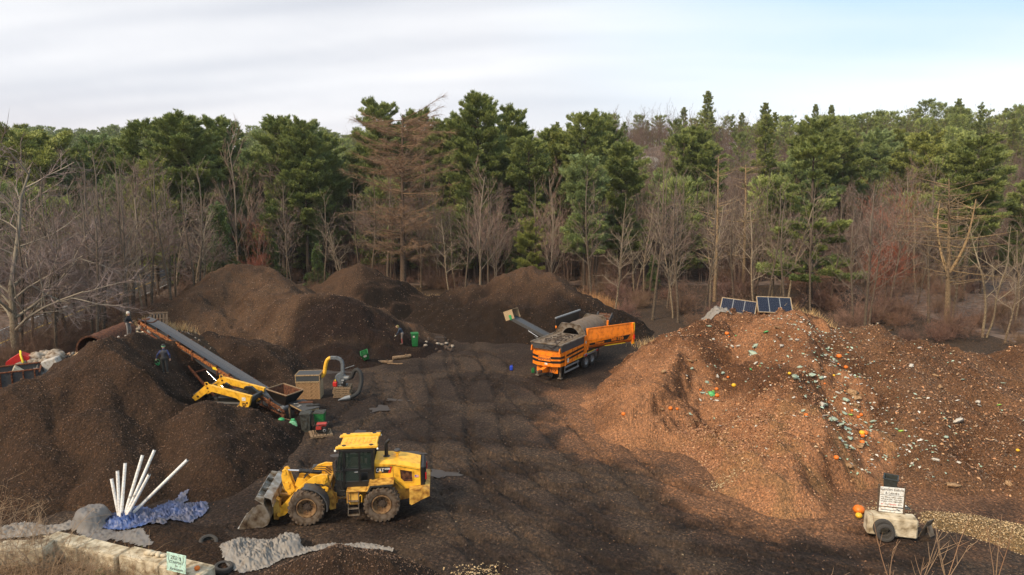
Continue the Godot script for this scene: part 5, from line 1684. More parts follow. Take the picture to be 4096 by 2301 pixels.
	b.lathe([Vector2(1.02, 3.92), Vector2(0.98, 3.92), Vector2(0.98, 0.0), Vector2(1.02, 0.0)], 44)
	part(b, "drum", M.drum_skin, o)
	for x in [3.6, 7.75]:
		b = MB.new()
		var p := PackedVector2Array()
		for q in [[-1.2, 1.2], [-1.2, 2.7], [-0.75, 3.32], [0.75, 3.32], [1.2, 2.7], [1.2, 1.2]]: p.append(Vector2(q[0], q[1]))
		b.xf = Transform3D(Basis(V(0, 0, 1), V(0, 1, 0), V(-1, 0, 0)), V(x, 0, 0))
		for k in 6:
			b.bar(V(p[k].x, p[k].y, 0), V(p[(k + 1) % 6].x, p[(k + 1) % 6].y, 0), 0.07, 0.1, 0.01, Vector3.BACK)
		# plate with a round mouth
		for k in 24:
			var a0 := PI * k / 24.0
			var a1 := PI * (k + 1) / 24.0
			var i0 := V(cos(a0) * 0.72, 2.3 + sin(a0) * 0.72, 0)
			var i1 := V(cos(a1) * 0.72, 2.3 + sin(a1) * 0.72, 0)
			var o0 := rim_at(a0)
			var o1 := rim_at(a1)
			b.quad(i0, V(o0.x, o0.y, 0), V(o1.x, o1.y, 0), i1)
		part(b, "drum_frame", M.worn_steel, o)
	b = MB.new()
	b.box(V(5.7, 1.55, -1.18), V(4.2, 0.9, 0.05), 0.01)
	b.box(V(5.7, 1.3, 0), V(4.2, 0.1, 2.2), 0.01)
	part(b, "drum_trough", M.dark_gray, o)
	# left cover folded up beside the drum, with its galvanised edge
	b = MB.new()
	b.bar(V(3.7, 3.0, -1.35), V(7.7, 3.0, -1.35), 0.06, 1.1, 0.01)
	part(b, "far_cover", M.black_paint, o)
	b = MB.new()
	b.bar(V(3.7, 3.58, -1.35), V(7.8, 3.58, -1.35), 0.16, 0.12, 0.02)
	part(b, "cover_rail", M.galvanised, o)
	# near cover swung out like a wing
	var wing := Node3D.new()
	wing.name = "wing_door"
	o.add_child(wing)
	wing.position = V(3.85, 0, 1.3)
	wing.rotation.y = deg_to_rad(-27.0)
	b = MB.new()
	# sheet bulged outward: upper half leans back
	b.bar(V(2.2, 2.18, 0.0), V(2.2, 3.0, -0.14), 4.5, 0.05, 0.01, V(0, 0, 1))
	b.bar(V(2.2, 2.18, 0.0), V(2.2, 1.72, -0.03), 4.5, 0.05, 0.01, V(0, 0, 1))
	b.bar(V(2.2, 1.72, -0.03), V(2.2, 1.5, -0.3), 4.5, 0.05, 0.01, V(0, 0, 1))
	part(b, "door_skin", M.orange, wing)
	b = MB.new()
	b.box(V(4.42, 2.2, -0.05), V(0.22, 1.7, 0.14), 0.02)
	b.box(V(0.02, 2.2, -0.06), V(0.12, 1.6, 0.12), 0.02)
	b.bar(V(-0.05, 3.0, -0.12), V(4.5, 3.0, -0.12), 0.08, 0.08)
	part(b, "door_edge", M.orange, wing)
	b = MB.new()
	b.prism(poly([0.15, 1.76, 0.15, 1.9, 3.6, 2.14, 4.1, 2.16, 3.75, 1.8]), 0.0, 0.032)
	part(b, "band", M.black_paint, wing)
	text("lettering", "SM-720", 0.29, M.orange, wing, Transform3D(Basis(), V(2.8, 1.955, 0.034)), true, "Droid Sans", 1.1, true)
	text("lettering", "Doppstadt", 0.17, M.orange, wing, Transform3D(Basis(), V(1.1, 1.87, 0.034)), true, "Droid Serif", 0.9, true)
	b = MB.new()
	b.box(V(2.6, 1.56, 0.02), V(2.0, 0.05, 0.01), 0.0)
	b.box(V(4.42, 2.98, 0.024), V(0.2, 0.06, 0.01), 0.0)
	b.box(V(4.5, 2.7, 0.024), V(0.05, 0.6, 0.01), 0.0)
	b.box(V(4.42, 1.42, 0.024), V(0.22, 0.06, 0.01), 0.0)
	part(b, "reflective_strip", M.tape_yellow, wing)
	b = MB.new()
	b.tube(V(4.44, 1.75, 0.08), V(4.44, 2.05, 0.08), 0.06, -1, 10)
	b.tube(V(4.44, 2.05, 0.08), V(4.44, 2.12, 0.08), 0.03, -1, 8)
	part(b, "extinguisher", M.red_plastic, wing)
	# discharge conveyor to the far side
	b = MB.new()
	b.xf = Transform3D()
	var c0 := V(4.3, 1.5, -1.1)
	var c1 := V(4.0, 3.15, -5.3)
	for s in [0.42, -0.42]:
		b.bar(c0 + V(s, 0, 0), c1 + V(s, 0, 0), 0.06, 0.24)
	for i in 6: b.bar((c0 as Vector3).lerp(c1, i / 5.0) + V(-0.42, -0.1, 0), (c0 as Vector3).lerp(c1, i / 5.0) + V(0.42, -0.1, 0), 0.06, 0.06)
	b.path([c0 + V(-0.45, -0.5, -0.3), c0.lerp(c1, 0.5) + V(-0.45, -0.35, 0)], 0.05, 6)
	var dc := part(b, "discharge_conveyor", M.dark_gray, o)
	b = MB.new()
	b.bar(c0 + V(0, 0.1, 0), c1 + V(0, 0.1, 0), 0.74, 0.03, 0.004)
	b.tube(c1 + V(-0.4, 0.0, 0), c1 + V(0.4, 0.0, 0), 0.12, -1, 12)
	part(b, "belt", M.belt, dc)
	b = MB.new()
	b.tube(c0.lerp(c1, 0.42) + V(-0.5, -0.25, 0), c0.lerp(c1, 0.62) + V(-0.5, -0.16, 0), 0.03, -1, 8)
	part(b, "rod", M.chrome, dc)
	# plywood hood on its head
	b = MB.new()
	var hx := Basis(V(1, 0, 0), V(0, 0.93, -0.36), V(0, 0.36, 0.93))
	for s in [0.45, -0.45]: b.box(c1 + hx * V(s, 0.3, -0.05), V(0.03, 0.72, 0.85), 0.004, hx)
	b.box(c1 + hx * V(0, 0.3, -0.47), V(0.88, 0.72, 0.03), 0.004, hx)
	b.box(c1 + hx * V(0, 0.675, -0.05), V(0.93, 0.03, 0.87), 0.004, hx)
	var hb := part(b, "wooden_hood", M.plywood_pale, dc)
	b = MB.new()
	b.box(c1 + hx * V(-0.49, 0.1, 0.05), V(0.06, 0.36, 0.2), 0.03, hx)
	b.tube(c1 + hx * V(-0.53, 0.2, 0.05), c1 + hx * V(-0.47, 0.2, 0.05), 0.12, -1, 10)
	part(b, "drive_motor", M.green_paint, hb)
	# overs conveyor at the rear: a broad slatted chute rising away
	b = MB.new()
	var r0 := V(7.7, 1.4, 0)
	var r1 := V(9.9, 3.1, 0)
	for s in [0.62, -0.62]:
		b.bar(r0 + V(0, 0, s), r1 + V(0, 0, s), 0.08, 0.34)
	var rc := part(b, "rear_conveyor", M.dark_gray, o)
	b = MB.new()
	b.bar(r0, r1, 1.16, 0.04, 0.004)
	part(b, "belt", M.rust_dark, rc)
	for i in 8:
		b = MB.new()
		var p := r0.lerp(r1, (i + 0.5) / 8.0) + V(-0.03, 0.04, 0)
		b.bar(p + V(0, 0, -0.56), p + V(0, 0, 0.56), 0.05, 0.04, 0.006)
		part(b, "slat", M.worn_steel, rc)
	b = MB.new()
	b.box(V(7.75, 2.2, 1.15), V(0.14, 1.6, 0.14), 0.02)
	b.box(V(7.9, 1.9, 0.95), V(0.3, 0.2, 0.3), 0.03)
	part(b, "rear_post", M.orange, o)
	b = MB.new()
	b.ball(V(3.5, 2.95, -1.2), V(0.07, 0.12, 0.07), 8)
	part(b, "beacon", M.orange, o)
	b = MB.new()
	b.box(V(6.6, 0.6, 0.9), V(0.22, 0.8, 0.06), 0.01)
	part(b, "mud_flap", M.mud, o)

func rim_at(a: float) -> Vector2:
	# where a ray from the drum's axis meets the frame's six-sided outline
	var d := Vector2(cos(a), sin(a))
	var p := [Vector2(1.2, 2.3), Vector2(1.2, 2.7), Vector2(0.75, 3.32), Vector2(-0.75, 3.32), Vector2(-1.2, 2.7), Vector2(-1.2, 2.3)]
	for i in 5:
		var hit = Geometry2D.segment_intersects_segment(Vector2(0, 2.3), Vector2(0, 2.3) + d * 3.0, p[i], p[i + 1])
		if hit != null: return hit
	return Vector2(0, 2.3) + d * 1.2

func small_wheel(parent: Node, at: Vector3, r: float, w: float, out: float, called: String) -> void:
	var o := Node3D.new()
	o.name = called
	parent.add_child(o, true)
	o.position = at
	var t := MB.new()
	t.xf = Transform3D(Basis(Vector3.RIGHT, PI / 2 * out), Vector3())
	var h := w * 0.5
	t.lathe([Vector2(r * 0.58, -h * 0.8), Vector2(r * 0.85, -h), Vector2(r * 0.96, -h * 0.85), Vector2(r, -h * 0.5), Vector2(r, h * 0.5), Vector2(r * 0.96, h * 0.85), Vector2(r * 0.85, h), Vector2(r * 0.58, h * 0.8)], 28)
	part(t, "tyre", M.old_tyre, o)
	t = MB.new()
	t.xf = Transform3D(Basis(Vector3.RIGHT, PI / 2 * out), Vector3())
	t.lathe([Vector2(r * 0.58, h * 0.8), Vector2(r * 0.5, h * 0.7), Vector2(r * 0.35, h * 0.2), Vector2(r * 0.18, h * 0.5), Vector2(0, h * 0.5)], 22)
	part(t, "rim", M.galvanised, o)

# ---------------------------------------------------------------- conveyor, skid loader, blower, bins
func build_conveyor() -> void:
	var o := thing("belt_conveyor", "long rusty belt conveyor sloping up over the dark compost at left", "conveyor", V(-13.32, 0.0, -38.86), deg_to_rad(151.5))
	var yy := func(x: float) -> float: return 0.75 + 0.318 * x
	var L := 12.9
	var b := MB.new()
	var n := 18
	for i in n:
		var x0 := 0.2 + L * i / n
		var x1 := 0.2 + L * (i + 1) / n
		var d0 := -0.35 * pow(maxf(0.0, (i - n + 3.0) / 3.0), 2.0) * 0.6
		var d1 := -0.35 * pow(maxf(0.0, (i + 1 - n + 3.0) / 3.0), 2.0) * 0.6
		var a := V(x0, yy.call(x0) + d0, 0)
		var e := V(x1, yy.call(x1) + d1, 0)
		b.quad(a + V(0, 0, 0.14), e + V(0, 0, 0.14), e + V(0, 0, -0.14), a + V(0, 0, -0.14))
		for s in [1.0, -1.0]:
			b.quad(a + V(0, 0, 0.14 * s), e + V(0, 0, 0.14 * s), e + V(0, 0.11, 0.4 * s), a + V(0, 0.11, 0.4 * s))
			b.quad(a + V(0, 0.11, 0.4 * s), e + V(0, 0.11, 0.4 * s), e + V(0, 0.085, 0.4 * s), a + V(0, 0.085, 0.4 * s))
	part(b, "belt", M.belt, o)
	b = MB.new()
	for i in 16:
		var x0 := 0.4 + 12.2 * i / 16.0
		var x1 := 0.4 + 12.2 * (i + 1) / 16.0
		var s0 := 0.34 + 0.26 * absf(sin(x0 * 0.75))
		var s1 := 0.34 + 0.26 * absf(sin(x1 * 0.75))
		b.bar(V(x0, yy.call(x0) - s0, 0), V(x1, yy.call(x1) - s1, 0), 0.74, 0.02, 0.002)
	part(b, "return_belt", M.screen_mesh, o)
	for s in [1.0, -1.0]:
		b = MB.new()
		b.bar(V(0.1, yy.call(0.1) - 0.17, 0.42 * s), V(9.6, yy.call(9.6) - 0.17, 0.42 * s), 0.07, 0.22)
		b.bar(V(9.6, yy.call(9.6) - 0.2, 0.42 * s), V(12.8, yy.call(12.8) - 0.3, 0.42 * s), 0.07, 0.2)
		part(b, "side_channel", M.rust_yellow, o)
		b = MB.new()
		b.bar(V(9.4, yy.call(9.4) - 0.62, 0.4 * s), V(12.9, yy.call(12.9) - 0.72, 0.4 * s), 0.06, 0.1)
		for k in 4:
			b.bar(V(9.6 + k, yy.call(9.6 + k) - 0.62, 0.4 * s), V(10.1 + k * 0.95, yy.call(10.1 + k * 0.95) - 0.2, 0.4 * s), 0.05, 0.06)
		b.bar(V(9.2, yy.call(9.2) - 0.3, 0.4 * s), V(9.5, yy.call(9.5) - 0.65, 0.4 * s), 0.06, 0.1)
		part(b, "head_truss", M.rust, o)
	for i in 11:
		var x := 0.9 + i * 1.13
		b = MB.new()
		b.tube(V(x, yy.call(x) - 0.08, -0.15), V(x, yy.call(x) - 0.08, 0.15), 0.06, -1, 8)
		for s in [1.0, -1.0]:
			b.tube(V(x, yy.call(x) - 0.06, 0.16 * s), V(x, yy.call(x) + 0.04, 0.42 * s), 0.06, -1, 8)
			b.box(V(x, yy.call(x) + 0.02, 0.46 * s), V(0.1, 0.22, 0.05), 0.01)
		if i % 2 == 0: b.box(V(x, yy.call(x) - 0.4, -0.46), V(0.12, 0.34, 0.06), 0.015)
		part(b, "idler", M.rust_dark, o)
	b = MB.new()
	b.tube(V(L, yy.call(L) - 0.3, -0.4), V(L, yy.call(L) - 0.3, 0.4), 0.2, -1, 16)
	b.tube(V(L, yy.call(L) - 0.3, -0.55), V(L, yy.call(L) - 0.3, 0.55), 0.07, -1, 10)
	part(b, "head_pulley", M.rust_dark, o)
	b = MB.new()
	b.tube(V(0.05, 0.62, -0.4), V(0.05, 0.62, 0.4), 0.17, -1, 16)
	b.tube(V(0.05, 0.62, -0.6), V(0.05, 0.62, 0.6), 0.06, -1, 10)
	part(b, "tail_pulley", M.galvanised, o)
	# tail frame
	b = MB.new()
	for s in [1.0, -1.0]:
		b.bar(V(-0.35, 0.55, 0.5 * s), V(1.9, 1.2, 0.5 * s), 0.06, 0.12)
		b.bar(V(-0.3, 0.28, 0.5 * s), V(1.7, 0.7, 0.5 * s), 0.06, 0.1)
		for k in 4: b.bar(V(-0.2 + k * 0.55, 0.25 + k * 0.14, 0.52 * s), V(-0.1 + k * 0.55, 0.72 + k * 0.16, 0.52 * s), 0.05, 0.08)
		b.box(V(-0.25, 0.25, 0.5 * s), V(0.25, 0.3, 0.2), 0.03)
	part(b, "tail_frame", M.rust_dark, o)
	for s in [1.0, -1.0]:
		b = MB.new()
		b.bar(V(9.6, yy.call(9.6) - 0.4, 0.62 * s), V(5.0, 0.55, 0.85 * s), 0.12, 0.12)
		b.bar(V(9.6, yy.call(9.6) - 0.4, 0.75 * s), V(9.6, yy.call(9.6) - 0.3, 0.2 * s), 0.14, 0.1)
		part(b, "leg", M.rust, o)
	b = MB.new()
	b.bar(V(7.2, 1.96, -0.75), V(7.2, 1.96, 0.75), 0.1, 0.08)
	b.bar(V(5.0, 0.55, -1.1), V(5.0, 0.55, 1.1), 0.12, 0.12)
	part(b, "cross_brace", M.rust, o)
	b = MB.new()
	b.tube(V(7.1, 1.85, 0.1), V(5.6, 0.95, 0.1), 0.035, -1, 8)
	part(b, "ram", M.chrome, o)
	for s in [1.0, -1.0]: small_wheel(o, V(5.0, 0.42, 1.1 * s), 0.42, 0.24, s, "wheel")
	b = MB.new(); b.box(V(5.6, yy.call(5.6) - 0.16, -0.46), V(0.4, 0.16, 0.008), 0.0); part(b, "sticker", M.tape_yellow, o)
	# hopper over the tail
	b = MB.new()
	var top := [V(-0.72, 1.62, -0.66), V(0.92, 1.78, -0.66), V(0.92, 1.78, 0.66), V(-0.72, 1.62, 0.66)]
	var bot := [V(-0.2, 0.86, -0.36), V(0.6, 1.02, -0.36), V(0.6, 1.02, 0.36), V(-0.2, 0.86, 0.36)]
	for k in 4:
		var k2 := (k + 1) % 4
		b.quad(top[k], top[k2], bot[k2], bot[k])
		b.quad(top[k] * 0.97 + V(0.03, 0.06, 0), bot[k], bot[k2], top[k2] * 0.97 + V(0.03, 0.06, 0))
	var hp := part(b, "hopper", M.rust_dark, o)
	b = MB.new()
	for k in 4: b.bar(top[k], top[(k + 1) % 4], 0.06, 0.06)
	part(b, "rim", M.pallet_wood, hp)
	b = MB.new()
	for k in 4:
		var k2 := (k + 1) % 4
		var c := V(0.15, 1.4, 0)
		b.quad(top[k] + (top[k] - c) * 0.02 - V(0, 0.08, 0), bot[k] + (bot[k] - c) * 0.03, bot[k2] + (bot[k2] - c) * 0.03, top[k2] + (top[k2] - c) * 0.02 - V(0, 0.08, 0))
	part(b, "outer_wall", M.black_paint, hp)

func build_skid() -> void:
	var o := thing("skid_loader", "small yellow loader with two box arms raised, half hidden behind a soil mound", "loader", V(-15.0, -0.3, -38.7), deg_to_rad(173.6))
	var b := MB.new()
	for s in [-0.72, 0.88]:
		b = MB.new()
		b.prism(poly([-0.08, 1.9, 2.5, 2.5, 2.72, 2.42, 2.78, 2.18, 2.6, 2.16, 0.85, 1.76, 0.62, 1.6, 0.66, 1.32, 1.0, 1.1, 1.36, 1.15, 1.4, 0.95, 1.0, 0.82, 0.4, 1.05, 0.1, 1.3]), s - 0.1, s + 0.1)
		b.prism(poly([2.4, 2.5, 2.78, 2.4, 3.55, 1.72, 3.74, 1.5, 3.6, 1.38, 3.2, 1.6, 2.55, 2.06]), s - 0.08, s + 0.08)
		var arm := part(b, "arm", M.yellow, o)
		b = MB.new()
		b.tube(V(0.95, 1.12, s - 0.02), V(0.55, 1.62, s - 0.02), 0.04, -1, 8)
		b.tube(V(2.85, 2.3, s * 0.9 - 0.1), V(3.5, 1.85, s * 0.9 - 0.1), 0.03, -1, 8)
		part(b, "rod", M.chrome, arm)
		b = MB.new()
		for p in [V(2.55, 2.3, s), V(0.2, 1.5, s), V(3.2, 1.78, s), V(0.42, 1.25, s)]: b.tube(p - V(0, 0, 0.12), p + V(0, 0, 0.12), 0.06, -1, 10)
		part(b, "pin", M.rust_dark, arm)
		b = MB.new()
		b.path([V(2.5, 2.48, s), V(2.6, 2.62, s), V(2.75, 2.6, s), V(2.74, 2.42, s)], 0.025, 6)
		part(b, "hook", M.yellow, arm)
	b = MB.new()
	b.box(V(0.12, 1.62, 0.08), V(0.2, 0.3, 1.5), 0.05)
	b.box(V(3.0, 1.95, 0.08), V(0.2, 0.2, 1.5), 0.04)
	part(b, "cross_tube", M.dark_gray, o)
	b = MB.new()
	b.box(V(1.5, 0.95, 0.08), V(2.2, 0.9, 1.3), 0.08)
	b.box(V(1.5, 1.5, 0.08), V(1.5, 0.4, 1.0), 0.1)
	b.prism(poly([0.05, 1.75, 0.5, 2.12, 0.9, 2.1, 1.1, 1.75]), 0.3, 0.5)
	for z in [-0.1, 0.1, 0.3]: b.path([V(0.6, 1.8, z), V(1.2, 1.95, z), V(2.0, 1.9, z), V(2.6, 1.6, z)], 0.03, 6)
	b.box(V(2.0, 2.15, 0.3), V(0.3, 0.3, 0.16), 0.04, Basis(Vector3.BACK, 0.5))
	part(b, "engine_body", M.black_paint, o)
	b = MB.new()
	b.box(V(1.5, 0.38, -0.72), V(2.4, 0.6, 0.36), 0.2)
	b.box(V(1.5, 0.38, 0.88), V(2.4, 0.6, 0.36), 0.2)
	part(b, "track", M.black_rubber, o)
	b = MB.new()
	b.xf = Transform3D(Basis(), V(0.05, -0.15, 0))
	b.prism(poly([3.55, 1.62, 4.15, 1.62, 4.2, 1.5, 4.0, 1.0, 3.66, 0.72, 3.5, 1.0]), -0.9, -0.84)
	b.prism(poly([3.55, 1.62, 4.15, 1.62, 4.2, 1.5, 4.0, 1.0, 3.66, 0.72, 3.5, 1.0]), 1.0, 1.06)
	b.bar(V(3.55, 1.64, 0.08), V(4.18, 1.6, 0.08), 1.9, 0.04)
	b.bar(V(4.18, 1.58, 0.08), V(4.0, 1.0, 0.08), 1.9, 0.04)
	b.bar(V(4.0, 1.0, 0.08), V(3.66, 0.72, 0.08), 1.9, 0.04)
	part(b, "bucket", M.worn_steel, o)
	b = MB.new(); b.box(V(0.38, 1.72, -0.825), V(0.22, 0.2, 0.006), 0.0); part(b, "sticker", M.white_paint, o)
	b = MB.new()
	b.prism(poly([0.28, 1.3, 0.28, 1.48, 0.48, 1.48, 0.48, 1.3]), -0.828, -0.822)
	var lg := part(b, "logo", M.black_paint, o)
	b = MB.new()
	b.prism(poly([0.31, 1.33, 0.34, 1.39, 0.31, 1.44, 0.33, 1.45, 0.37, 1.4, 0.43, 1.42, 0.45, 1.36, 0.43, 1.33, 0.41, 1.37, 0.37, 1.36]), -0.834, -0.829)
	part(b, "animal_mark", M.yellow, lg)
	# engine door swung open at the back
	b = MB.new()
	for k in [[-0.62, 0.12, -0.62, 1.05], [-0.95, 0.12, -0.95, 1.05]]: b.bar(V(k[0], k[1], -1.5), V(k[2], k[3], -1.5), 0.08, 0.08)
	b.bar(V(-0.6, 1.05, -1.5), V(-0.97, 1.05, -1.5), 0.08, 0.08)
	b.bar(V(-0.6, 0.12, -1.5), V(-0.97, 0.12, -1.5), 0.08, 0.08)
	var dr := part(b, "rear_door", M.yellow, o)
	b = MB.new(); b.box(V(-0.78, 0.58, -1.5), V(0.3, 0.86, 0.05), 0.01); part(b, "radiator", M.black_paint, dr)
	b = MB.new()
	for k in 3: b.ball(V(-0.35 + k * 0.25, 0.45, -1.1), V(0.14, 0.16, 0.14), 8, 0.3, k)
	part(b, "engine", M.rust_dark, o)

func hose_ribs(b: MB, pts: Array, r: float) -> void:
	# a corrugated flexible hose along a smooth curve
	var cv := Curve3D.new()
	for i in pts.size():
		var a: Vector3 = pts[maxi(i - 1, 0)]
		var c: Vector3 = pts[mini(i + 1, pts.size() - 1)]
		cv.add_point(pts[i], (a - c) * 0.17, (c - a) * 0.17)
	var len := cv.get_baked_length()
	var n := int(len / 0.035)
	var p := []
	var rad := []
	for i in n + 1:
		p.append(cv.sample_baked(len * i / n))
		rad.append(r * (1.0 if i % 2 else 0.93))
	b.path(p, rad, 14)

func pallet(o: Node3D, y: float, w: float, d: float, m: Material, parent_name := "deck_board") -> void:
	for i in 7:
		var b := MB.new()
		b.box(V(-w / 2 + (i + 0.5) * w / 7.0, y + 0.125, 0), V(w / 7.0 - 0.035, 0.022, d), 0.004, Basis(Vector3.UP, rr(-0.012, 0.012)))
		part(b, parent_name, m, o)
	for z in [-d / 2 + 0.03, 0.0, d / 2 - 0.03]:
		var b := MB.new()
		b.box(V(0, y + 0.07, z), V(w, 0.085, 0.04), 0.004)
		part(b, "stringer", m, o)
	for i in 3:
		var b := MB.new()
		b.box(V(-w / 2 + 0.07 + i * (w / 2 - 0.07), y + 0.014, 0), V(0.1, 0.022, d), 0.004)
		part(b, "bottom_board", m, o)

func bin_(called: String, label: String, at: Vector3, turn: float, h: float, m: Material, lid: Material, lidded := true) -> Node3D:
	var o := thing(called, label, "wheeled bin", at, turn, "wheeled bins about the yard")
	var b := MB.new()
	var s0 := 0.46
	var q := func(y: float, s: float, out: float) -> Array:
		var w: float = 0.27 * s
		var d: float = 0.3 * s
		return [V(-w - out, y, -d - out), V(w + out, y, -d - out), V(w + out, y, d + out), V(-w - out, y, d + out)]
	var rings := [q.call(0.03, 0.78, 0.0), q.call(0.3, 0.85, 0.0), q.call(h * 0.93, 1.0, 0.0), q.call(h * 0.93, 1.0, 0.025), q.call(h * 0.98, 1.0, 0.025), q.call(h * 0.98, 1.0, -0.02), q.call(0.2, 0.8, -0.02)]
	for i in rings.size() - 1:
		for k in 4:
			b.quad(rings[i][(k + 1) % 4], rings[i][k], rings[i + 1][k], rings[i + 1][(k + 1) % 4])
	b.quad(rings[0][0], rings[0][1], rings[0][2], rings[0][3])
	b.box(V(0, 0.45, 0.27), V(0.2, 0.42, 0.05), 0.02)
	b.box(V(0, 0.75, 0.282), V(0.2, 0.05, 0.05), 0.015)
	part(b, "body", m, o)
	if lidded:
		b = MB.new()
		b.box(V(0, h, 0), V(0.62, 0.05, 0.68), 0.022)
		b.box(V(0, h + 0.03, 0.02), V(0.46, 0.03, 0.48), 0.014)
		part(b, "lid", lid, o)
		b = MB.new()
		b.tube(V(-0.24, h - 0.05, -0.36), V(0.24, h - 0.05, -0.36), 0.018, -1, 8)
		part(b, "handle", m, o)
	for s in [1.0, -1.0]:
		b = MB.new()
		b.tube(V(0.2 * s, 0.11, -0.27), V(0.26 * s, 0.11, -0.27), 0.11, -1, 14)
		part(b, "wheel", M.black_rubber, o)
	return o

func lattice(b: MB, a: Vector3, u: Vector3, w: Vector3, nu: int, nw: int, t: float) -> void:
	for i in nu + 1: b.bar(a + u * i / nu, a + u * i / nu + w, t, t, 0.0)
	for i in nw + 1: b.bar(a + w * i / nw, a + w * i / nw + u, t, t, 0.0)

func build_plant() -> void:
	build_conveyor()
	build_skid()
	rng.seed = 21
	var b := MB.new()
	# plywood box with a wire-screened lid
	var o := thing("screened_box", "plywood box with a wire-screened top beside the blower", "box", V(-13.1, 0.0, -42.75), 0.07)
	b.box(V(0, 0.6, 0.55), V(1.5, 1.2, 0.02), 0.003); part(b, "front_panel", M.plywood, o)
	b = MB.new(); b.box(V(0, 0.6, -0.55), V(1.5, 1.2, 0.02), 0.003); part(b, "back_panel", M.plywood, o)
	for s in [1.0, -1.0]:
		b = MB.new(); b.box(V(0.74 * s, 0.6, 0), V(0.02, 1.2, 1.08), 0.003); part(b, "side_panel", M.plywood_pale, o)
	b = MB.new()
	for s in [1.0, -1.0]:
		b.box(V(0, 1.18, 0.57 * s), V(1.56, 0.09, 0.04), 0.006)
		b.box(V(0, 1.62, 0.57 * s), V(1.56, 0.08, 0.05), 0.006)
		b.box(V(0.77 * s, 1.62, 0), V(0.05, 0.08, 1.1), 0.006)
		for x in [-0.75, 0.75]: b.box(V(x, 1.4, 0.55 * s), V(0.05, 0.4, 0.05), 0.005)
	part(b, "lid_frame", M.timber, o)
	b = MB.new()
	b.box(V(0, 1.645, 0), V(1.46, 0.012, 1.06), 0.0)
	b.box(V(0, 1.4, 0.56), V(1.44, 0.36, 0.008), 0.0)
	b.box(V(0.75, 1.4, 0), V(0.008, 0.36, 1.0), 0.0)
	b.box(V(-0.75, 1.4, 0), V(0.008, 0.36, 1.0), 0.0)
	part(b, "wire_screen", M.screen_mesh, o)
	# stack of pallets under the blower
	for k in 5:
		o = thing("pallet", ["worn pallet at the bottom of the stack under the blower", "second pallet up in the stack under the blower", "middle pallet of the stack under the blower", "fourth pallet up in the stack under the blower", "topmost pallet of the stack, carrying the blower"][k], "pallet", V(-11.05 + 0.03 * sin(k * 2.1), 0.01 + k * 0.138, -43.05), 0.06 + 0.05 * sin(k * 1.7), "pallets stacked under the blower")
		pallet(o, 0.0, 1.1, 1.0, M.pallet_wood)
	o = thing("leaf_blower", "gray engine-driven leaf vacuum blower standing on the pallet stack", "blower", V(-11.0, 0.7, -43.05))
	b = MB.new()
	b.xf = Transform3D(Basis(Vector3.RIGHT, PI / 2).rotated(Vector3.UP, 0.2), V(-0.15, 0.48, 0.0))
	b.lathe([Vector2(0, -0.14), Vector2(0.36, -0.14), Vector2(0.38, 0), Vector2(0.36, 0.14), Vector2(0, 0.14)], 24)
	b.xf = Transform3D()
	b.box(V(-0.05, 0.8, 0), V(0.26, 0.2, 0.26), 0.02)
	b.box(V(-0.1, 0.05, 0), V(0.7, 0.08, 0.5), 0.02)
	b.tube(V(0.1, 0.52, 0.05), V(0.42, 0.54, 0.1), 0.15, -1, 16)
	b.bar(V(0.0, 1.1, 0.0), V(0.75, 1.35, 0), 0.05, 0.05)
	part(b, "fan_housing", M.gray_paint, o)
	b = MB.new()
	b.box(V(0.1, 0.22, 0.32), V(0.3, 0.26, 0.24), 0.05)
	b.box(V(0.1, 0.4, 0.3), V(0.2, 0.12, 0.16), 0.04)
	b.tube(V(0.18, 0.3, 0.44), V(0.18, 0.3, 0.5), 0.1, -1, 14)
	part(b, "engine", M.black_paint, o)
	b = MB.new()
	b.box(V(0.06, 0.32, 0.46), V(0.12, 0.12, 0.06), 0.03)
	b.tube(V(-0.02, 0.45, 0.36), V(0.14, 0.45, 0.36), 0.05, -1, 10)
	part(b, "muffler", M.galvanised, o)
	b = MB.new()
	for k in [[-0.02, 0.88, 0.0, 1.45], [0.0, 1.45, -0.08, 1.72], [-0.08, 1.72, -0.36, 1.86], [-0.36, 1.86, -0.78, 1.86]]:
		b.bar(V(k[0], k[1], 0), V(k[2], k[3], 0), 0.22, 0.2, 0.02)
	b.box(V(-0.02, 0.92, 0), V(0.3, 0.05, 0.3), 0.01)
	part(b, "duct", M.gray_paint, o)
	b = MB.new()
	hose_ribs(b, [V(-0.76, 1.86, 0), V(-0.98, 1.72, 0), V(-1.12, 1.3, 0.02), V(-1.18, 0.9, 0.05), V(-1.3, 0.68, 0.1), V(-1.42, 0.62, 0.15)], 0.125)
	part(b, "yellow_hose", M.yellow_hose, o)
	b = MB.new()
	hose_ribs(b, [V(0.4, 0.54, 0.1), V(0.6, 0.62, 0.12), V(0.74, 0.95, 0.15), V(0.98, 1.12, 0.2), V(1.22, 0.85, 0.3), V(1.28, 0.35, 0.45), V(1.14, -0.2, 0.7), V(0.85, -0.42, 0.95), V(0.62, -0.47, 1.05)], 0.14)
	part(b, "intake_hose", M.black_rubber, o)
	b = MB.new()
	b.path([V(0.66, -0.46, 1.03), V(0.4, -0.5, 1.12), V(-0.05, -0.58, 1.3)], [0.15, 0.145, 0.02], 14)
	part(b, "nozzle", M.galvanised, o)
	o = thing("fuel_can", "red plastic fuel can with a yellow spout on the pallet stack", "fuel can", V(-11.47, 0.7, -42.8))
	b = MB.new(); b.box(V(0, 0.16, 0), V(0.28, 0.32, 0.22), 0.06); b.path([V(-0.09, 0.3, 0), V(-0.07, 0.39, 0), V(0.07, 0.39, 0), V(0.1, 0.3, 0)], 0.025, 8); part(b, "body", M.red_plastic, o)
	b = MB.new(); b.tube(V(0.02, 0.36, 0), V(0.02, 0.48, 0), 0.045, 0.03, 10); part(b, "spout", M.tape_yellow, o)
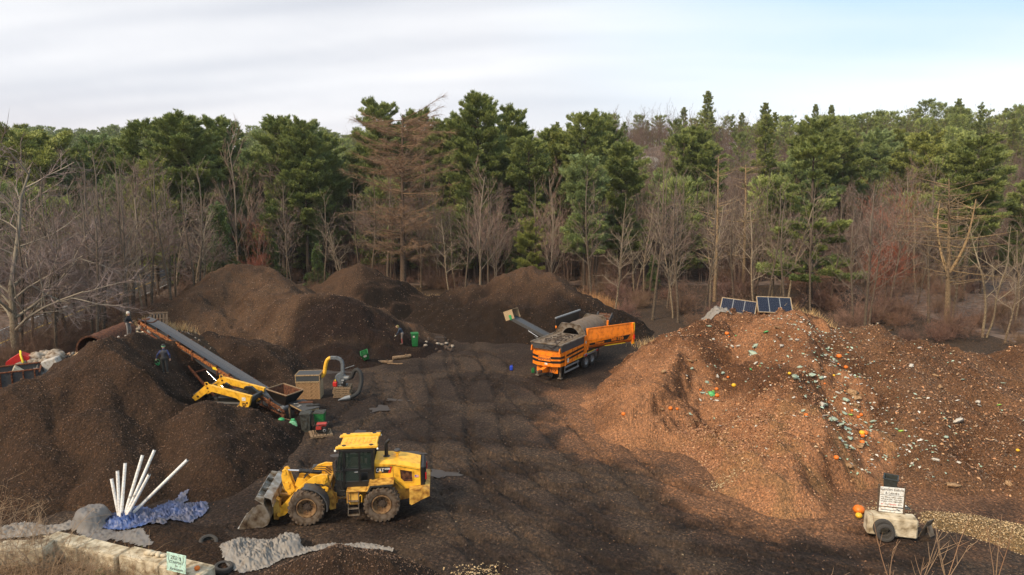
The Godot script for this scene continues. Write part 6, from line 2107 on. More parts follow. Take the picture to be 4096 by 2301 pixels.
	# work table
	o = thing("work_table", "rough plank work table with tools on its weathered top", "table", V(-12.13, 0.0, -38.2), deg_to_rad(-46.9))
	for i in 6:
		b = MB.new(); b.box(V(0, 0.99, -0.42 + i * 0.168), V(2.05, 0.03, 0.16), 0.005); part(b, "plank", M.dark_gray, o)
	b = MB.new()
	b.box(V(0, 0.92, 0.44), V(2.0, 0.12, 0.05), 0.008); b.box(V(0, 0.92, -0.44), V(2.0, 0.12, 0.05), 0.008)
	b.box(V(0.97, 0.92, 0), V(0.05, 0.12, 0.9), 0.008); b.box(V(-0.97, 0.92, 0), V(0.05, 0.12, 0.9), 0.008)
	b.box(V(0.97, 0.7, 0), V(0.05, 0.09, 0.9), 0.008)
	part(b, "apron", M.timber, o)
	for x in [-0.94, 0.94]:
		for z in [-0.42, 0.42]:
			b = MB.new(); b.box(V(x, 0.48, z), V(0.09, 0.96, 0.09), 0.01); part(b, "leg", M.pallet_wood, o)
	b = MB.new(); b.box(Vector3(), V(0.85, 0.05, 0.24), 0.01); single(b, "rusty_plate", M.rust_dark, "rusty channel plate lying on the far edge of the work table", "metal plate", V(-12.1, 1.04, -38.55), 0.1)
	b = MB.new()
	for k in 3: b.ball(V(-0.2 + k * 0.2, 0.02, 0.04 * sin(k * 3.0)), V(0.2, 0.06, 0.1), 9, 0.5, k + 3)
	single(b, "cloth_sheet", M.black_rubber, "crumpled black cloth on the right end of the work table", "cloth", V(-11.5, 1.03, -38.0), 0.2)
	for k in 2:
		b = MB.new()
		b.bar(V(-0.12, 0.02, 0), V(0.12, 0.02, 0.02), 0.02, 0.02); b.bar(V(-0.12, 0.02, -0.08), V(-0.11, 0.02, 0.08), 0.02, 0.02); b.bar(V(0.1, 0.02, -0.07), V(0.12, 0.02, 0.09), 0.02, 0.02)
		single(b, "clamp", M.bag_white, ["pale clamp at the left end of the work table", "pale clamp nearer the middle of the work table"][k], "clamp", V(-12.6 + k * 0.3, 1.005, -38.35 + k * 0.42), 0.4 + k)
	bin_("wheeled_bin", "muddy dark gray wheeled bin in front of the work table", V(-11.5, 0.0, -36.55), 0.12, 1.08, M.bin_dark, M.bin_dark)
	bin_("wheeled_bin", "green wheeled bin with a dark lid between the work table and the generator", V(-10.85, 0.0, -37.0), 0.05, 0.98, M.bin_green, M.bin_dark)
	var sk := bin_("wheeled_bin", "small green bin in the shade behind the yellow arms", V(-14.3, 0.0, -41.0), 0.3, 0.7, M.bin_green, M.bin_green)
	o = bin_("wheeled_bin", "green wheeled bin standing next to the bending person", V(-8.05, surf(-8.05, -55.1) - 0.02, -55.1), 0.25, 1.1, M.bin_green, M.bin_green)
	b = MB.new(); b.box(V(-0.1, 0.86, 0.31), V(0.16, 0.14, 0.006), 0.0); part(b, "sticker", M.bag_white, o)
	o = bin_("open_bin", "small green open bin tipped over at the foot of the mulch heap", V(-11.1, surf(-11.1, -50.7) + 0.08, -50.7), 0.3, 0.62, M.bin_green, M.bin_green, false)
	o.rotation.z = 0.35; o.rotation.x = 0.3
	b = MB.new(); b.box(V(0, 0.42, 0.32), V(0.24, 0.16, 0.006), 0.0); part(b, "sticker", M.bag_white, o)
	# generator on its pallet
	o = thing("pallet", "flat weathered pallet on the ground carrying the generator", "pallet", V(-10.55, 0.0, -36.0), 0.4)
	pallet(o, 0.0, 1.2, 1.05, M.pallet_wood)
	o = thing("generator", "red and black portable generator on a pallet", "generator", V(-10.47, 0.14, -35.98), 0.12)
	b = MB.new()
	for x in [-0.36, 0.36]:
		b.path([V(x, 0, -0.26), V(x, 0.5, -0.26), V(x, 0.56, -0.2), V(x, 0.56, 0.2), V(x, 0.5, 0.26), V(x, 0, 0.26)], 0.018, 6)
	for y in [0.04, 0.54]:
		for z in [-0.26, 0.26]: b.tube(V(-0.36, y, z), V(0.36, y, z), 0.016, -1, 6)
	part(b, "frame", M.black_paint, o)
	b = MB.new(); b.box(V(0, 0.47, 0), V(0.56, 0.14, 0.4), 0.06); b.box(V(-0.14, 0.33, 0.2), V(0.3, 0.18, 0.06), 0.02); part(b, "fuel_tank", M.red_paint, o)
	b = MB.new(); b.box(V(0.0, 0.22, 0), V(0.6, 0.36, 0.38), 0.05); b.xf = Transform3D(Basis(Vector3.RIGHT, PI / 2), V(0.18, 0.2, 0.24)); b.lathe([Vector2(0.14, 0), Vector2(0.12, 0.04), Vector2(0, 0.04)], 16); part(b, "engine", M.black_paint, o)
	b = MB.new(); b.xf = Transform3D(Basis(Vector3.RIGHT, PI / 2), V(0.18, 0.2, 0.285)); b.lathe([Vector2(0.09, 0), Vector2(0.06, 0.01), Vector2(0.06, 0)], 14); b.xf = Transform3D(); b.box(V(-0.2, 0.48, 0.205), V(0.1, 0.05, 0.01), 0.0); part(b, "panel", M.galvanised, o)
	# green pump motor
	o = thing("pump", "bright green cast pump with a round face on the mud", "pump", V(-12.22, 0.0, -36.45), 0.15)
	b = MB.new()
	b.box(V(0, 0.05, 0), V(0.5, 0.08, 0.4), 0.02)
	b.box(V(-0.14, 0.2, 0.05), V(0.06, 0.3, 0.2), 0.02); b.box(V(0.14, 0.2, 0.05), V(0.06, 0.3, 0.2), 0.02)
	b.tube(V(-0.02, 0.42, -0.3), V(0, 0.42, 0.1), 0.2, -1, 18)
	b.box(V(0.0, 0.66, -0.1), V(0.22, 0.14, 0.2), 0.03)
	part(b, "housing", M.green_paint, o)
	b = MB.new()
	b.xf = Transform3D(Basis(Vector3.RIGHT, PI / 2), V(0, 0.42, 0.1))
	b.lathe([Vector2(0.26, -0.03), Vector2(0.26, 0.03), Vector2(0.2, 0.05), Vector2(0.11, 0.05), Vector2(0.1, 0.12), Vector2(0, 0.12)], 22)
	part(b, "face_plate", M.mint_paint, o)
	b = MB.new(); b.tube(V(0.2, 0.22, 0.05), V(0.36, 0.22, 0.05), 0.05, -1, 10); part(b, "outlet", M.galvanised, o)
	old_tyre("tyre", "bare tyre standing on edge between the green pump and the sprayer", V(-12.78, 0.26, -36.55), Basis(Vector3.BACK, 0.35) * Basis(Vector3.UP, 0.7) * Basis(Vector3.RIGHT, PI / 2), 0.33, 0.16)
	o = thing("sprayer", "green and white backpack sprayer behind the standing tyre", "sprayer", V(-13.0, 0.0, -36.75), 0.4)
	b = MB.new(); b.box(V(0, 0.25, 0), V(0.3, 0.5, 0.22), 0.06); part(b, "tank", M.white_paint, o)
	b = MB.new(); b.ball(V(0.05, 0.6, 0), V(0.19, 0.12, 0.16), 10); part(b, "lid", M.green_paint, o)
	b = MB.new(); b.box(V(0.03, 0.48, 0.1), V(0.2, 0.08, 0.05), 0.02); part(b, "strap", M.tape_yellow, o)
	for k in 3:
		b = MB.new()
		var pts := []
		for i in 25:
			var a := TAU * i / 16.0 + k
			pts.append(V(cos(a) * (0.5 + 0.1 * k) * (0.8 + 0.2 * sin(i * 0.7)), 0.04 + 0.35 * absf(sin(a * 0.5 + k)) * (0.4 + 0.3 * k), sin(a) * (0.4 + 0.08 * k)))
		b.path(pts, 0.016, 5)
		single(b, "cable", [M.worn_steel, M.black_rubber, M.pallet_wood][k], ["gray cable looped on the mud beside the sprayer", "black cable coiled on the mud left of the sprayer", "thin brown rope tangled with the cables left of the sprayer"][k], "cable", V(-13.75 + 0.3 * k, 0.0, -37.2 + 0.1 * k))
	# small things on the yard
	for k in 2:
		b = MB.new()
		b.box(V(0, 0.16, 0), V(0.24, 0.32, 0.18), 0.05)
		o = thing("jug", ["blue plastic jug standing alone on the yard floor", "dark green plastic jug by the towbar of the screening machine"][k], "jug", [V(-0.05, 0.0, -49.3), V(1.55, 0.0, -48.6)][k])
		part(b, "body", [M.blue_plastic, M.bin_green][k], o)
		b = MB.new(); b.tube(V(0.05, 0.3, 0), V(0.05, 0.4, 0), 0.04, -1, 8); b.path([V(-0.09, 0.3, 0), V(-0.08, 0.37, 0), V(0.02, 0.37, 0)], 0.02, 6); part(b, "cap", [M.blue_plastic, M.bin_green][k], o)
	log_("log", "short pale log lying near the tipped green bin", V(-9.9, surf(-9.9, -51.4) + 0.1, -51.4), 0.05, 1.3, 0.13)
	log_("log", "thicker log slanting on the ground before the bending person", V(-8.75, surf(-8.75, -52.7) + 0.14, -52.7), 0.5, 1.5, 0.17)
	log_("log", "thin broken branch in front of the two logs", V(-9.0, surf(-9.0, -51.0) + 0.05, -51.0), -0.15, 1.2, 0.06)
	rng.seed = 77
	for k in 26:
		b = MB.new()
		b.ball(Vector3(), V(rr(0.1, 0.24), rr(0.08, 0.16), rr(0.1, 0.2)), 8, 0.5, k)
		b.smooth()
		var x := -6.3 + rr(-1.2, 1.2); var z := -56.8 + rr(-2.6, 2.2)
		single(b, "stone", M.mud if k % 3 else M.stone, "rounded stone among those strewn beside the standing green bin", "stone", V(x, surf(x, z) + 0.04, z), rr(0, 6), "stones strewn beside the standing green bin")

func old_tyre(called: String, label: String, at: Vector3, turn: Basis, r: float, w: float) -> void:
	var b := MB.new()
	var h := w * 0.5
	b.lathe([Vector2(r * 0.6, -h * 0.75), Vector2(r * 0.75, -h), Vector2(r * 0.93, -h * 0.9), Vector2(r, -h * 0.55), Vector2(r, h * 0.55), Vector2(r * 0.93, h * 0.9), Vector2(r * 0.75, h), Vector2(r * 0.6, h * 0.75), Vector2(r * 0.62, h * 0.5), Vector2(r * 0.9, h * 0.4), Vector2(r * 0.9, -h * 0.4), Vector2(r * 0.62, -h * 0.5), Vector2(r * 0.6, -h * 0.75)], 32)
	var o := single(b, called, M.old_tyre, label, "tyre", at)
	o.basis = turn

func log_(called: String, label: String, at: Vector3, turn: float, len: float, r: float) -> void:
	var b := MB.new()
	b.col = Color(0.26, 0.18, 0.11)
	b.path([V(-len / 2, 0, 0), V(-len * 0.2, 0.02, 0.03), V(len * 0.2, 0, 0.02), V(len / 2, 0.03, -0.02)], [r, r * 0.95, r * 0.92, r * 0.85], 10)
	b.tube(V(len * 0.1, 0, 0), V(len * 0.2, r * 1.5, r), r * 0.3, r * 0.25, 6)
	single(b, called, M.bark, label, "log", at, turn)

# ---------------------------------------------------------------- people
func nets(b: MB, bones: Array, cell: float, k := 0.035) -> void:
	# one skin over tapered capsules [from, to, radius, radius, colour], joined smoothly and meshed as surface nets
	var lo := Vector3(1e9, 1e9, 1e9)
	var hi := -lo
	for q in bones:
		var m: float = maxf(q[2], q[3]) + cell * 2.0
		for p in [q[0], q[1]]:
			lo = lo.min(p - Vector3.ONE * m); hi = hi.max(p + Vector3.ONE * m)
	var n := Vector3i(((hi - lo) / cell).ceil()) + Vector3i.ONE
	var f := PackedFloat32Array()
	f.resize(n.x * n.y * n.z)
	f.fill(1.0)
	var own := PackedInt32Array()
	own.resize(f.size())
	var near := PackedFloat32Array()
	near.resize(f.size())
	near.fill(1.0)
	for w in bones.size():
		var q: Array = bones[w]
		var a: Vector3 = q[0]
		var e: Vector3 = q[1] - q[0]
		var l2 := maxf(e.length_squared(), 1e-9)
		var m: float = maxf(q[2], q[3]) + k + cell * 2.0
		var i0 := Vector3i(((a.min(q[1]) - Vector3.ONE * m - lo) / cell).floor()).clamp(Vector3i.ZERO, n - Vector3i.ONE)
		var i1 := Vector3i(((a.max(q[1]) + Vector3.ONE * m - lo) / cell).ceil()).clamp(Vector3i.ZERO, n - Vector3i.ONE)
		for z in range(i0.z, i1.z + 1):
			for y in range(i0.y, i1.y + 1):
				for x in range(i0.x, i1.x + 1):
					var p := lo + Vector3(x, y, z) * cell - a
					var t := clampf(p.dot(e) / l2, 0.0, 1.0)
					var d := (p - e * t).length() - lerpf(q[2], q[3], t)
					var at := (z * n.y + y) * n.x + x
					if d < near[at]:
						near[at] = d; own[at] = w
					var h := clampf(0.5 + 0.5 * (f[at] - d) / k, 0.0, 1.0)
					f[at] = lerpf(f[at], d, h) - k * h * (1.0 - h)
	var idx := PackedInt32Array()
	idx.resize(f.size())
	idx.fill(-1)
	var first := b.v.size()
	for z in n.z - 1:
		for y in n.y - 1:
			for x in n.x - 1:
				var sum := Vector3()
				var cnt := 0
				var at := (z * n.y + y) * n.x + x
				var c := [at, at + 1, at + n.x, at + n.x + 1, at + n.x * n.y, at + n.x * n.y + 1, at + n.x * n.y + n.x, at + n.x * n.y + n.x + 1]
				for e in [[0, 1], [2, 3], [4, 5], [6, 7], [0, 2], [1, 3], [4, 6], [5, 7], [0, 4], [1, 5], [2, 6], [3, 7]]:
					var u: float = f[c[e[0]]]
					var w: float = f[c[e[1]]]
					if (u < 0.0) == (w < 0.0): continue
					var pa := Vector3(e[0] & 1, (e[0] >> 1) & 1, e[0] >> 2)
					var pb := Vector3(e[1] & 1, (e[1] >> 1) & 1, e[1] >> 2)
					sum += pa.lerp(pb, u / (u - w)); cnt += 1
				if cnt:
					var g := Vector3(f[c[1]] + f[c[3]] + f[c[5]] + f[c[7]] - f[c[0]] - f[c[2]] - f[c[4]] - f[c[6]], f[c[2]] + f[c[3]] + f[c[6]] + f[c[7]] - f[c[0]] - f[c[1]] - f[c[4]] - f[c[5]], f[c[4]] + f[c[5]] + f[c[6]] + f[c[7]] - f[c[0]] - f[c[1]] - f[c[2]] - f[c[3]])
					b.col = bones[own[at]][4]
					idx[at] = b.raw(lo + (Vector3(x, y, z) + sum / cnt) * cell, g.normalized())
	for z in range(1, n.z - 1):
		for y in range(1, n.y - 1):
			for x in range(1, n.x - 1):
				var at := (z * n.y + y) * n.x + x
				for ax in 3:
					var st: int = [1, n.x, n.x * n.y][ax]
					var u: int = [n.x, n.x * n.y, 1][ax]
					var w: int = [n.x * n.y, 1, n.x][ax]
					if (f[at] < 0.0) == (f[at + st] < 0.0): continue
					var q := [idx[at - u - w], idx[at - w], idx[at], idx[at - u]]
					if q[0] < 0 or q[1] < 0 or q[2] < 0 or q[3] < 0: continue
					if f[at] > 0.0: q.reverse()
					b.face(q[0], q[1], q[2]); b.face(q[0], q[2], q[3])
	if b.v.size() == first: print("empty skin")

func hand(b: MB, wrist: Vector3, dir: Vector3, side: Vector3, c: Color, curl := 0.5) -> void:
	# a palm, four fingers of unequal length and a thumb, loosely curled
	var d := dir.normalized()
	var s := (side - d * side.dot(d)).normalized()
	var up := d.cross(s)
	var bones := [[wrist, wrist + d * 0.075, 0.026, 0.03, c], [wrist + d * 0.03 - s * 0.018, wrist + d * 0.085 - s * 0.03, 0.018, 0.016, c], [wrist + d * 0.03 + s * 0.018, wrist + d * 0.085 + s * 0.03, 0.018, 0.016, c]]
	for i in 4:
		var p := wrist + d * (0.09 if i in [1, 2] else 0.083) + s * (i - 1.5) * 0.021
		var l: float = [0.03, 0.034, 0.032, 0.025][i]
		var dd := d
		for k in 3:
			dd = (dd + up * curl * 0.55).normalized()
			bones.append([p, p + dd * l, 0.0095, 0.0085, c])
			p += dd * l
			l *= 0.75
	var tp := wrist + d * 0.03 - s * 0.03
	bones.append([tp, tp + (d * 0.7 - s * 0.6 + up * 0.4).normalized() * 0.04, 0.013, 0.0105, c])
	tp += (d * 0.7 - s * 0.6 + up * 0.4).normalized() * 0.04
	bones.append([tp, tp + (d * 0.9 + up * 0.5).normalized() * 0.03, 0.0105, 0.009, c])
	nets(b, bones, 0.008, 0.008)

func head(b: MB, c: Vector3, face: Vector3, skin: Color) -> void:
	var f := face.normalized()
	var s := f.cross(Vector3.UP).normalized()
	var u := s.cross(f)
	var bones := [[c + u * 0.03 - f * 0.01, c + u * 0.03 + f * 0.015, 0.092, 0.088, skin], [c - u * 0.03 + f * 0.02, c - u * 0.075 + f * 0.05, 0.066, 0.04, skin], [c + f * 0.1 + u * 0.01, c + f * 0.118 - u * 0.03, 0.009, 0.015, skin], [c - u * 0.055 + f * 0.075 - s * 0.02, c - u * 0.055 + f * 0.075 + s * 0.02, 0.014, 0.014, skin * Color(0.85, 0.6, 0.6)]]
	for k in [-1.0, 1.0]:
		bones.append([c + s * k * 0.092 + u * 0.02, c + s * k * 0.09 - u * 0.03, 0.016, 0.011, skin])
		bones.append([c + f * 0.09 + s * k * 0.033 + u * 0.038, c + f * 0.088 + s * k * 0.04 + u * 0.038, 0.012, 0.012, skin * 0.9])
	nets(b, bones, 0.012, 0.02)
	b.col = Color(0.02, 0.015, 0.012)
	for k in [-1.0, 1.0]: b.ball(c + f * 0.094 + s * k * 0.035 + u * 0.018, Vector3.ONE * 0.009, 6)

func person(label: String, at: Vector3, turn: float, j: Dictionary) -> Node3D:
	var o := thing("person", label, "person", at, turn)
	var b := MB.new()
	var sk := Color(0.5, 0.29, 0.2)
	var top: Color = j.top
	var leg: Color = j.leg
	var shoe: Color = j.shoe
	var arm: Color = j.get("arm", top)
	var bones := [[j.hip + V(0, 0.02, 0), j.chest, 0.125, 0.15, top], [j.chest - j.across * 0.1, j.chest + j.across * 0.1, 0.125, 0.125, top], [j.hip - j.across * 0.07, j.hip + j.across * 0.07, 0.125, 0.125, leg], [j.chest + (j.neck - j.chest) * 0.5, j.neck, 0.075, 0.055, j.get("collar", top)], [j.neck, j.head - V(0, 0.03, 0), 0.052, 0.055, sk]]
	for s in 2:
		var k: float = [-1.0, 1.0][s]
		var sh: Vector3 = j.chest + j.across * 0.175 * k + (j.neck - j.chest) * 0.35
		bones.append([sh, j.elbow[s], 0.07, 0.052, arm])
		bones.append([j.elbow[s], j.wrist[s], 0.052, 0.036, arm])
		var hp: Vector3 = j.hip + j.across * 0.085 * k - V(0, 0.04, 0)
		bones.append([hp, j.knee[s], 0.1, 0.066, leg])
		bones.append([j.knee[s], j.ankle[s], 0.066, 0.048, j.get("shin", leg)])
		bones.append([j.ankle[s] - V(0, 0.02, 0), j.ankle[s] + j.foot * 0.05 - V(0, 0.045, 0), 0.058, 0.052, shoe])
		bones.append([j.ankle[s] + j.foot * 0.05 - V(0, 0.045, 0), j.ankle[s] + j.foot * 0.17 - V(0, 0.055, 0), 0.05, 0.04, shoe])
	nets(b, bones, 0.026)
	for s in 2:
		hand(b, j.wrist[s], j.hand[s], j.across * [-1.0, 1.0][s] + V(0, 0, 0.2), j.get("glove", sk), j.get("curl", 0.55))
	head(b, j.head, j.face, sk)
	part(b, "body", M.person, o)
	return o

func build_people() -> void:
	# the worker with the bucket, seen from behind
	var x := -20.45
	var z := -39.0
	var o := person("person in a dark vest and blue sleeves carrying a green bucket on the dark slope", V(x, surf(x, z) - 0.02, z), 0.35, {hip = V(0, 0.93, 0), chest = V(0.0, 1.28, -0.03), neck = V(0, 1.49, -0.05), head = V(0, 1.61, -0.08), across = V(1, 0, 0.0), face = V(-0.3, -0.25, -1), elbow = [V(-0.33, 1.15, -0.04), V(0.3, 1.13, 0.06)], wrist = [V(-0.42, 0.93, -0.14), V(0.31, 0.9, -0.04)], hand = [V(-0.2, -1, -0.1), V(0, -1, 0)], knee = [V(-0.09, 0.5, -0.06), V(0.12, 0.5, 0.03)], ankle = [V(-0.08, 0.08, 0.05), V(0.14, 0.08, 0.02)], foot = V(-0.1, 0, -1), top = Color(0.035, 0.035, 0.04), arm = Color(0.018, 0.03, 0.1), leg = Color(0.022, 0.02, 0.02), shoe = Color(0.13, 0.085, 0.05), collar = Color(0.02, 0.03, 0.08)})
	var b := MB.new()
	b.xf = Transform3D(Basis(Vector3.RIGHT, 0.15), V(0, 1.63, -0.08))
	b.lathe([Vector2(0.106, 0.0), Vector2(0.108, 0.05), Vector2(0.095, 0.1), Vector2(0.05, 0.135), Vector2(0, 0.14)], 16)
	part(b, "hat", M.black_rubber, o)
	b = MB.new()
	b.xf = Transform3D(Basis(Vector3.RIGHT, 0.15), V(0, 1.63, -0.08))
	b.lathe([Vector2(0.109, 0.0), Vector2(0.112, 0.03), Vector2(0.109, 0.06)], 16)
	part(b, "hat_band", M.mint_paint, o)
	b = MB.new()
	b.lathe([Vector2(0.0, 0.0), Vector2(0.13, 0.0), Vector2(0.17, 0.34), Vector2(0.18, 0.345), Vector2(0.15, 0.02), Vector2(0, 0.02)], 20)
	b.path([V(-0.17, 0.33, 0), V(-0.1, 0.5, 0), V(0, 0.56, 0), V(0.1, 0.5, 0), V(0.17, 0.33, 0)], 0.01, 6)
	var bk := single(b, "bucket", M.green_paint, "green bucket held by the person on the dark slope", "bucket")
	bk.transform = o.transform * Transform3D(Basis(Vector3.BACK, -0.45), V(-0.56, 0.36, -0.12))
	# the person with the white hat
	x = -25.95; z = -45.2
	o = person("person in a black jacket and white knitted hat holding a phone near the rusty drum", V(x, surf(x, z) - 0.03, z), -0.2, {hip = V(0, 0.9, 0), chest = V(0.02, 1.24, 0), neck = V(0.05, 1.45, 0), head = V(0.09, 1.57, 0.01), across = V(0.25, 0, 0.95), face = V(1, -0.25, 0.25), elbow = [V(-0.02, 1.1, -0.26), V(0.02, 1.08, 0.26)], wrist = [V(0.22, 1.05, -0.16), V(0.24, 1.02, 0.17)], hand = [V(1, 0.1, 0.2), V(1, 0.1, -0.3)], knee = [V(0.1, 0.48, -0.07), V(0.04, 0.48, 0.1)], ankle = [V(0.03, 0.08, -0.09), V(-0.02, 0.08, 0.1)], foot = V(1, 0, 0.1), top = Color(0.014, 0.014, 0.016), leg = Color(0.19, 0.17, 0.16), shoe = Color(0.05, 0.04, 0.035)})
	b = MB.new()
	b.xf = Transform3D(Basis(Vector3.BACK, 0.2), V(0.08, 1.6, 0.01))
	b.lathe([Vector2(0.108, -0.01), Vector2(0.115, 0.03), Vector2(0.112, 0.06), Vector2(0.098, 0.11), Vector2(0.05, 0.15), Vector2(0, 0.155)], 18)
	part(b, "hat", M.bag_white, o)
	b = MB.new()
	b.ball(V(0.0, 1.5, 0), V(0.08, 0.13, 0.1), 10, 0.2)
	part(b, "hair", M.stem, o)
	b = MB.new(); b.box(Vector3(), V(0.015, 0.14, 0.07), 0.005)
	var ph := single(b, "phone", M.black_paint, "dark phone in the hands of the person with the white hat", "phone")
	ph.transform = o.transform * Transform3D(Basis(Vector3.BACK, 0.6), V(0.36, 1.05, 0.02))
	# the person bending beside the bin
	x = -9.0; z = -54.4
	o = person("person in a navy jacket and patterned leggings bending beside the standing green bin", V(x, surf(x, z) - 0.02, z), 0.0, {hip = V(0.06, 0.88, 0), chest = V(-0.12, 1.2, 0), neck = V(-0.25, 1.36, 0), head = V(-0.34, 1.44, 0), across = V(0.1, 0, 0.98), face = V(-0.8, -0.7, 0.1), elbow = [V(-0.24, 1.0, -0.24), V(-0.26, 0.98, 0.23)], wrist = [V(-0.4, 0.82, -0.1), V(-0.44, 0.78, 0.12)], hand = [V(-0.6, -0.8, 0.1), V(-0.6, -0.8, -0.1)], knee = [V(0.0, 0.48, -0.09), V(0.03, 0.48, 0.1)], ankle = [V(0.04, 0.08, -0.1), V(0.06, 0.08, 0.1)], foot = V(-1, 0, 0), top = Color(0.022, 0.032, 0.055), leg = Color(0.13, 0.11, 0.1), shin = Color(0.22, 0.05, 0.04), shoe = Color(0.09, 0.065, 0.05), glove = Color(0.62, 0.6, 0.5)})
	b = MB.new()
	b.ball(V(-0.32, 1.49, 0), V(0.125, 0.1, 0.115), 12, 0.25, 2)
	b.ball(V(-0.26, 1.42, 0), V(0.09, 0.12, 0.11), 10, 0.25, 3)
	part(b, "hair", M.stem, o)

# ---------------------------------------------------------------- tarpaulins, walls, signs, brush
func cloth(outline: Array, amp: float, sd: int, cell: float, mound: Array, freq := 1.0) -> MB:
	# a sheet thrown down in heavy folds over whatever lies beneath
	var f := FastNoiseLite.new()
	f.seed = sd; f.frequency = 0.42 * freq; f.fractal_type = FastNoiseLite.FRACTAL_NONE
	f.domain_warp_enabled = true; f.domain_warp_amplitude = 0.5; f.domain_warp_fractal_type = FastNoiseLite.DOMAIN_WARP_FRACTAL_NONE; f.domain_warp_frequency = 0.4
	var g := FastNoiseLite.new()
	g.seed = sd + 1; g.frequency = 0.7
	var p := PackedVector2Array()
	var lo := Vector2(1e9, 1e9)
	var hi := -lo
	for q in outline:
		p.append(Vector2(q[0], q[1])); lo = lo.min(p[-1]); hi = hi.max(p[-1])
	var b := MB.new()
	var nx := int((hi.x - lo.x) / cell) + 1
	var nzz := int((hi.y - lo.y) / cell) + 1
	var id := {}
	for j in nzz:
		for i in nx:
			var q := lo + Vector2(i, j) * cell
			var w := q + Vector2(g.get_noise_2d(q.x * 4.0, q.y * 4.0), g.get_noise_2d(q.x * 4.0 + 50.0, q.y * 4.0)) * 0.07
			if not Geometry2D.is_point_in_polygon(w, p): continue
			var edge := 9.0
			for k in p.size(): edge = minf(edge, Geometry2D.get_closest_point_to_segment(w, p[k], p[(k + 1) % p.size()]).distance_to(w))
			var e := smoothstep(0.0, 0.5, edge)
			var fq := q.rotated(1.2 * g.get_noise_2d(q.x * 0.4, q.y * 0.4) + sd)
			var n1 := 1.0 - absf(f.get_noise_2d(fq.x * 0.7, fq.y * 1.9))
			var gq := fq.rotated(1.1)
			var n2 := 1.0 - absf(f.get_noise_2d(gq.x * 1.1 + 30.0, gq.y * 3.0))
			var n3 := 1.0 - absf(f.get_noise_2d(gq.x * 5.5 + 80.0, gq.y * 2.6))
			var y := surf(q.x, q.y) + 0.025 + amp * (0.2 + 0.8 * e) * (0.6 * n1 * n1 * n1 + 0.4 * n2 * n2 * n2) + amp * 0.13 * n3 * n3 * n3
			for m in mound: y += m[3] * smoothstep(1.0, 0.5, Vector2(q.x - m[0], q.y - m[1]).length() / m[2])
			var off := Vector2(g.get_noise_2d(q.x * 2.0, q.y * 2.0 + 7.0), g.get_noise_2d(q.x * 2.0 + 70.0, q.y * 2.0)) * amp * 0.35
			id[Vector2i(i, j)] = b.raw(V(q.x + off.x, y, q.y + off.y), Vector3.UP)
	for key in id:
		var a: int = id[key]
		var r = id.get(key + Vector2i(1, 0))
		var d = id.get(key + Vector2i(0, 1))
		var x = id.get(key + Vector2i(1, 1))
		if r == null or d == null or x == null: continue
		b.face(a, d, x); b.face(a, x, r)
	b.smooth()
	return b

func tint(b: MB, f: Callable) -> void:
	for i in b.c.size(): b.c[i] = f.call(b.v[i], b.n[i])

func block(b: MB, s: Vector3, sd: int) -> void:
	# a cast concrete block with worn, chamfered edges
	b.box(Vector3(), s, 0.06)
	rng.seed = sd
	for k in 5:
		b.ball(V(rr(-0.5, 0.5) * s.x, s.y * 0.49, rr(-0.45, 0.45) * s.z), V(rr(0.08, 0.2), 0.02, rr(0.05, 0.12)), 7, 0.5, sd + k)

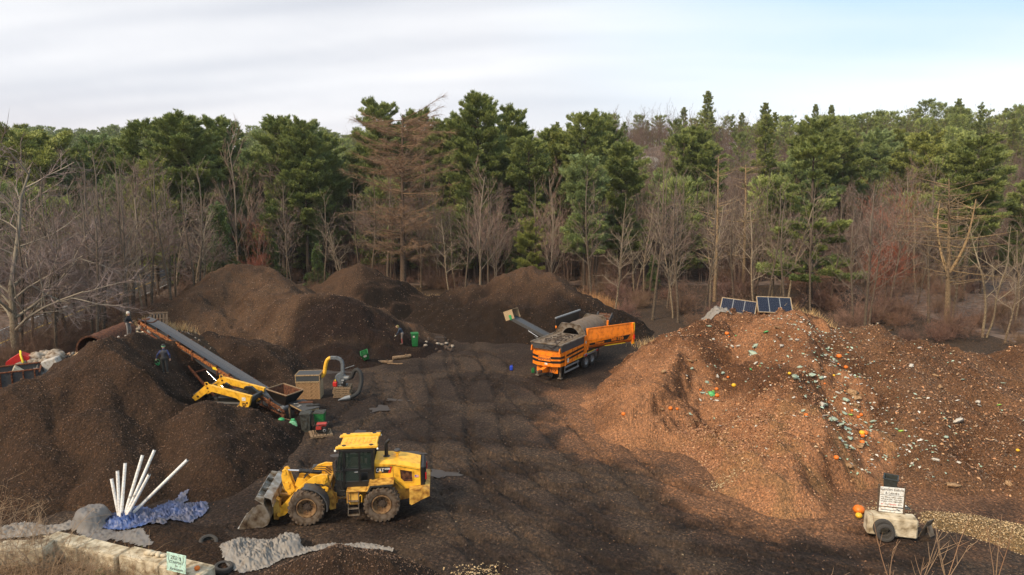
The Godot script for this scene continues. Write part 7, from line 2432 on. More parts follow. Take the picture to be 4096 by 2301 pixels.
func build_corners() -> void:
	var b: MB
	var o: Node3D
	# wall of concrete blocks along the lower left edge
	var wall := thing("block_wall", "weathered wall of large concrete blocks at the lower left", "wall", V(-10.2, 0.0, -21.3), deg_to_rad(-19.3))
	for k in 4:
		b = MB.new()
		b.xf = Transform3D(Basis(Vector3.UP, [0.0, 0.015, -0.02, 0.02][k]), V(-0.95 - k * 1.86, [0.38, 0.38, 0.36, 0.33][k], [0.0, -0.05, 0.03, 0.0][k]))
		block(b, V(1.82, 0.82, 0.72), k + 3)
		part(b, "block", M.concrete, wall)
	wall = thing("block_wall", "second row of concrete blocks behind the brush at the left edge", "wall", V(-16.6, 0.0, -22.9), deg_to_rad(3.0))
	for k in 3:
		b = MB.new()
		b.xf = Transform3D(Basis(Vector3.UP, 0.02 * k), V(-0.95 - k * 1.86, 0.42, 0))
		block(b, V(1.82, 0.9, 0.72), k + 13)
		part(b, "block", M.concrete, wall)
	rng.seed = 4
	for k in 4:
		b = MB.new()
		b.ball(Vector3(), V(0.16, 0.09, 0.11) * rr(0.6, 1.2), 9, 0.4, k + 20)
		single(b, "stone", M.concrete, "pale stone lying on top of the block wall behind the compost sign", "stone", V(-12.75 + k * 0.2, 0.85, -22.3 + 0.06 * k), k, "stones on top of the block wall")
	pumpkin("pumpkin", "small orange pumpkin on the right end of the block wall", V(-10.6, 0.87, -21.3), 0.1)
	# sign of the compost bay
	o = thing("sign", "pale mint hand-lettered compost sign on a post before the block wall", "sign", V(-11.1, 0.24, -20.95), deg_to_rad(-12.0))
	b = MB.new(); b.box(V(0, 1.02, 0), V(0.72, 0.66, 0.02), 0.004, Basis(Vector3.BACK, -0.09)); var board := part(b, "board", M.mint_board, o)
	b = MB.new(); b.box(V(0.0, 0.35, -0.04), V(0.09, 1.3, 0.04), 0.006); part(b, "post", M.old_timber, o)
	var tilt := Basis(Vector3.BACK, -0.09)
	text("lettering", "202", 0.15, M.ink, board, Transform3D(tilt, V(-0.06, 1.2, 0.012)))
	text("lettering", "1", 0.17, M.ink, board, Transform3D(tilt, V(0.16, 1.17, 0.012)), true)
	text("lettering", "COMPOST", 0.105, M.ink, board, Transform3D(tilt, V(0.0, 1.03, 0.012)))
	text("lettering", "for", 0.085, M.galvanised, board, Transform3D(tilt, V(0.0, 0.91, 0.012)))
	text("lettering", "Residents", 0.105, M.ink, board, Transform3D(tilt, V(0.0, 0.79, 0.012)))
	b = MB.new()
	for k in [[-0.28, 1.12, -0.28, 1.3], [0.28, 1.06, 0.28, 1.25], [-0.28, 1.11, -0.15, 1.1]]: b.bar(V(k[0], k[1], 0.013), V(k[2], k[3], 0.013), 0.012, 0.006, 0.0)
	part(b, "frame_mark", M.ink, board)
	old_tyre("tyre", "car tyre lying tilted on the soil behind the block wall", V(-11.45, 0.3, -24.0), Basis(Vector3.BACK, -0.3) * Basis(Vector3.RIGHT, 0.25), 0.34, 0.2)
	old_tyre("tyre", "half-hidden tyre behind the right end of the block wall", V(-10.3, 0.12, -22.6), Basis(Vector3.BACK, -0.1), 0.33, 0.2)
	# blue tarpaulin and the pipes that hold it down
	b = cloth([[-17.2, -25.7], [-16.6, -26.9], [-16.0, -27.6], [-15.3, -27.2], [-14.6, -28.4], [-14.2, -28.5], [-14.1, -27.7], [-13.2, -27.9], [-12.75, -27.2], [-12.9, -25.9], [-13.8, -25.7], [-13.6, -25.0], [-14.9, -24.9], [-15.5, -25.3], [-16.4, -25.4]], 0.34, 61, 0.055, [[-15.6, -26.1, 0.8, 0.15]], 1.2)
	tint(b, func(p, m): return mixc(Color(0.026, 0.08, 0.28), Color(0.11, 0.105, 0.12), 0.2 + nz2.get_noise_2d(p.x * 3.0, p.z * 3.0) * 0.6 + sm(-15.2, -13.4, p.x) * 0.35 + nz.get_noise_2d(p.x * 9.0, p.z * 9.0) * 0.5))
	single(b, "blue_tarp", M.tarp_blue, "crumpled muddy blue tarpaulin at the foot of the big brown heap", "tarpaulin")
	rng.seed = 15
	var foot := V(-15.9, 0.18, -26.2)
	var tips := [[-16.43, 1.71, -26.5, "outermost white pipe, leaning left out of the blue tarpaulin"], [-16.16, 2.05, -26.5, "second white pipe from the left in the fan of pipes"], [-15.93, 2.3, -26.7, "nearly upright white pipe in the middle left of the fan"], [-15.3, 2.56, -26.9, "long white pipe with a gray joint, leaning right of upright"], [-14.79, 2.78, -26.9, "longest white pipe, its open end highest of the fan"], [-14.7, 2.02, -26.2, "white pipe crossing in front of the others towards the right"], [-13.31, 2.48, -26.6, "white pipe leaning far out over the tarpaulin at right"]]
	for k in tips.size():
		var t: Array = tips[k]
		b = MB.new()
		var a := foot + V((k - 3) * 0.07, 0, 0.05 * (k % 3) - 0.05)
		var e := V(t[0], t[1], t[2])
		b.tube(a, e, 0.062, -1, 12)
		var pp := single(b, "pipe", M.pvc, t[3], "pipe", Vector3(), 0.0, "white pipes fanned out of the blue tarpaulin")
		if k in [3, 4, 6]:
			b = MB.new(); b.tube(a.lerp(e, 0.3), a.lerp(e, 0.335), 0.068, -1, 12); part(b, "joint", M.concrete_gray, pp)
		b = MB.new(); b.tube(e, e + (e - a).normalized() * 0.006, 0.05, -1, 10); part(b, "open_end", M.black_paint, pp)
	# gray sheets
	b = cloth([[-10.9, -23.6], [-10.75, -24.5], [-10.2, -24.75], [-9.6, -24.35], [-9.1, -24.6], [-8.75, -25.0], [-8.15, -24.6], [-8.0, -24.15], [-7.0, -24.45], [-5.6, -24.4], [-4.4, -23.95], [-4.45, -23.7], [-5.6, -23.95], [-7.2, -23.85], [-8.3, -23.4], [-9.0, -22.6], [-9.6, -22.35], [-10.3, -22.75]], 0.26, 71, 0.05, [[-9.7, -23.7, 1.1, 0.22], [-8.5, -24.3, 0.7, 0.28]], 1.5)
	single(b, "gray_tarp", M.tarp_gray, "long twisted gray ground sheet in front of the wheel loader", "tarpaulin")
	b = cloth([[-18.0, -25.6], [-17.4, -26.6], [-16.4, -26.4], [-16.3, -25.7], [-15.2, -25.0], [-14.0, -24.4], [-13.2, -23.6], [-13.6, -23.4], [-15.0, -24.0], [-16.6, -24.8]], 0.16, 81, 0.07, [[-17.05, -26.0, 0.85, 0.6]], 1.2)
	single(b, "gray_tarp", M.tarp_dark, "dark gray sheet bulging over a block left of the blue tarpaulin", "tarpaulin")
	b = cloth([[-21.5, -25.2], [-20.0, -26.2], [-18.6, -25.8], [-18.0, -26.2], [-17.4, -25.5], [-18.4, -24.9], [-20.0, -24.7], [-21.4, -24.4]], 0.3, 83, 0.08, [], 1.3)
	single(b, "gray_tarp", M.tarp_gray, "pale gray sheet along the left edge behind the brush", "tarpaulin")
	# sign on its block, right
	var turn := deg_to_rad(-14.0)
	o = thing("concrete_block", "pale concrete block carrying the garden debris sign", "concrete block", V(14.95, 0.0, -25.25), turn)
	b = MB.new(); b.xf = Transform3D(Basis(), V(0, 0.38, 0)); block(b, V(1.8, 0.78, 0.62), 33); part(b, "block_body", M.concrete, o)
	old_tyre("tyre", "larger dark tyre leaning against the concrete block under the sign", V(14.5, 0.36, -24.93), Basis(Vector3.UP, turn) * Basis(Vector3.RIGHT, PI / 2 - 0.12), 0.37, 0.2)
	old_tyre("tyre", "front car tyre with a pale rim edge leaning before the sign block", V(14.43, 0.32, -24.67), Basis(Vector3.UP, turn) * Basis(Vector3.RIGHT, PI / 2 - 0.14), 0.34, 0.2)
	o = thing("garden_sign", "white garden debris and leaves notice with wooden uprights on the concrete block", "sign", V(15.0, 0.76, -25.4), turn)
	for x in [-0.46, 0.46]:
		var u := MB.new(); u.box(V(x, 0.56, -0.03), V(0.08, 1.2, 0.05), 0.008, Basis(Vector3.BACK, 0.03)); part(u, "upright", M.old_timber, o)
	b = MB.new(); b.box(V(0, 0.68, 0.0), V(0.86, 0.8, 0.015), 0.003); board = part(b, "board", M.white_paint, o)
	b = MB.new(); b.box(V(0, 0.135, 0.0), V(0.86, 0.18, 0.015), 0.003); var low := part(b, "arrow_board", M.white_paint, o)
	text("lettering", "Garden Debris", 0.118, M.ink, board, Transform3D(Basis(), V(0, 0.98, 0.01)), false, "Droid Sans", 0.98)
	text("lettering", "& Leaves", 0.115, M.ink, board, Transform3D(Basis(), V(0, 0.83, 0.01)))
	b = MB.new(); b.box(V(0, 0.745, 0.01), V(0.84, 0.014, 0.004), 0.0); part(b, "rule", M.ink, board)
	text("lettering", "Yes: Weeds, Soft prunings,", 0.058, M.ink, board, Transform3D(Basis(), V(0, 0.66, 0.01)))
	text("lettering", "Annual growth, Pine cones,", 0.058, M.ink, board, Transform3D(Basis(), V(0, 0.575, 0.01)))
	text("lettering", "needles, Vines, Vegetables", 0.058, M.ink, board, Transform3D(Basis(), V(0, 0.49, 0.01)))
	text("lettering", "No:", 0.055, M.ink_red, board, Transform3D(Basis(), V(-0.33, 0.37, 0.01)), true)
	text("lettering", "Grass", 0.055, M.ink, board, Transform3D(Basis(), V(-0.17, 0.37, 0.01)))
	text("lettering", "Minimal", 0.055, M.ink_red, board, Transform3D(Basis(), V(0.06, 0.37, 0.01)), true)
	text("lettering", "Sticks", 0.055, M.ink, board, Transform3D(Basis(), V(0.3, 0.37, 0.01)))
	b = MB.new(); b.bar(V(-0.36, 0.13, 0.01), V(0.34, 0.13, 0.01), 0.004, 0.022, 0.0); b.bar(V(0.2, 0.2, 0.011), V(0.35, 0.125, 0.011), 0.004, 0.03, 0.0); part(b, "arrow", M.ink, low)
	o = bin_("wheeled_bin", "black wheeled bin standing with its lid hanging open behind the garden sign", V(16.6, surf(16.6, -28.3) - 0.1, -28.3), 2.6, 1.05, M.bin_black, M.bin_black, false)
	b = MB.new(); b.box(V(-0.55, 0.08, -0.7), V(0.62, 0.04, 0.62), 0.02, Basis(Vector3.UP, 0.5) * Basis(Vector3.BACK, 0.1)); var lid := part(b, "lid", M.bin_black, o)
	b = MB.new(); b.box(V(-0.55, 0.11, -0.7), V(0.26, 0.006, 0.16), 0.0, Basis(Vector3.UP, 0.5)); part(b, "sticker", M.white_paint, lid)
	o = thing("steel_plate", "bent gray steel plate propped at the right end of the sign block", "plate", V(16.15, 0.0, -24.9), 0.5)
	b = MB.new(); b.box(V(0, 0.4, 0), V(0.5, 0.8, 0.03), 0.005, Basis(Vector3.RIGHT, 0.35)); b.box(V(0.1, 0.35, 0.1), V(0.3, 0.5, 0.03), 0.005, Basis(Vector3.RIGHT, -0.4)); part(b, "sheet", M.worn_steel, o)
	pumpkin("pumpkin", "pale orange pumpkin behind the left upright of the garden sign", V(14.55, surf(14.55, -26.9) + 0.14, -26.9), 0.24)
	pumpkin("squash", "yellow squash beside the pumpkin behind the garden sign", V(14.35, surf(14.35, -26.5) + 0.1, -26.5), 0.14, M.squash)
	# odds and ends at the far left
	o = thing("drum", "big rusty steel drum lying on its side on the bank at left", "steel drum", V(-28.4, 2.72, -47.0), 0.06)
	b = MB.new()
	b.xf = Transform3D(Basis(Vector3.RIGHT, PI / 2), Vector3())
	var pr := []
	for i in 25: pr.append(Vector2(0.9 + (0.03 if i % 6 == 0 else 0.0), -2.4 + i * 0.2))
	b.lathe(pr, 36)
	var inner := []
	for i in 25: inner.append(Vector2(0.85, 2.4 - i * 0.2))
	b.lathe(inner, 36)
	b.lathe([Vector2(0.85, 2.4), Vector2(0.96, 2.42), Vector2(0.96, 2.3)], 36)
	b.lathe([Vector2(0.85, -2.4), Vector2(0.9, -2.4)], 36)
	part(b, "shell", M.rust_dark, o)
	b = MB.new()
	b.bar(V(-28.05, surf(-28.0, -41.0) + 0.32, -41.0), V(-26.6, surf(-26.6, -42.6) + 0.95, -42.6), 0.3, 0.3, 0.02)
	single(b, "timber_beam", M.timber, "pale timber beam lying across the bank below the rusty drum", "beam")
	b = MB.new()
	b.box(V(0, 0.4, 0), V(0.9, 0.9, 0.7), 0.06, Basis(Vector3.BACK, 0.3)); b.xf = Transform3D(Basis(Vector3.RIGHT, PI / 2), V(0.55, 0.4, 0.4)); b.lathe([Vector2(0.2, 0.3), Vector2(0.25, 0.3), Vector2(0.25, -0.3), Vector2(0.2, -0.3), Vector2(0.2, 0.3)], 16)
	single(b, "concrete_lump", M.concrete_gray, "broken gray concrete lump with a pipe stub under the timber beam", "concrete", V(-28.6, surf(-28.6, -41.3), -41.3), 0.2)
	rng.seed = 31
	for k in 14:
		b = MB.new()
		var s := rr(0.25, 0.6)
		b.ball(Vector3(), V(s, s * 0.7, s * 0.8), 10, 0.55, k + 40)
		b.smooth()
		var x := -30.6 + (k % 5) * 0.42 + rr(-0.1, 0.1); var z := -42.6 + (k / 5) * 0.5
		single(b, "boulder", M.stone, "gray boulder in the rock pile left of the timber beam", "boulder", V(x, surf(x, z) + 0.25, z), rr(0, 6), "boulders in the rock pile at left")
	o = thing("dumpster", "open rust-sided dump trailer body with debris inside at the left edge", "dumpster", V(-30.2, surf(-30.2, -39.6) - 0.1, -39.6), 0.55)
	b = MB.new()
	for s in [1.0, -1.0]: b.bar(V(-1.6, 0.5, s * 0.9), V(1.6, 0.5, s * 0.9), 0.05, 1.0, 0.01)
	b.box(V(1.6, 0.4, 0), V(0.05, 0.8, 1.8), 0.01)
	b.box(V(0, 0.04, 0), V(3.2, 0.06, 1.8), 0.01)
	part(b, "body", M.dark_gray, o)
	b = MB.new()
	for s in [1.0, -1.0]:
		b.box(V(0, 1.02, s * 0.9), V(3.3, 0.08, 0.12), 0.015)
		for k in 6: b.box(V(-1.4 + k * 0.56, 0.5, s * 0.96), V(0.08, 0.95, 0.06), 0.01)
	b.box(V(1.63, 0.84, 0), V(0.1, 0.08, 1.9), 0.015)
	part(b, "rail", M.rust, o)
	b = MB.new(); b.box(V(0.7, 0.75, 0.1), V(1.0, 0.12, 1.3), 0.04, Basis(Vector3.BACK, -0.7)); part(b, "slab", M.concrete, o)
	b = MB.new(); b.ball(V(-0.4, 0.4, 0), V(1.0, 0.4, 0.7), 12, 0.4, 5); part(b, "load", M.mud, o)
	o = thing("red_cover", "red plastic cover with a yellow strap behind the dump body", "cover", V(-30.9, surf(-30.9, -41.6), -41.6), 0.4)
	b = MB.new(); b.prism(poly([-0.7, 0, -0.6, 0.5, 0.1, 0.95, 0.6, 0.7, 0.75, 0]), -0.4, 0.4); part(b, "shell", M.red_plastic, o)
	b = MB.new(); b.path([V(0.0, 0.96, -0.42), V(0.12, 1.0, 0), V(0.2, 0.9, 0.42), V(0.3, 0.4, 0.46)], 0.06, 6); part(b, "strap", M.tape_yellow, o)
	b = cloth([[-30.3, -41.2], [-29.2, -41.8], [-28.5, -41.0], [-28.6, -40.1], [-29.6, -39.9]], 0.4, 91, 0.09, [])
	single(b, "gray_tarp", M.tarp_dark, "gray sheet heaped between the red cover and the rock pile", "tarpaulin")
	b = MB.new(); b.ball(V(0, 0.12, 0), V(0.3, 0.16, 0.2), 9, 0.4, 8); single(b, "blue_bag", M.blue_plastic, "blue plastic bag on the bank right of the dump body", "bag", V(-27.9, surf(-27.9, -39.7), -39.7), 0.3)
	o = thing("wooden_crate", "dark slatted pallet leaning on a box at the edge of the woods", "pallet", V(-27.0, surf(-27.0, -51.2), -51.2), 0.35)
	for i in 6:
		b = MB.new(); b.box(V(-0.55 + i * 0.22, 0.5, 0.1), V(0.14, 1.1, 0.03), 0.004, Basis(Vector3.RIGHT, -0.5)); part(b, "slat", M.old_timber, o)
	for y in [0.08, 0.5, 0.92]:
		b = MB.new(); b.box(V(0, y, 0.12 - (y - 0.5) * 0.5), V(1.3, 0.1, 0.05), 0.005, Basis(Vector3.RIGHT, -0.5)); part(b, "rail", M.old_timber, o)
	b = MB.new(); b.box(V(-0.2, 0.4, -0.5), V(1.0, 0.8, 0.8), 0.02); part(b, "box", M.black_rubber, o)
	rng.seed = 12
	for k in 22:
		b = MB.new(); var s := rr(0.1, 0.26); b.ball(Vector3(), V(s, s * 0.6, s * 0.8), 7, 0.5, k); 
		var x := -26.6 + rr(-1.3, 1.5); var z := -48.6 + rr(-0.8, 0.8)
		single(b, "stone", M.stone if k % 2 else M.concrete, "stone in the rubble beyond the head of the conveyor", "stone", V(x, surf(x, z) + 0.08, z), rr(0, 6), "rubble stones beyond the conveyor head")
	# big stones on the far hillside
	for k in 3:
		b = MB.new(); var s: float = [2.6, 2.2, 1.5][k]; b.ball(Vector3(), V(s * 1.3, s * 0.8, s), 14, 0.25, k + 60); b.smooth()
		var x: float = [40.0, 37.4, 39.6][k]; var z: float = [-201.0, -199.0, -198.0][k]
		single(b, "hill_boulder", M.concrete_gray, ["largest pale boulder on the wooded hillside", "second pale boulder on the hillside, left of the largest", "small pale boulder in front of the two on the hillside"][k], "boulder", V(x, base_h(x, z) + 1.6, z), k)
	# solar panels
	for k in 2:
		var at: Vector3 = [V(16.85, 0, -50.2), V(19.5, 0, -49.6)][k]
		at.y = surf(at.x, at.z) - 0.05
		o = thing("solar_panel", ["left solar panel tilted on the crest of the leaf heap beside a gray sheet", "right solar panel, standing steeper on the crest of the leaf heap"][k], "solar panel", at, [-0.05, -0.02][k])
		var lean := Basis(Vector3.RIGHT, [-0.85, -0.62][k]) * Basis(Vector3.BACK, [-0.12, -0.04][k])
		if k == 0: lean = Basis(Vector3.UP, -0.25) * lean
		for i in 3:
			b = MB.new(); b.box(lean * V(-0.83 + i * 0.83, 0.66, 0), V(0.82, 1.26, 0.035), 0.004, lean); var md := part(b, "module", M.galvanised, o)
			b = MB.new()
			for r in 9:
				for c in 6:
					b.box(lean * V(-0.83 + i * 0.83 - 0.32 + c * 0.128, 0.13 + r * 0.132, 0.02), V(0.124, 0.127, 0.006), 0.0, lean * Basis())
			part(b, "cell_grid", M.cell, md).set_meta("kind", "stuff")
		b = MB.new()
		for y in [0.02, 1.3]: b.box(lean * V(0, y, 0.0), V(2.56, 0.05, 0.07), 0.006, lean)
		for x in [-1.26, 1.26]: b.box(lean * V(x, 0.66, 0), V(0.05, 1.3, 0.07), 0.006, lean)
		part(b, "frame", M.plywood_pale, o)
		b = MB.new()
		for x in [-1.0, 1.0]: b.bar(lean * V(x, 1.2, -0.04), V(x, 0.0, -1.1), 0.06, 0.06)
		part(b, "prop", M.old_timber, o)
	b = cloth([[13.6, -50.0], [14.4, -51.0], [15.4, -51.2], [16.0, -50.8], [16.4, -49.9], [15.9, -49.0], [15.0, -49.0], [14.2, -49.0]], 0.5, 93, 0.09, [])
	single(b, "gray_tarp", M.tarp_gray, "gray sheet in folds at the left foot of the solar panels", "tarpaulin")
	puddles()

func puddles() -> void:
	# shallow water and slick mud in the ruts
	rng.seed = 19
	var at := PUDDLES
	for k in at.size():
		var q: Array = at[k]
		var b := MB.new()
		var hi := -9.0
		for i in 9: hi += base_h(q[0] + rr(-0.5, 0.5) * q[2], q[1] + rr(-0.5, 0.5) * q[3]) / 9.0
		hi += 9.0 - 0.045
		var n := 26
		var c := b.raw(V(0, 0, 0), Vector3.UP)
		for i in n:
			var a := TAU * i / n
			var r := 1.0 + 0.45 * sin(a * 3.0 + k) * sin(a * 2.0 + k * 2.0) + rr(-0.12, 0.12)
			b.raw(V(cos(a) * q[2] * r * 1.3, 0, sin(a) * q[3] * r * 1.3), Vector3.UP)
		for i in n: b.face(c, c + 1 + (i + 1) % n, c + 1 + i)
		single(b, "puddle", M.water, "shallow muddy puddle in the wheel ruts of the yard", "puddle", V(q[0], hi, q[1]), 0.15 * sin(k * 2.0), "", "structure")

func pumpkin(called: String, label: String, at: Vector3, r: float, m: Material = null, group := "") -> Node3D:
	var o := thing(called, label, "pumpkin" if m == null else "squash", at, at.x * 3.0, group)
	var b := MB.new()
	b.ball(Vector3(), V(r, r * 0.82, r), 20, 0.05, 3, 9)
	part(b, "rind", M.pumpkin if m == null else m, o)
	b = MB.new(); b.tube(V(0, r * 0.72, 0), V(r * 0.1, r * 1.05, 0), r * 0.12, r * 0.08, 6); part(b, "stem", M.stem, o)
	return o

# ---------------------------------------------------------------- waste on the leaf heaps, leaves and chips
func place_of(x: float, z: float) -> String:
	var g: float = H.G.h(x, z, nz, nz2)
	var h: float = H.H.h(x, z, nz, nz2)
	if maxf(g, h) < 0.25: return "on the yard floor before the reddish heap"
	if h > g and x > 24.0: return "on the right part of the brown leaf heap"
	if h > g: return "on the brown leaf heap near its left foot"
	var axis := 18.2 + (z + 43.5) * -0.42
	if z < -44.0: return "near the crest below the solar panels"
	if x > axis + 1.6: return "in the gully right of the reddish heap"
	if x > axis - 1.4: return "on the right-hand ridge of the reddish heap"
	if x > axis - 5.5: return "in the hollow of the reddish heap"
	return "on the left flank of the reddish heap"

func bag_mesh(sd: int, flat: float) -> ArrayMesh:
	var b := MB.new()
	b.ball(Vector3(), V(0.24, 0.24 * flat, 0.18), 11, 1.1, sd)
	b.ball(V(0.16, 0.03, 0.05), V(0.14, 0.1 * flat, 0.1), 9, 1.0, sd + 2)
	for k in 4: b.tri(V(rr(-0.3, 0.1), 0.02, rr(-0.3, 0.3)), V(rr(-0.1, 0.4), rr(0.05, 0.2), rr(-0.3, 0.3)), V(rr(-0.2, 0.4), 0.03, rr(-0.3, 0.3)))
	return b.done()

func build_litter() -> void:
	var s := litter_spots()
	rng.seed = 44
	for p in s.pumpkin: pumpkin("pumpkin", ("large orange pumpkin " if p.z >= 1.0 else "small orange gourd ") + place_of(p.x, p.y), V(p.x, surf(p.x, p.y) + 0.05 * p.z, p.y), 0.125 * p.z, null, "pumpkins on the leaf heaps")
	for p in s.squash: pumpkin("squash", "yellow squash " + place_of(p.x, p.y), V(p.x, surf(p.x, p.y) + 0.08, p.y), 0.14 * p.z, M.squash, "yellow squashes on the leaf heaps")
	var meshes := []
	for k in 6: meshes.append(bag_mesh(k * 7 + 3, 0.55 if k % 2 else 0.8))
	var words := {"green": ["bag", "bright green plastic bag", M.bag_green, "bag"], "lime": ["bag", "lime green bag", M.get("bag_lime", M.bag_green), "bag"], "mint": ["bag", "pale mint compostable bag", M.bag_mint, "bag"], "white": ["crumpled_paper", "crumpled white paper", M.bag_white, "paper"], "paper": ["paper_bag", "brown paper bag", M.bag_paper, "paper bag"]}
	for key in words:
		var w: Array = words[key]
		for p in s[key]:
			var o := MeshInstance3D.new()
			o.name = numbered(w[0])
			o.mesh = meshes[rng.randi_range(0, 5)]
			o.material_override = w[2]
			add_child(o)
			o.position = V(p.x, surf(p.x, p.y) + 0.01 * p.z, p.y)
			o.rotation = V(rr(-0.5, 0.5), rr(0, TAU), rr(-0.5, 0.5))
			var k: float = p.z * rr(0.36, 0.5)
			o.scale = V(k * rr(0.9, 1.6), k * rr(0.5, 0.9), k)
			tag(o, ("big " if p.z > 1.7 else ("" if p.z > 0.85 else "small ")) + w[1] + " " + place_of(p.x, p.y), w[3], w[1] + "s scattered on the leaf heaps")
	# flakes: leaves, wood chips and crumbs, in their thousands
	var b := MB.new()
	b.tri(V(-0.5, 0, -0.25), V(-0.1, 0.12, 0.3), V(0.1, 0.1, -0.28))
	b.tri(V(-0.1, 0.12, 0.3), V(0.5, 0, 0.1), V(0.1, 0.1, -0.28))
	var flake := b.done()
	b = MB.new()
	b.ball(Vector3(), V(0.5, 0.4, 0.45), 6, 0.5, 3)
	b.smooth()
	var clod := b.done()
	var reds := [Color(0.4, 0.2, 0.1), Color(0.3, 0.14, 0.07), Color(0.46, 0.27, 0.14), Color(0.19, 0.09, 0.05), Color(0.36, 0.17, 0.085)]
	var browns := [Color(0.14, 0.08, 0.05), Color(0.2, 0.12, 0.075), Color(0.08, 0.05, 0.034), Color(0.27, 0.185, 0.12)]
	var tans := [Color(0.5, 0.35, 0.18), Color(0.42, 0.28, 0.14), Color(0.58, 0.43, 0.25)]
	litter_on("leaf_litter", flake, "G", 26000, 0.06, 0.17, reds, "leaves and scraps covering the reddish heap", 0.0)
	litter_on("leaf_litter", flake, "H", 15000, 0.07, 0.19, browns + [reds[0], reds[1], reds[2]], "decaying leaves covering the brown leaf heap", 0.0)
	litter_on("leaf_litter", flake, "I", 6000, 0.07, 0.19, browns + [reds[0], reds[2]], "decaying leaves covering the heap at the right edge", 0.0)
	litter_on("wood_flecks", flake, "D", 7000, 0.025, 0.11, browns + [browns[0], browns[2], Color(0.25, 0.19, 0.14)], "pale wood flecks on the broad mulch heap", 0.0)
	litter_on("wood_flecks", flake, "F", 3000, 0.03, 0.11, browns + [browns[2]], "wood flecks on the long dark heap", 0.0)
	litter_on("wood_flecks", flake, "L", 2600, 0.03, 0.1, tans, "fresh wood chips of the pale ridge", 0.0)
	litter_on("soil_clods", clod, "A", 9000, 0.02, 0.075, [BROWN * 0.6, DARK, BROWN * 0.45], "crumbs and clods of compost on the big left heap", 0.0)
	litter_on("soil_clods", clod, "J", 2600, 0.02, 0.075, [BROWN * 0.5, DARK, BROWN * 0.7], "crumbs of compost on the small front heap", 0.0)
	litter_on("soil_clods", clod, "D", 3500, 0.02, 0.09, [BROWN * 0.7, DARK, CRUST * 0.7], "clods on the broad mulch heap", 0.0)
	litter_on("soil_clods", clod, "F", 2500, 0.03, 0.11, [BROWN * 0.6, DARK], "clods on the long dark heap", 0.0)
	litter_on("soil_clods", clod, "E", 1200, 0.03, 0.11, [BROWN * 0.6, DARK], "clods on the pointed heap", 0.0)
	litter_on("soil_clods", clod, "C", 1500, 0.025, 0.09, [BROWN * 0.6, DARK], "clods on the low black heap", 0.0)
	litter_on("rubble", clod, "M", 1200, 0.06, 0.3, [BROWN, Color(0.3, 0.27, 0.24), Color(0.2, 0.15, 0.11)], "small rubble on the bank at left", 0.0)
	# small scraps of bags, peel and paper, thickest down the right-hand ridge
	rng.seed = 52
	var sa := []
	var sc := []
	var scraps := [Color(0.38, 0.48, 0.38), Color(0.55, 0.5, 0.42), Color(0.42, 0.3, 0.18), Color(0.6, 0.58, 0.52), Color(0.3, 0.42, 0.3), Color(0.5, 0.16, 0.03)]
	while sa.size() < 1300:
		var t := rr(0, 1)
		var x := lerpf(18.6, 16.6, t) + rng.randfn(0, 1.5) + 0.9
		var z := lerpf(-44.5, -29.5, t)
		if sa.size() % 3 == 0: x = rr(11.0, 27.0); z = rr(-47.0, -29.0)
		if maxf(H.G.h(x, z, nz, nz2), H.H.h(x, z, nz, nz2)) < 0.3: continue
		sa.append(flat_tf(x, surf(x, z) + 0.02, z, rr(0.07, 0.24)))
		sc.append(scraps[rng.randi_range(0, 5) if rr(0, 1) < 0.12 else rng.randi_range(0, 4)] * rr(0.8, 1.15))
	scatter("food_scraps", flake, M.leaf, sa, sc).set_meta("label", "small scraps of bags and paper mixed into the leaf heaps")
	# on the yard floor
	rng.seed = 46
	var at := []
	var cols := []
	while at.size() < 4200:
		var x := rr(-20.0, 24.0)
		var z := -18.0 - 42.0 * pow(rr(0, 1), 1.4)
		var g: float = H.G.h(x, z, nz, nz2)
		if g > 0.1 or H.A.h(x, z, nz, nz2) > 0.0: continue
		var w := sm(-5.0, -0.5, g)
		if rr(0, 1) > 0.1 + w + 0.12 * sm(0.0, 0.6, nz2.get_noise_2d(x, z)): continue
		at.append(flat_tf(x, base_h(x, z) + 0.015, z, lerpf(0.02, 0.11, pow(rr(0, 1), 2.5))))
		cols.append(0.5 * (reds[rng.randi_range(0, 4)] if rr(0, 1) < w + 0.3 else (tans[2] * 0.8 if rr(0, 1) < 0.1 else browns[rng.randi_range(0, 3)])))
	scatter("leaf_litter", flake, M.leaf, at, cols).set_meta("label", "fallen leaves and chips strewn over the yard floor")
	at = []; cols = []
	while at.size() < 5000:
		var x := rr(-20.0, 16.0)
		var z := -19.0 - 50.0 * rr(0, 1)
		if nz2.get_noise_2d(x * 0.8 + 5.0, z * 0.8) < -0.05: continue
		at.append(flat_tf(x, base_h(x, z), z, lerpf(0.02, 0.1, pow(rr(0, 1), 2.5))))
		cols.append(mixc(DARK * 0.6, MUCK * 0.9, rr(0, 1)))
	scatter("soil_clods", clod, M.chip, at, cols).set_meta("label", "dark crumbs of soil on the yard floor")
	at = []; cols = []
	for k in 1000:
		var q: Vector3 = [V(-1.2, 0, -22.4), V(15.9, 0, -27.2), V(17.6, 0, -26.3), V(19.4, 0, -25.0), V(9.7, 0, -29.4)][k % 5]
		var x := q.x + rng.randfn(0, 0.5) * (1.6 if k % 5 > 1 and k % 5 < 4 else 1.0)
		var z := q.z + rng.randfn(0, 0.3)
		at.append(flat_tf(x, surf(x, z) + 0.02, z, rr(0.04, 0.12)))
		cols.append(tans[k % 3] * 0.75)
	scatter("wood_chips", flake, M.leaf, at, cols).set_meta("label", "patches of pale fresh wood chips on the ground")
	brush()

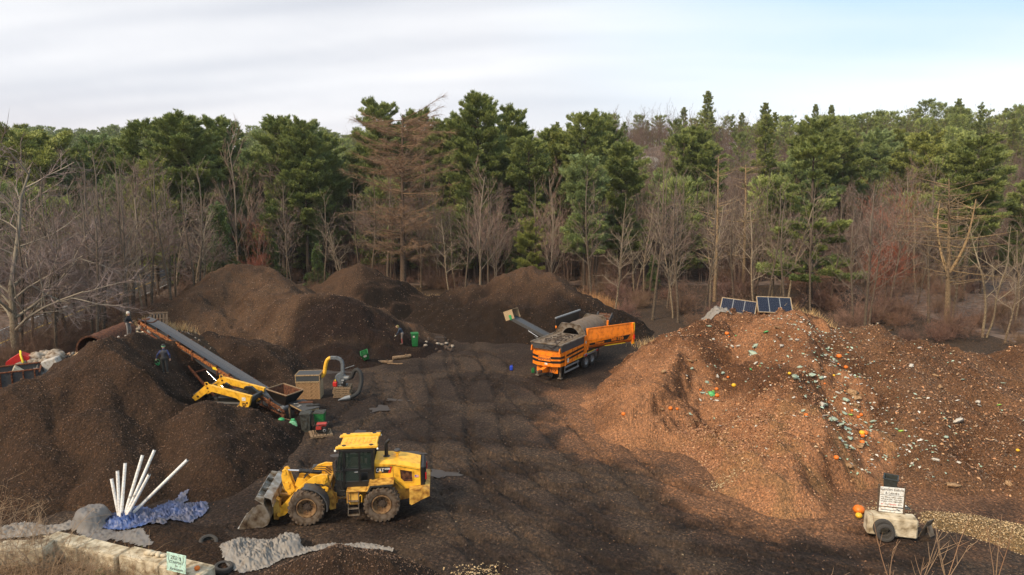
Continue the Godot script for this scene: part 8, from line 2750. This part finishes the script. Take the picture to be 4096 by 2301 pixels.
func tell_apart() -> void:
	# where a few things share a label, say which of them is meant, counted from the left
	var by := {}
	for o in get_children():
		if o.has_meta("label") and o.has_meta("category"):
			var l: String = o.get_meta("label")
			if not by.has(l): by[l] = []
			by[l].append(o)
	var nth := ["leftmost", "second from left", "third from left", "fourth from left", "fifth from left", "sixth from left", "seventh from left"]
	for l in by:
		var a: Array = by[l]
		if a.size() < 2: continue
		a.sort_custom(func(p, q): return p.position.x / -p.position.z < q.position.x / -q.position.z)
		for i in a.size():
			if a[0].has_meta("group"): a[i].set_meta("group", a[0].get_meta("group"))
			if a.size() <= 7: a[i].set_meta("label", l + ", " + ("rightmost" if i == a.size() - 1 else nth[i]))

func flat_tf(x: float, y: float, z: float, s: float) -> Transform3D:
	return Transform3D(Basis.from_euler(V(rr(-0.5, 0.5), rr(0, TAU), rr(-0.5, 0.5))).scaled(Vector3.ONE * s), V(x, y, z))

func litter_on(called: String, mesh: Mesh, key: String, n: int, s0: float, s1: float, pal: Array, label: String, lift: float) -> void:
	var hp: Heap = H[key]
	rng.seed = hash(called + key)
	var at := []
	var cols := []
	var tries := 0
	while at.size() < n and tries < n * 5:
		tries += 1
		var ln: Array = hp.lines[rng.randi_range(0, hp.lines.size() - 1)]
		var i := rng.randi_range(0, maxi(0, ln.size() - 2))
		var p: Vector3 = ln[i].lerp(ln[mini(i + 1, ln.size() - 1)], rr(0, 1))
		var r := (p.z + 0.6) / hp.slope * sqrt(rr(0, 1)) * 1.1
		var a := rr(0, TAU)
		var x := p.x + cos(a) * r
		var z := p.y + sin(a) * r
		if z > -15.0: continue
		var y := heap_h(hp, x, z)
		if y < base_h(x, z) - 0.03: continue
		at.append(Transform3D(Basis.from_euler(V(rr(-0.9, 0.9), rr(0, TAU), rr(-0.9, 0.9))).scaled(Vector3.ONE * lerpf(s0, s1, pow(rr(0, 1), 3.0))), V(x, y + 0.012 + lift, z)))
		cols.append((pal[rng.randi_range(0, pal.size() - 1)] as Color) * rr(0.75, 1.2))
	scatter(called, mesh, M.chip, at, cols).set_meta("label", label)

func stalks(b: MB, at: Vector3, n: int, h: float, spread: float, c1: Color, c2: Color, fork := 2) -> void:
	for i in n:
		b.col = c1.lerp(c2, rr(0, 1))
		var d := V(rr(-1, 1) * spread, 1, rr(-1, 1) * spread)
		var p := limb(b, at + V(rr(-0.15, 0.15), -0.1, rr(-0.15, 0.15)), d, h * rr(0.6, 1.1), 0.013 * rr(0.7, 1.5), V(rr(-0.4, 0.4), rr(-0.4, 0.1), rr(-0.4, 0.4)), 0.13, 4, 6, 0.25)
		for k in fork * 3:
			var q: Vector3 = p[rng.randi_range(2, 6)]
			var e := V(rr(-1, 1), rr(-0.1, 1.0), rr(-1, 1))
			var s := limb(b, q, e, h * rr(0.15, 0.4), 0.006, V(0, rr(-0.4, 0.3), 0), 0.2, 3, 4, 0.3)
			for m in 3: twig(b, s[rng.randi_range(1, 4)], V(rr(-1, 1), rr(-0.4, 1), rr(-1, 1)).normalized(), rr(0.1, 0.35), 0.004)

func brush() -> void:
	# the tangle at the lower left corner
	rng.seed = 61
	for k in 6:
		var b := MB.new()
		var at: Vector3 = [V(-18.3, 0, -22.4), V(-17.3, 0, -22.0), V(-16.2, 0, -21.8), V(-15.4, 0, -22.3), V(-17.0, 0, -22.9), V(-14.4, 0, -21.3)][k]
		stalks(b, at, [9, 8, 9, 6, 9, 5][k], [3.2, 2.7, 2.9, 1.9, 2.4, 1.5][k], 0.35, Color(0.22, 0.16, 0.11), Color(0.36, 0.24, 0.14), 3)
		single(b, "bare_shrub", M.twig, ["tall bare shrub at the left edge above the block wall", "bare reddish shrub second from the left edge", "bare shrub reaching over the block wall near the gray sheet", "short bare shrub before the middle of the block wall", "bare shrub behind the left-hand blocks", "low bare shrub left of the compost sign"][k], "shrub")
	var b := MB.new()
	for k in 3600:
		b.col = mixc(Color(0.17, 0.1, 0.06), Color(0.38, 0.25, 0.14), rr(0, 1))
		var x := rr(-20.0, -12.2)
		var z := lerpf(-22.6, -19.9, rr(0, 1)) + (x + 16.0) * 0.2 * (1.0 if x > -16.0 else 0.0)
		limb(b, V(x, 0, z), V(rr(-1, 1), rr(0.4, 1.2), rr(-1, 1)), rr(0.6, 2.1), 0.008, V(rr(-1, 1), -1.2, rr(-1, 1)), 0.2, 3, 5, 0.3)
	single(b, "bramble", M.twig, "tangle of dry reddish bramble stems in the lower left corner", "bramble", Vector3(), 0.0, "", "stuff")
	b = MB.new()
	for k in 1500:
		b.col = mixc(Color(0.05, 0.11, 0.02), Color(0.16, 0.2, 0.05), rr(0, 1))
		var c: Array = [[-18.4, -21.2], [-16.9, -20.9], [-14.6, -21.9], [-14.0, -22.9], [-15.8, -20.8]][k % 5]
		twig(b, V(c[0] + rng.randfn(0, 0.4), 0.0 if k % 5 != 3 else surf(c[0], c[1]), c[1] + rng.randfn(0, 0.2)), V(rr(-1, 1), rr(0.6, 1.5), rr(-1, 1)).normalized(), rr(0.15, 0.45), 0.014)
	single(b, "grass", M.straw, "tufts of green grass along the foot of the block wall", "grass", Vector3(), 0.0, "", "stuff")
	# saplings in front of the right corner
	rng.seed = 63
	for k in 5:
		b = MB.new()
		var at: Vector3 = [V(11.6, 0, -19.4), V(12.4, 0, -19.1), V(13.3, 0, -19.3), V(14.6, 0, -19.0), V(10.0, 0, -19.6)][k]
		var pale := Color(0.25, 0.13, 0.07)
		for i in [3, 4, 5, 4, 1][k]:
			b.col = pale.lerp(Color(0.3, 0.2, 0.12), rr(0, 1))
			var d := V(rr(-0.5, 0.5), 1, rr(-0.25, 0.25))
			var p := limb(b, at + V(0, 1.6, 0) if i > 0 else at, d if i else V(rr(-0.1, 0.1), 1, 0), rr(1.0, 2.4) if i else 1.7, 0.016 if i else 0.026, V(0, 0.25, 0), 0.06, 6, 6, 0.35)
			for m in 4:
				var q: Vector3 = p[rng.randi_range(2, 6)]
				limb(b, q, V(rr(-0.8, 0.8), rr(0.3, 1), rr(-0.5, 0.5)), rr(0.25, 0.8), 0.009, V(0, 0.2, 0), 0.08, 4, 4, 0.4)
		single(b, "sapling", M.twig, ["bare sapling with upright reddish shoots before the sign block", "bare sapling second from the right-hand corner group's left", "tallest bare sapling in the lower right corner, with long shoots", "bare sapling nearest the lower right corner", "single thin shoot left of the other saplings"][k], "sapling")
	# dry grasses and the orange bush among the heaps
	rng.seed = 65
	b = MB.new()
	for k in 5200:
		var a := rr(0, TAU)
		var r := sqrt(rr(0, 1))
		var x := 8.2 + cos(a) * r * 3.4
		var z := -73.0 + sin(a) * r * 2.2
		b.col = mixc(Color(0.36, 0.17, 0.07), Color(0.56, 0.33, 0.15), rr(0, 1))
		var hgt := (2.5 - 1.3 * r * r) * rr(0.6, 1.1)
		twig(b, V(x, -0.1 + rr(0, 0.5) * hgt, z), V(rr(-0.5, 0.5), 1, rr(-0.5, 0.5)).normalized(), hgt * rr(0.4, 0.75), 0.02)
	single(b, "dry_bush", M.twig, "dense dry orange bush behind the open wing of the screening machine", "bush")
	b = MB.new()
	for k in 2600:
		var c: Array = [[-9.2, -80.5, 1.6], [-12.5, -80.0, 1.2], [-26.5, -52.5, 1.3], [-28.5, -52.5, 1.4], [12.5, -57.0, 1.5], [23.0, -50.0, 1.6], [21.5, -52.0, 1.4]][k % 7]
		var x: float = c[0] + rng.randfn(0, 0.6) * c[2]
		var z: float = c[1] + rng.randfn(0, 0.35) * c[2]
		b.col = mixc(Color(0.5, 0.3, 0.13), Color(0.68, 0.5, 0.26), rr(0, 1))
		twig(b, V(x, surf(x, z) - 0.05, z), V(rr(-0.7, 0.7), 1, rr(-0.7, 0.7)).normalized(), rr(0.4, 1.0), 0.016)
	single(b, "dry_grass", M.straw, "tufts of dry straw-coloured grass at the edges of the clearing", "grass", Vector3(), 0.0, "", "stuff")

func litter_spots() -> Dictionary:
	return {
		"pumpkin": [V(14.70, -45.65, 1.3), V(19.65, -39.89, 1.3), V(19.67, -39.02, 1.0), V(19.11, -38.81, 0.5), V(12.20, -39.29, 0.9), V(12.11, -38.84, 1.1), V(8.78, -36.34, 1.0), V(9.17, -36.42, 0.7), V(14.43, -32.14, 0.8), V(18.35, -34.44, 0.8), V(18.16, -34.35, 0.7), V(17.95, -34.63, 0.6), V(13.05, -39.94, 0.7), V(17.10, -36.08, 0.5), V(14.47, -44.45, 0.5), V(11.31, -39.52, 0.6), V(12.45, -44.15, 0.6), V(17.64, -32.62, 1.2), V(17.39, -32.37, 1.0), V(17.14, -31.87, 1.0), V(14.88, -29.77, 1.0), V(18.02, -35.72, 0.5), V(6.19, -36.37, 1.0)],
		"squash": [V(13.19, -39.23, 1.0), V(15.27, -36.40, 0.7), V(17.94, -36.84, 0.5), V(17.40, -32.46, 1.0), V(23.79, -30.58, 0.6)],
		"green": [V(11.84, -39.09, 2.2), V(16.30, -42.77, 1.8), V(14.51, -40.24, 1.0), V(15.07, -40.19, 0.6), V(15.07, -44.93, 0.5)],
		"lime": [V(17.79, -34.46, 1.3), V(12.05, -39.28, 0.8), V(19.62, -32.94, 1.0), V(25.34, -34.22, 1.1), V(19.40, -37.08, 0.6)],
		"mint": [V(16.17, -37.23, 1.6), V(15.04, -35.13, 2.0), V(16.32, -36.16, 1.4), V(16.98, -36.29, 1.4), V(16.31, -34.22, 1.6), V(15.28, -40.53, 0.9), V(11.78, -39.89, 1.2), V(11.45, -39.34, 1.4), V(12.98, -40.68, 1.4), V(11.15, -41.02, 0.9), V(12.12, -41.04, 0.8), V(14.40, -32.47, 1.0), V(18.07, -38.72, 0.9), V(19.25, -39.72, 1.2), V(17.80, -35.11, 1.4), V(15.87, -39.77, 0.9), V(13.59, -38.35, 0.8), V(9.86, -36.31, 1.0), V(13.52, -45.73, 0.9), V(11.49, -49.54, 0.8), V(11.95, -36.57, 0.7), V(15.96, -35.63, 0.9), V(15.15, -34.67, 0.8), V(16.49, -35.95, 0.9), V(16.66, -35.83, 0.9), V(15.93, -36.11, 0.8), V(15.85, -32.27, 1.1), V(15.49, -32.22, 0.8), V(15.57, -32.11, 0.8), V(17.54, -34.54, 1.2), V(19.40, -39.62, 0.9), V(15.47, -42.18, 1.4), V(15.18, -41.79, 1.8), V(16.20, -32.38, 1.2), V(16.51, -31.90, 1.6), V(15.92, -31.09, 1.0), V(16.31, -31.21, 1.2), V(16.76, -32.51, 1.0), V(21.15, -31.76, 1.2), V(18.89, -34.24, 1.2), V(27.53, -37.02, 0.9), V(24.65, -36.12, 1.0), V(16.56, -32.51, 1.0), V(15.67, -32.19, 0.8), V(16.60, -32.17, 1.0), V(15.58, -30.98, 0.9), V(16.01, -31.41, 0.9), V(15.94, -30.99, 0.9)],
		"white": [V(12.50, -40.26, 1.0), V(13.50, -44.66, 1.0), V(17.69, -35.71, 1.3), V(16.00, -33.99, 1.6), V(14.30, -43.26, 1.0), V(14.60, -42.95, 1.0), V(16.50, -40.69, 1.2), V(10.58, -40.03, 0.8), V(11.09, -38.73, 0.7), V(11.55, -46.06, 0.8), V(17.20, -41.06, 1.0), V(17.28, -40.35, 1.0), V(19.76, -44.61, 0.7), V(11.75, -37.65, 0.8), V(14.91, -40.61, 1.0), V(18.44, -42.71, 0.6), V(14.49, -33.82, 0.8), V(22.47, -33.03, 2.2), V(24.62, -34.71, 1.2), V(19.42, -31.77, 1.3), V(19.87, -30.51, 1.2), V(24.25, -39.58, 1.0), V(22.71, -37.71, 1.0), V(24.60, -34.59, 0.9), V(19.01, -30.80, 0.8), V(20.53, -29.82, 0.7), V(19.76, -32.79, 0.6)],
		"paper": [V(14.36, -45.85, 1.3), V(11.18, -41.71, 1.6), V(9.06, -39.60, 1.6), V(18.44, -35.78, 2.2), V(18.39, -35.36, 1.8), V(18.31, -34.99, 2.2), V(14.02, -36.58, 1.0), V(12.34, -44.14, 1.2), V(8.34, -36.42, 1.2), V(12.85, -39.92, 1.3), V(16.90, -42.40, 1.4), V(16.19, -39.55, 1.1), V(17.30, -36.89, 1.0), V(11.90, -39.72, 0.9), V(11.55, -41.73, 1.0), V(16.99, -31.69, 1.6), V(16.81, -31.60, 1.4), V(22.48, -39.54, 1.3), V(35.81, -63.09, 1.8), V(23.38, -36.06, 1.2), V(23.68, -37.01, 1.2), V(15.49, -29.88, 1.6), V(19.80, -28.99, 2.2), V(22.31, -28.99, 1.6), V(15.47, -29.88, 1.5)],
	}
